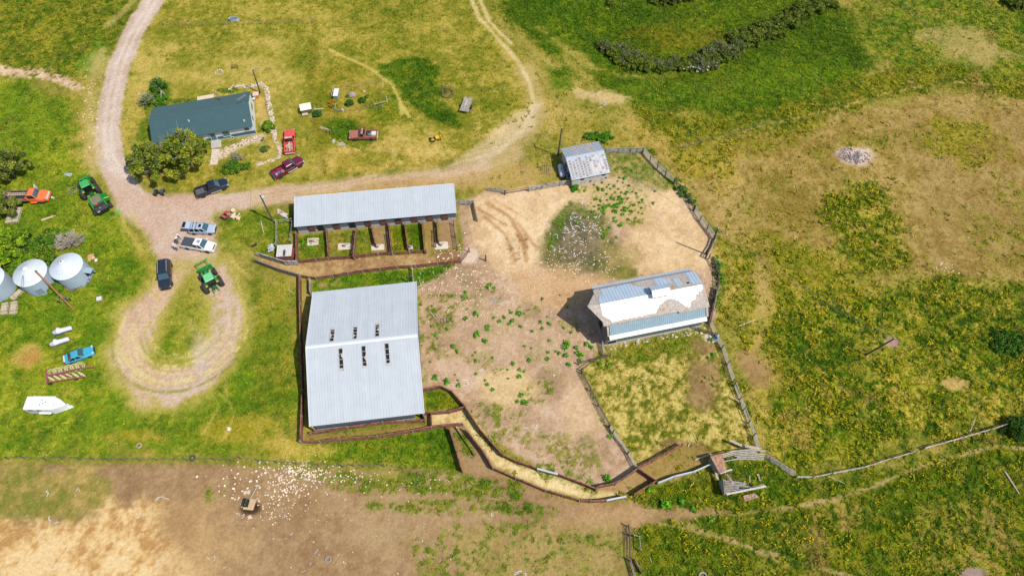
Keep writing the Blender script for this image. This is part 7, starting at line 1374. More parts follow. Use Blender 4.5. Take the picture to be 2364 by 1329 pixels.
def person(label, px, face, lean, reach, shirt, hat_mat, hat_w):
    c = G(*px); t = thing('person', label, 'person', (c.x, c.y, 0), face)
    # x is forward; the trunk leans forward by `lean`, hands reach to `reach` = (x, z)
    hip = Vector((-.05, 0, .95)); ch = hip + Vector((math.sin(lean) * .45, 0, math.cos(lean) * .45)); nk = hip + Vector((math.sin(lean) * .58, 0, math.cos(lean) * .58)); hd = nk + Vector((math.sin(lean * .7) * .16 + .02, 0, math.cos(lean * .7) * .16))
    J = [(hip, .135, .85), (hip + (ch - hip) * .5, .125, .8), (ch, .15, .75), (nk, .062), (hd - (hd - nk) * .25, .075), (hd + Vector((.01, 0, .04)), .10), (hd + Vector((0, 0, .13)), .085)]; E_ = [(0, 1), (1, 2), (2, 3), (3, 4), (4, 5), (5, 6)]
    k = len(J); J.append((hd + Vector((.115, 0, .01)), .018)); E_.append((5, k))                       # nose
    sl = [(Vector(j[0]), j[1] + .018, j[2] if len(j) > 2 else 1) for j in J[:3]] + [(nk - (nk - ch) * .35, .085)]; se = [(0, 1), (1, 2), (2, 3)]; pl = [(hip + Vector((0, 0, .02)), .15, .9)]; pe = []
    for s in (-1, 1):
        sh = ch + Vector((0, s * .19, .06)); hand = Vector((reach[0], s * .17, reach[1])); el = sh * .5 + hand * .5 + Vector((-.05, s * .09, -.09)); wr = hand * .86 + el * .14
        k = len(J); J += [(sh, .06), (el, .045), (wr, .03), (hand + (hand - wr) * .3, .036, .6)]; E_ += [(2, k), (k, k + 1), (k + 1, k + 2), (k + 2, k + 3)]; f = (hand - wr).normalized(); pal = hand + (hand - wr) * .3
        for q, (dy, ln) in enumerate(((-.03, .085), (-.01, .10), (.012, .095), (.032, .075))):
            n = len(J); J += [(pal + f * .05 + Vector((0, dy, 0)), .009), (pal + f * (.05 + ln * .5) + Vector((0, dy * 1.15, -.012)), .009), (pal + f * (.05 + ln * .85) + Vector((0, dy * 1.2, -.04)), .008)]; E_ += [(k + 3, n), (n, n + 1), (n + 1, n + 2)]
        n = len(J); J += [(pal + Vector((0, -s * .045, -.005)), .011), (pal + f * .05 + Vector((0, -s * .07, -.02)), .009)]; E_ += [(k + 3, n), (n, n + 1)]
        m = len(sl); sl += [(sh, .078), (el, .06), (wr * .8 + el * .2, .045)]; se += [(2, m), (m, m + 1), (m + 1, m + 2)]
        kn = Vector((.05 + .05 * s, s * .11, .5)); an = Vector((-.04 + .1 * s, s * .12, .09)); k = len(J); J += [(hip + Vector((0, s * .095, -.06)), .09), (kn, .06), (an, .04), (an + Vector((.15, s * .02, -.05)), .04, .8)]; E_ += [(0, k), (k, k + 1), (k + 1, k + 2), (k + 2, k + 3)]
        m = len(pl); pl += [(hip + Vector((0, s * .095, -.06)), .108), (kn, .078), (an, .06)]; pe += [(0, m), (m, m + 1), (m + 1, m + 2)]
        MB().loft([[(an.x + x, an.y + w_, z) for (w_, z) in ((-.045, .0), (.045, .0), (.045, hgt), (-.045, hgt))] for x, hgt in ((-.07, .11), (.06, .11), (.16, .07), (.21, .04))]).build('boot', boot, t, bevel=.01)
    skinned('body', J, E_, skin, t, 0, 2); skinned('shirt', sl, se, shirt, t); skinned('jeans', pl, pe, denim, t)
    for s in (-1, 1): MB().ball(hd + Vector((.088, s * .035, .045)), .014, 6).build('eye', plastic, t); MB().ball(hd + Vector((.0, s * .105, .03)), (.025, .014, .035), 6).build('ear', skin, t)
    MB().ball(hd + Vector((.094, 0, -.035)), (.012, .028, .008), 6).build('mouth', M('lips', (176, 100, 92)), t)
    MB().lathe([(.100, .0), (.112, .06), (.09, .13), (.0, .15)], 14, tuple(hd + Vector((-.02, 0, .05)))).build('hair', hair_m, t)
    MB().lathe([(hat_w, .085), (hat_w + .004, .10), (.125, .11), (.11, .22), (.05, .25), (0, .24)], 18, tuple(hd + Vector((0, 0, .03)))).build('hat', hat_mat, t)
tr_ = R(-11)
person('person in a white shirt and jeans reaching toward the tailgate from its far side', (415, 552), R(-35), R(35), (.62, 1.0), shirt_w, white_paint, .17); person('person in a navy shirt and pale hat leaning on the white pickup tailgate', (411, 562), R(5), R(30), (.6, 1.02), shirt_n, straw_hat, .21); person('person in white standing behind the near corner of the white pickup', (409, 577), R(40), R(8), (.5, 1.0), shirt_w, white_paint, .16)

# ------------------------------------------------------------------ things standing and lying about the yard
def put(name, label, cat, px, z=0.0, rz=0.0, group=None, hgt=0.0):
    c = G(*px, hgt); return thing(name, label, cat, (c.x, c.y, z), rz, group)
def solo(name, label, cat, px, m, mat, rz=0.0, hgt=0.0, group=None, z=0.0, smooth=False):
    c = G(*px, hgt); o = m.build(name, mat, None, loc=(c.x, c.y, z), rz=rz, smooth=smooth); return tag(o, label, cat, group)
worn = M('worn_tyre', (118, 112, 106), rough=.95, var=.2); tb = M('black_tyre', (70, 70, 70), rough=.9, var=.15)
ty = 'worn grey tyre heaped against the foot of the right grain bin'; me = MB().torus((0, 0, 0), .33, .13, 18, 8).mesh('tyre', worn)
for x, y, z, a, b in [(163, 668, .13, 0, 0), (172, 664, .13, .1, .2), (181, 660, .15, .1, 0), (190, 655, .13, 0, .1), (199, 651, .13, 0, -.1), (175, 661, .40, .3, .1), (184, 657, .42, .25, -.1), (193, 650, .40, .4, .2), (204, 648, .35, 1.1, .1), (187, 652, .62, .5, 0)]:
    c = G(x, y, z); o = bpy.data.objects.new('tyre', me); col.objects.link(o); o.location = c; o.rotation_euler = (a, b, fr.uniform(0, 3)); tag(o, ty, 'tyre', 'tyres heaped by the grain bin')
solo('tyre', 'pale sun-bleached tyre lying in grass above the wire fence', 'tyre', (322, 1028), MB().torus((0, 0, .12), .33, .11, 20, 8), M('tan_tyre', (176, 150, 124), var=.2)); solo('tyre', 'dark tyre lying on the wire fence line', 'tyre', (445, 1057.5), MB().torus((0, 0, .13), .36, .13, 20, 8), tb); solo('tyre', 'grey tyre lying alone on the bare dirt field', 'tyre', (758, 1290), MB().torus((0, 0, .12), .36, .10, 20, 8), M('grey_tyre', (156, 150, 146), var=.2)); solo('tyre', 'large tyre half hidden in grass at the bottom edge', 'tyre', (1622, 1330), MB().torus((0, 0, .15), .5, .12, 22, 8), M('grey_tyre', (156, 150, 146)))
# bundles of posts
bp = M('tan_post_bundle', (200, 186, 158), rough=.9, var=.15, scale=5, second=(172, 156, 126), sec_scale=3)
def bundle(label, a, b, wd, n, lay_=3):
    p, q = G(*a, .5), G(*b, .5); c = (p + q) / 2; rz = math.atan2(q.y - p.y, q.x - p.x); L = (q - p).length; t = thing('post_bundle', label, 'post bundle', (c.x, c.y, 0), rz, 'strapped bundles of fence posts'); m = MB()
    for k in range(lay_):
        for i in range(n): y = -wd / 2 + (i + .5 + .5 * (k % 2)) * wd / (n + .5); m.tube((-L / 2 + fr.uniform(-.06, .06), y, .1 + k * .15), (L / 2 + fr.uniform(-.06, .06), y, .1 + k * .15), .075, .07, 6)
    m.build('posts', bp, t)
    for x in (-L * .3, L * .32): m = MB(); m.bb(x - .02, x + .02, -wd / 2 - .02, wd / 2 + .05, .46, .49); m.build('strap', plastic, t)
bundle('left of two strapped bundles of tan posts below the orange truck', (17, 513), (25, 481), 1.05, 8); bundle('right of two strapped bundles of tan posts below the orange truck', (32, 511), (42, 478), 1.1, 8); bundle('left of two tan post bundles below the leftmost grain bin', (6, 724), (10, 698), 1.1, 8); bundle('right of two tan post bundles below the leftmost grain bin', (27, 723), (31, 695), 1.1, 8); bundle('tan post bundle leaning between the two left grain bins', (24, 688), (52, 664), .9, 6)
# stock tank, cabinet, hutch, rock, frames in the yard
t = put('stock_tank', 'oval grey stock tank on the house lawn by the wire fence', 'stock tank', (541, 48)); m = MB(); n = 20
ovl = lambda r_, z: [(1.0 * r_ * math.copysign(abs(math.cos(2 * math.pi * i / n)) ** .6, math.cos(2 * math.pi * i / n)), .42 * r_ * math.copysign(abs(math.sin(2 * math.pi * i / n)) ** .8, math.sin(2 * math.pi * i / n)), z) for i in range(n)]
m.loft([ovl(.97, 0), ovl(1, .6), ovl(1.04, .6), ovl(1.04, .64), ovl(.96, .64), ovl(.94, .2)]); m.build('tank', galv2, t); MB().prism([p[:2] for p in ovl(.93, 0)], .45, .46).build('water', M('tank_water', (96, 116, 136), rough=.05, var=.05, spec=.8), t)
t = put('metal_cabinet', 'white-topped metal cabinet standing in the garden enclosure', 'cabinet', (778, 222), rz=R(-2)); MB().bb(-.42, .42, -.95, .95, 0, .95).build('body', M('grey_cabinet', (150, 158, 152)), t); MB().bb(-.46, .46, -1.0, 1.0, .95, 1.02).build('top', white_paint, t); MB().bb(-.75, -.68, -1.0, 1.5, .95, 1.05).build('side_rail', board_grey, t)
t = put('rabbit_hutch', 'cream-roofed wooden hutch with slatted front on the house lawn', 'hutch', (709, 258), rz=R(15)); MB().hexa([(-1.05, -.75, 1.15), (1.05, -.75, 1.15), (1.05, .75, 1.4), (-1.05, .75, 1.4)], [(-1.05, -.75, 1.22), (1.05, -.75, 1.22), (1.05, .75, 1.47), (-1.05, .75, 1.47)]).build('roof', M('cream_roof', (246, 238, 208), var=.04), t)
MB().bb(-.95, .95, -.55, .65, .35, 1.12).build('box', M('dark_hutch_box', (76, 66, 60)), t); m = MB(); [m.bb(-.95 + k * .16, -.88 + k * .16, -.62, -.56, .3, 1.1) for k in range(12)]; m.build('slatted_front', grey_wood, t); m = MB(); m.bb(-.95, .1, -1.2, -.62, .3, .38); m.build('ramp', pale_wood, t)
for x in (-.85, .85):
    for y in (-.5, .55): MB().bb(x - .05, x + .05, y - .05, y + .05, 0, .4).build('leg', dark_wood, t)
solo('wood_plank', 'pale plank lying beside the cream-roofed hutch', 'plank', (736, 252), MB().box((0, 0, .06), (1.9, .22, .05), rz=R(5)).box((-.8, .3, .03), (.1, .8, .06), rz=.5), pale_wood)
solo('wood_plank', 'short grey plank on the lawn by the hedge bush', 'plank', (718, 271), MB().box((0, 0, .04), (.5, .5, .06), rz=.4).box((.05, .1, .09), (.3, .4, .03)), grey_wood); solo('wood_plank', 'weathered tan plank lying on the lawn below the hutch', 'plank', (751, 298), MB().box((0, 0, .05), (2.2, .45, .06), rz=R(-19)).box((.2, -.1, .09), (.9, .2, .03), rz=R(-15)), M('tan_plank', (188, 164, 138), var=.2))
solo('garden_rock', 'grey mauve boulder among the clipped bushes', 'rock', (813, 221), MB().ball((0, 0, .25), (.75, .6, .5), 12, 4, .18), M('mauve_rock', (170, 150, 150), var=.25, scale=4, bump=.5)); solo('stone_block', 'pale pink stone block above the right clipped bush', 'stone', (841, 213), MB().box((0, 0, .12), (.45, .3, .24), rz=R(-40)).box((.05, 0, .26), (.25, .2, .06), rz=R(-30)), M('pink_stone', (226, 198, 186)))
t = put('white_bucket', 'white bucket at the end of the low garden rail', 'bucket', (792, 256.5)); MB().lathe([(.2, 0), (.26, .45), (.22, .45), (.18, .06)], 14).build('pail', white_paint, t); MB().torus((0, 0, .5), .22, .015, 14, 4, rot=Matrix.Rotation(R(70), 3, 'X')).build('handle', steel, t)
t = put('garden_rail', 'low grey l-shaped rail in the garden corner', 'rail', (776, 250)); m = MB(); m.beam((0, .7, .7), (0, -.8, .7), .08, .1); m.beam((0, -.8, .3), (1.1, -.9, .3), .1, .1); m.build('rails', board_grey, t); [MB().tube((0, y, 0), (0, y, .75), .05).build('post', dark_wood, t) for y in (.7, -.8)]
t = put('sawhorse_rail', 'pale t-shaped grey rail lying in the lush grass', 'rail', (880, 238)); m = MB(); p, q, r_ = [G(x, y, .7) - Vector((t.location.x, t.location.y, 0)) for x, y in ((865, 240.5), (893.5, 233.5), (891.5, 222))]; m.beam(p, q, .1, .1); m.beam(q + Vector((.15, -.35, 0)), r_, .08, .08); m.beam(p + Vector((.05, -.3, 0)), p + Vector((-.05, .25, 0)), .08, .08); m.build('rails', M('pale_rail', (178, 184, 172)), t); [MB().tube((v.x, v.y, 0), v, .04).build('leg', grey_wood, t) for v in (p, q, r_)]
for i, (x, y, lab) in enumerate(((770, 326, 'upper pale sheet scrap lying left of the brown pickup'), (787, 333, 'lower corrugated sheet pieces lying left of the brown pickup'))): m = MB(); [m.box((fr.uniform(-.2, .2), -.25 + k * .22, .04 + .03 * k), (1.1 - .5 * (i == 0), .14, .03), rz=fr.uniform(-.1, .1) + (.5 if i == 0 else 0)) for k in range(3)]; solo('sheet_scrap', lab, 'metal sheet', (x, y), m, M('pale_sheet_scrap', (202, 210, 214)))
t = put('ring_feeder', 'rusty round bale feeder ring standing in the lush grass', 'bale feeder', (1034, 218)); m = MB(); [m.torus((0, 0, z), 1.15, .045, 28, 6) for z in (.08, .35, .95)]; m.build('rings', M('rust_ring', (128, 92, 80)), t); m = MB(); [m.tube((1.15 * math.cos(a), 1.15 * math.sin(a), .05), (1.15 * math.cos(a + .12), 1.15 * math.sin(a + .12), .97), .03, n=5) for a in [2 * math.pi * k / 14 for k in range(14)]]; m.tube((-.2, -.3, .3), (1.2, .95, 1.3), .04); m.build('bars', M('rust_ring', (128, 92, 80)), t)
t = put('fire_pit', 'ring of pale stones for a campfire on the house lawn', 'fire pit', (506, 168)); [MB().ball((.75 * math.cos(a) * fr.uniform(.9, 1.1), .7 * math.sin(a), .1), (.2, .16, .15), 7, k, .2).build('stone', stone_m, t) for k, a in enumerate([2 * math.pi * k / 11 for k in range(11)])]
t = put('garden_bench', 'thin dark metal bench near the campfire ring', 'bench', (543, 159)); m = MB(); [m.bb(-.7, .7, y - .03, y + .03, .42, .45) for y in (-.18, 0, .18)]; m.build('seat', plastic, t); m = MB(); [m.bb(-.7, .7, .24, .27, z - .03, z + .03) for z in (.6, .75)]; m.build('backrest', plastic, t); [MB().tube((x, y, 0), (x, y, .8 if y > 0 else .44), .025).build('leg', plastic, t) for x in (-.6, .6) for y in (-.2, .25)]
# by the house
t = put('wooden_box', 'pink-lidded plywood box behind the farmhouse near the yard light', 'box', (593, 224), rz=R(8)); MB().bb(-.5, .5, -.5, .5, 0, .8).build('body', M('orange_plywood', (206, 150, 84)), t); MB().bb(-.55, .55, -.55, .55, .8, .86).build('lid', M('pink_lid', (232, 196, 180)), t)
t = put('lawn_chair', 'white lawn chair at the northeast corner of the farmhouse', 'chair', (587, 231), rz=R(-30)); MB().bb(-.25, .25, -.25, .25, .36, .42).build('seat', white_paint, t); MB().hexa([(-.25, .22, .42), (.25, .22, .42), (.25, .27, .42), (-.25, .27, .42)], [(-.25, .35, .85), (.25, .35, .85), (.25, .4, .85), (-.25, .4, .85)]).build('backrest', white_paint, t); [MB().tube((x, y, 0), (x, y, .38), .025).build('leg', white_paint, t) for x in (-.22, .22) for y in (-.2, .22)]
solo('concrete_slab', 'pale concrete slab behind the farmhouse north wall', 'slab', (475, 228), MB().box((0, 0, .06), (3.2, 1.6, .12), rz=R(13)).box((.4, .3, .14), (.5, .3, .04), rz=R(13)), M('warm_concrete', (226, 204, 170)))
t = put('swing_frame', 'white a-shaped frame leaning in the bushes west of the farmhouse', 'frame', (378, 228)); m = MB(); m.tube((-.2, -.9, .1), (-.2, .9, 1.3), .05); m.tube((.7, .3, .1), (-.2, .9, 1.3), .04); m.tube((.6, -1.0, .1), (-.2, -.1, .8), .04); m.build('poles', M('pale_frame_pole', (206, 204, 196)), t)
t = put('patio_grill', 'dark barrel grill with white lid left of the farmhouse steps', 'grill', (478, 331)); MB().lathey([(.28, -.45), (.28, .45)], 14, (0, 0, .75)).build('drum', M('grey_grill', (120, 140, 152)), t); [MB().tube((x, y, 0), (x, y, .6), .025).build('leg', plastic, t) for x in (-.2, .2) for y in (-.3, .3)]
t = put('birdbath', 'rusty round bird bath on a stand by the stone walk', 'bird bath', (611, 327)); MB().tube((0, 0, 0), (0, 0, .9), .05).build('stand', dark_wood, t); MB().lathe([(.05, .85), (.3, .98), (.27, .98), (.05, .9)], 14).build('bowl', M('rust_bowl', (130, 100, 88)), t)
def stones(name, label, px_line, wd, n, r0, r1, mat, seed):
    r = random.Random(seed); P = [G(*p) for p in px_line]; o = P[0].copy(); o.z = 0; L = [(b - a).length for a, b in zip(P[:-1], P[1:])]; tot = sum(L); m = MB()
    for k in range(n):
        s = r.random() * tot; i = 0
        while i < len(L) - 1 and s > L[i]: s -= L[i]; i += 1
        p = P[i] + (P[i + 1] - P[i]) * (s / L[i]) - o; q = r.uniform(r0, r1); m.ball((p.x + r.uniform(-wd, wd) / 2, p.y + r.uniform(-wd, wd) / 2, q * .35), (q, q * r.uniform(.6, 1), q * .6), 6, r.random(), .25)
    ob = m.build(name, mat, None, loc=o); return tag(ob, label, 'stones', kind='stuff')
stones('stone_edging', 'pale field stones edging the house garden', [(530, 208), (540, 199), (575, 202), (606, 194), (616, 205), (620, 240), (628, 275), (632, 300), (634, 318), (646, 345), (647, 360), (620, 374), (594, 382)], .75, 380, .12, .3, stone_m, 1)
stones('stone_edging', 'pale field stones along the walk to the house steps', [(596, 316), (588, 322), (560, 330), (530, 345), (505, 362), (512, 350)], 1.3, 240, .1, .28, stone_m, 2); stones('rubble', 'pale rubble heaped on the bare patch of the dry rise', [(1945, 358), (1960, 352), (1985, 356), (1998, 362), (1960, 368)], 2.2, 260, .08, .28, M('pink_rubble', (206, 184, 166), var=.3, scale=2, second=(128, 118, 116), sec_scale=.6), 3)
stones('stone_row', 'broken pale stones along the south wall of the gambrel barn', [(1400, 799), (1500, 780), (1620, 760)], 1.4, 130, .08, .24, stone_m, 4); stones('stone_row', 'stone and dumped scraps below the creek thicket', [(1580, 158), (1620, 164), (1660, 150)], 1.2, 18, .08, .18, stone_m, 5)
# beside the plate shed
t = put('propane_tank', 'white horizontal propane tank west of the plate-roofed shed', 'propane tank', (1296, 394), rz=R(-83), hgt=.7); m = MB(); k0 = [(.05, -1.45), (.3, -1.38), (.46, -1.2), (.5, -1.0), (.5, 1.0), (.46, 1.2), (.3, 1.38), (.05, 1.45)]; m.lathe(k0, 18); m.v = [(z, x, y + .72) for x, y, z in m.v]; m.build('tank', M('tank_white', (214, 216, 220), rough=.45), t); [MB().bb(x - .08, x + .08, -.35, .35, 0, .35).build('saddle', concrete, t) for x in (-.8, .8)]; MB().lathe([(.16, 1.18), (.16, 1.32), (.1, 1.36)], 12).build('valve_dome', steel, t)
t = put('kennel_crate', 'white wire crate with three dark panels beside the propane tank', 'crate', (1311, 401), rz=R(-76), hgt=.5); MB().bb(-1.15, 1.15, -.4, .4, 0, .62).build('box', M('crate_dark', (92, 94, 98)), t); m = MB(); [m.bb(x - .05, x + .05, -.45, .45, .62, .68) for x in (-1.15, -.38, .38, 1.15)]; m.bb(-1.2, 1.2, -.47, -.38, .62, .69); m.bb(-1.2, 1.2, .38, .47, .62, .69); m.build('frame', white_paint, t)
t = put('hay_rack', 'rounded rack of thin metal bars lying west of the propane tank', 'rack', (1263, 393)); m = MB(); [m.path([(-.7 + .35 * k, -1.0, .1), (-.7 + .35 * k, -.6, .75), (-.7 + .35 * k, .6, .75), (-.7 + .35 * k, 1.0, .1)], .035) for k in range(5)]; [m.tube((-.75, y, z), (.75, y, z), .03) for y, z in ((-1, .1), (1, .1), (0, .75))]; m.build('bars', M('grey_bars', (150, 150, 140)), t)
# barrel, posts, small things
t = put('blue_barrel', 'blue barrel standing by the paddock fence corner east of the barn', 'barrel', (1655, 778), hgt=.5); MB().lathe([(.28, 0), (.31, .1), (.29, .3), (.31, .5), (.29, .7), (.28, .9), (.2, .92)], 14).build('drum', M('blue_plastic', (84, 156, 206), rough=.4), t); MB().box((.1, .1, .95), (.2, .25, .08), rz=.3).build('lid_cloth', M('pale_cloth', (200, 226, 234)), t)
solo('concrete_block', 'pale concrete pad beside the blue barrel', 'slab', (1646, 782), MB().box((0, 0, .1), (.9, 1.3, .2), rz=.3).box((.2, -.1, .22), (.4, .4, .05)), M('pad_concrete', (216, 204, 196)))
t = put('gate_post', 'lone dark post with a crosspiece east of the stable lane', 'post', (1122, 603)); MB().tube((0, 0, 0), (0, 0, 2.0), .12, .1, 8).build('post', post_dark, t); MB().tube((0, 0, .9), (-.5, .2, .2), .06).build('brace', post_dark, t)
t = put('barn_post', 'dark post with short arm near the machine barn northeast corner', 'post', (943, 652)); MB().tube((0, 0, 0), (0, 0, 2.3), .1, .09, 8).build('post', post_dark, t); MB().beam((-.3, 0, 1.6), (.4, 0, 1.65), .08, .1).build('arm', post_dark, t)
for i, (a, b, wd, z, lab) in enumerate((((960, 664), (982, 655), .1, .25, 'thin pale pole lying by the machine barn corner'), ((964, 671), (997, 652), .1, .2, 'longer thin pale pole crossing the others by the barn corner'), ((968, 645), (975, 676), .08, .2, 'thin upright-looking pole lying by the barn corner'), ((1011, 684), (1020, 654), .1, .15, 'pale pole lying alone in the corral weeds'), ((993, 720), (1007, 736), .16, .15, 'short pale board lying near the dark cattle guard frame'), ((602, 510), (610, 544), .16, .1, 'pale pole lying in grass below the transformer pole'),
                ((494, 510), (522, 526), .1, .1, 'thin rusty pipe lying right of the grey suv'), ((658, 722), (688, 713), .12, .1, 'rusty orange pole leaning west of the machine barn fence'), ((665, 668), (680, 679), .12, .1, 'short pale stick in grass west of the barn fence'), ((2320, 1088), (2352, 1138), .24, .2, 'long grey log lying in the dark grass at lower right'), ((1706, 752), (1742, 738), .22, .15, 'grey plank lying in yellow weeds east of the barn'), ((1690, 916), (1716, 932), .18, .6, 'pale rail end fallen off the broken paddock fence'), ((1912, 1098), (1950, 1115), .1, .1, 'thin pale stick below the rail fence'), ((1445, 1218), (1448, 1246), .1, .1, 'tan stick lying left of the dark rail fence'), ((1500, 1285), (1504, 1296), .1, .1, 'small pale stick in the lower right grass'),
                ((2240, 996), (2252, 965), .1, .4, 'pale broken post leaning on the right rail fence'), ((1588, 1030), (1592, 1022), .2, .1, 'small pale board west of the brown plank'), ((1600, 1000), (1612, 1022), .08, .2, 'thin pole standing out of the yellow paddock grass'))):
    p, q = G(*a, z), G(*b, z); o = Vector((p.x, p.y, 0)); m = MB(); m.tube(p - o, q - o, wd / 2, wd / 2 * .8, 7); m.tube((p - o) * .7 + (q - o) * .3, (p - o) * .72 + (q - o) * .28 + Vector((.1, .1, .06)), wd / 4, wd / 5, 5); tag(m.build('wood_pole', M('rust_pole', (176, 112, 76)) if 'rust' in lab else pale_wood, None, loc=o), lab, 'pole')
t = put('cattle_guard_frame', 'small dark metal frame lying in the corral weeds', 'frame', (1029, 740), rz=R(8)); m = MB(); [m.tube((-.8, y, .15), (.8, y, .15), .03) for y in (-.35, .35)]; [m.tube((x, -.35, .15), (x, .35, .15), .03) for x in (-.8, -.3, .2, .8)]; m.build('bars', M('dark_bar', (80, 84, 80)), t)
m = MB(); m.path([(1.0 * math.cos(a), .85 * math.sin(a), .06) for a in np.linspace(1.9, 6.1, 22)], .045, 6); solo('water_hose', 'pale blue hose curled in a loop on the corral dirt', 'hose', (1151, 691), m, M('pale_blue_hose', (184, 196, 214)))
solo('stone_block', 'white block in the grass right of the grain bins', 'stone', (231, 691), MB().box((0, 0, .2), (.75, .7, .4), rz=.3).box((.1, .1, .42), (.4, .4, .06), rz=.5), M('white_block', (226, 218, 212), var=.1)); solo('stone_block', 'white stone by the open hood of the right grain bin', 'stone', (222, 601), MB().ball((0, 0, .12), (.3, .35, .25), 8, 2, .2), M('white_block', (226, 218, 212))); solo('earth_mound', 'tan dirt heaped beside the right grain bin', 'dirt', (209, 594), MB().ball((0, 0, 0), (.7, .9, .16), 10, 5, .2), M('tan_dirt', (216, 170, 126), var=.2, bump=.3)); solo('sheet_pile', 'white sheet metal lying in the shrubs above the grain bins', 'metal sheet', (71, 564), MB().box((0, 0, .3), (2.2, .9, .06), rz=.1).box((.1, .2, .36), (1.6, .5, .04), rz=.05), white_paint)
solo('white_box', 'small white box lying in the lower left grass', 'box', (530, 991), MB().box((0, 0, .15), (.5, .3, .3), rz=.9).box((-.3, .3, .05), (.3, .1, .08), rz=.4), white_paint); solo('log_slab', 'tan log slab lying above the shrubbery', 'log', (111, 505), MB().tube((-.9, -.45, .15), (.9, .45, .15), .22, .18, 8).tube((.9, .45, .15), (1.3, .6, .15), .1, .08, 6), M('tan_log', (206, 176, 134))); solo('green_panel', 'bright green panel lying in grass by the baler', 'panel', (273, 490), MB().box((0, 0, .05), (.6, .5, .05), rz=.5).box((0, 0, .09), (.3, .3, .03), rz=.5), M('bright_green', (44, 206, 60))); solo('small_wheel', 'small dark wheel lying behind the baler', 'wheel', (260, 493), MB().torus((0, 0, .1), .22, .09, 14, 6), tb); solo('wire_coil', 'dark coil of wire in grass left of the loader tractor', 'coil', (168, 440), MB().torus((0, 0, .1), .75, .05, 22, 5).torus((.1, .1, .15), .6, .04, 20, 5), M('grey_bars', (150, 150, 140))); solo('grey_tarp', 'grey tarp crumpled in grass above the loader tractor', 'tarp', (158, 404), MB().ball((0, 0, .08), (.8, .4, .18), 9, 3, .3), M('grey_tarp', (168, 180, 176))); solo('glass_jug', 'white jug beside the orange flatbed bumper', 'jug', (121, 457), MB().lathe([(.15, 0), (.17, .2), (.05, .32), (.05, .38)], 10).ball((.35, -.1, .12), .14, 8), white_paint)
# junk heap near the mower
for x, y, s, lab, mt in ((531, 499, .3, 'rusty brown barrel half in the junk heap', rust_sheet), (540, 489, .36, 'cream bucket on top of the junk heap', M('cream_plastic', (236, 206, 170)))): solo('barrel', lab, 'barrel', (x, y), MB().lathe([(s, 0), (s * 1.05, .3), (s, .6), (s * .8, .62)], 12), mt)
m = MB(); [m.box((fr.uniform(-.6, .6), fr.uniform(-.5, .4), .06 + .04 * k), (fr.uniform(.4, 1.0), fr.uniform(.15, .4), .05), rz=fr.uniform(0, 3), ry=fr.uniform(-.2, .2)) for k in range(12)]; solo('scrap_heap', 'heap of cream and tan scrap boards beside the mower', 'scrap heap', (547, 500), m, M('cream_scrap', (232, 206, 176), var=.2))
m = MB(); [m.box((fr.uniform(-.1, .1), -.5 + k * .3, .1 + .05 * k), (2.2, .3, .04), rz=R(-35) + fr.uniform(-.1, .1)) for k in range(3)]; solo('sheet_pile', 'rusty red and pale sheets leaning by the stable west end', 'metal sheet', (653, 492), m, M('red_rust_sheets', (176, 110, 90), var=.2, second=(214, 206, 198), sec_scale=.8, sec_amt=.7))
m = MB(); [m.box((fr.uniform(-.3, .3), fr.uniform(-.6, .6), .15 + .05 * k), (.5, .8, .05), rz=fr.uniform(0, 3), ry=.3) for k in range(6)]; solo('sheet_pile', 'crumpled pale sheets left of the loading hutch', 'metal sheet', (628, 573), m, galv2); solo('rubber_flap', 'dark rubber flap lying in grass by the yard edge', 'rubber mat', (587, 567), MB().box((0, 0, .1), (1.0, .4, .08), rz=.6).box((.2, .2, .15), (.5, .3, .05), rz=.5), plastic)
# concrete water slabs in the stable pens
wtr = M('pale_slab', (222, 204, 182), rough=.9, var=.12)
for x, y, sx, sy, lab in ((723, 558, 2.0, 1.5, 'round-cornered'), (796, 569, 2.3, 1.3, 'middle'), (872, 571, 2.2, 1.2, 'fourth pen'), (947, 571, .9, .8, 'small weedy'), (1019, 567, 2.3, 1.5, 'eastmost')):
    t = put('water_slab', {'round-cornered': 'concrete slab with drinker in the grassy west pen', 'middle': 'concrete slab with drinker in the second stable pen', 'fourth pen': 'concrete slab with drinker under the bare fourth pen fence', 'small weedy': 'small concrete slab at the weedy pens', 'eastmost': 'large concrete slab with drinker in the eastmost bare pen'}[lab], 'concrete slab', (x, y), rz=R(5)); MB().prism([(-sx / 2, -sy / 2), (sx / 2, -sy / 2), (sx / 2, sy / 2 - .2), (sx / 2 - .3, sy / 2), (-sx / 2, sy / 2)], 0, .08).build('slab', wtr, t); m = MB(); m.lathe([(.18, .08), (.2, .5), (.15, .55)], 10); m.tube((0, 0, .3), (.5, .2, .6), .05); m.build('drinker', steel, t); MB().ball((-.3, .1, .2), (.2, .15, .14), 7).build('bowl', M('drinker_bowl', (90, 86, 84)), t)
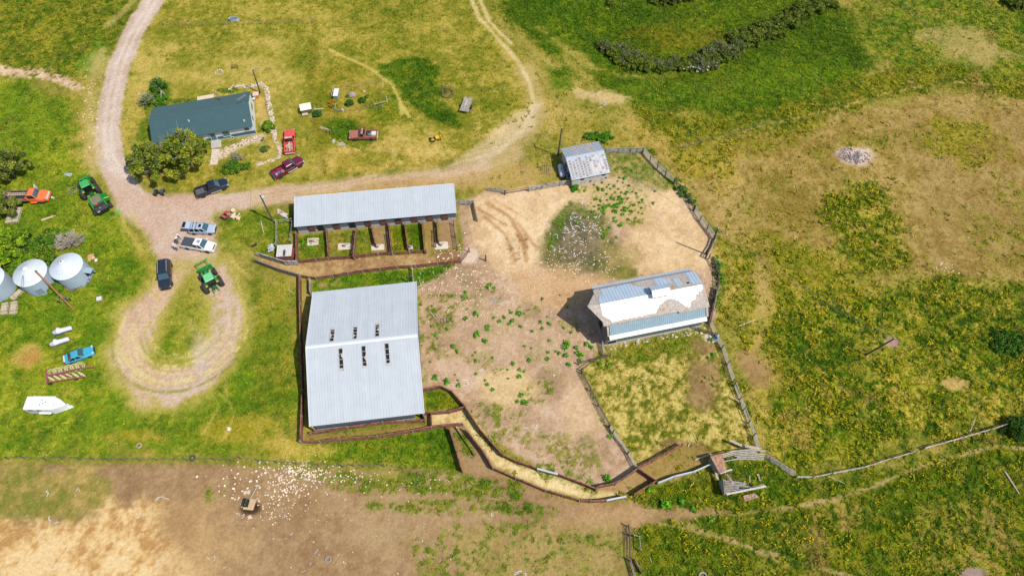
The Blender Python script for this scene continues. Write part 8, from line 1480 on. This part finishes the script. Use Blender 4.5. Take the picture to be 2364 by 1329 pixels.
# feeder on the dirt field
t = put('mineral_feeder', 'plywood stock feeder with a black open crate on the bare dirt field', 'feeder', (579, 1165), rz=R(-6)); MB().prism([(-.75, -.75), (.7, -.75), (.8, .75), (-.65, .75)], .5, .56).build('platform', M('tan_plywood', (206, 174, 132), var=.15), t)
MB().bb(-.6, .6, -.6, .6, .0, .5).build('base', dark_wood, t); m = MB(); m.bb(-.78, -.7, -.45, .6, .56, .95); m.bb(-.18, -.1, -.45, .6, .56, .95); m.bb(-.7, -.18, -.45, -.37, .56, .95); m.bb(-.7, -.18, .52, .6, .56, .95); m.bb(-.7, -.18, .04, .12, .56, .95); m.build('crate', plastic, t); MB().bb(-.68, -.2, -.35, .5, .57, .62).build('mineral', M('green_grain', (70, 86, 56)), t); m = MB(); m.beam((-.2, .8, .3), (.2, 2.6, .15), .09, .09); m.beam((-.1, 2.65, .15), (.5, 2.7, .15), .2, .05); m.build('tow_bar', pale_wood, t); solo('wire_scrap', 'loose pale wire loops beside the feeder tow bar', 'wire', (592, 1122), MB().path([(-.6, .1, .05), (0, .3, .05), (.5, .2, .05), (.7, .4, .05)], .025).path([(-.6, -.3, .05), (.1, -.4, .05), (.6, -.1, .05)], .025), M('grey_bars', (150, 150, 140)))
for x, y, lab in ((566, 1136, 'flat pale stone left of the feeder tow bar'), (574, 1135, 'second pale stone under the feeder tow bar'), (576, 1193, 'round pink stone below the feeder')): solo('flat_stone', lab, 'stone', (x, y), MB().ball((0, 0, .06), (.3, .33, .12), 9, x, .2), stone_m)
# ------------------------------------------------------------------ scattered stones, wrap and litter
def scatter(name, label, cat, spots, mat, kind):
    """spots: (px, py, spread px x, spread px y, count, size) of small chips"""
    m = MB(); r = random.Random(len(name) + len(spots))
    for x, y, sx, sy, n, s in spots:
        if kind == 'strip': s *= .62 if y > 1080 else .72
        for k in range(n):
            c = G(r.gauss(x, sx), r.gauss(y, sy)); q = s * r.uniform(.5, 1.5)
            if kind == 'chip':
                a = r.uniform(0, 3); m.box((c.x, c.y, q * .25), (q * r.uniform(.8, 1.8), q, q * .5), rz=a, ry=r.uniform(-.2, .2))
            else:
                p = Vector((c.x, c.y, .05)); a = r.uniform(0, 6.3); pts = [p]
                for j in range(r.randint(3, 7)): a += r.uniform(-1.3, 1.3); p = p + Vector((math.cos(a), math.sin(a), r.uniform(-.06, .06))) * s * 1.5; p.z = min(max(p.z, .03), .2); pts.append(p.copy())
                for u, v in zip(pts[:-1], pts[1:]): wd = s * r.uniform(.2, .75); m.beam(u, v, wd, .03)
    o = m.build(name, mat, None); return tag(o, label, cat, kind='stuff')
scatter('scattered_stones', 'pale stone chips scattered over the dirt and corral', 'stones', [(685, 1085, 40, 12, 150, .13), (668, 1118, 28, 20, 150, .12), (640, 1160, 50, 34, 110, .09), (760, 1098, 60, 12, 80, .13), (560, 1105, 30, 25, 40, .16), (950, 1115, 90, 14, 50, .10), (780, 1200, 120, 60, 70, .09), (1040, 590, 18, 18, 60, .13), (1090, 640, 40, 30, 90, .12), (1000, 640, 30, 20, 60, .11), (1150, 690, 60, 30, 70, .10), (1340, 560, 60, 50, 260, .10), (1320, 620, 60, 20, 120, .11), (1050, 700, 50, 40, 110, .10), (1350, 750, 40, 40, 50, .10), (1180, 850, 90, 70, 110, .08), (1500, 500, 70, 60, 60, .09), (1620, 690, 15, 25, 30, .14), (1500, 860, 60, 40, 50, .09), (210, 250, 12, 60, 60, .13), (860, 570, 80, 20, 30, .09), (2170, 620, 25, 12, 24, .12), (2100, 400, 160, 120, 60, .10), (1880, 220, 90, 40, 30, .10)], M('pale_stone_chip', (244, 224, 196), rough=.95, var=.2, scale=.7), 'chip')
scatter('bale_wrap', 'white net wrap strands strewn over the corral', 'net wrap', [(1310, 500, 30, 16, 5, .20), (1350, 520, 26, 16, 6, .2), (1370, 500, 16, 10, 3, .2), (1300, 545, 25, 14, 6, .2), (1325, 580, 22, 18, 6, .18), (1390, 530, 14, 16, 4, .18), (1340, 540, 40, 30, 8, .14), (1510, 405, 14, 16, 3, .17), (1490, 425, 20, 10, 4, .12), (1610, 560, 16, 20, 4, .13), (1250, 440, 3, 3, 1, .24), (1285, 455, 10, 10, 2, .15), (1570, 410, 6, 6, 1, .14), (1160, 545, 8, 10, 2, .18), (1415, 620, 16, 10, 2, .14), (1102, 855, 4, 4, 2, .16), (1085, 882, 4, 3, 3, .17), (1225, 990, 6, 6, 2, .12), (1530, 490, 40, 40, 4, .12), (1210, 600, 30, 20, 3, .12), (1395, 725, 10, 30, 6, .10), (1242, 990, 3, 3, 1, .14)], M('white_net_wrap', (240, 242, 246), rough=.6, var=.05), 'strip')
scatter('bale_wrap', 'pale blue and white wrap litter over the dirt field', 'net wrap', [(388, 1150, 8, 5, 2, .2), (130, 1208, 8, 6, 2, .2), (317, 1191, 4, 3, 2, .17), (100, 1127, 5, 4, 1, .2), (117, 1310, 6, 6, 2, .16), (256, 1305, 5, 6, 1, .18), (490, 1285, 5, 5, 2, .16), (510, 1315, 4, 8, 1, .2), (560, 1190, 5, 6, 3, .14), (648, 1190, 6, 4, 2, .16), (618, 1138, 6, 6, 1, .18), (760, 1270, 25, 10, 3, .12), (720, 1220, 10, 8, 1, .12), (1138, 1182, 3, 6, 1, .2), (1213, 1315, 8, 4, 2, .22), (700, 1290, 20, 25, 3, .13), (1170, 1315, 10, 10, 2, .18), (740, 1140, 10, 20, 2, .15), (170, 1134, 6, 3, 1, .16), (60, 1230, 25, 25, 4, .12), (380, 1295, 30, 15, 3, .12), (690, 1110, 30, 16, 6, .14), (1390, 240, 4, 4, 3, .2), (1610, 155, 20, 4, 4, .14)], M('pale_blue_wrap', (216, 226, 238), rough=.6, var=.05), 'strip')

make_grass()
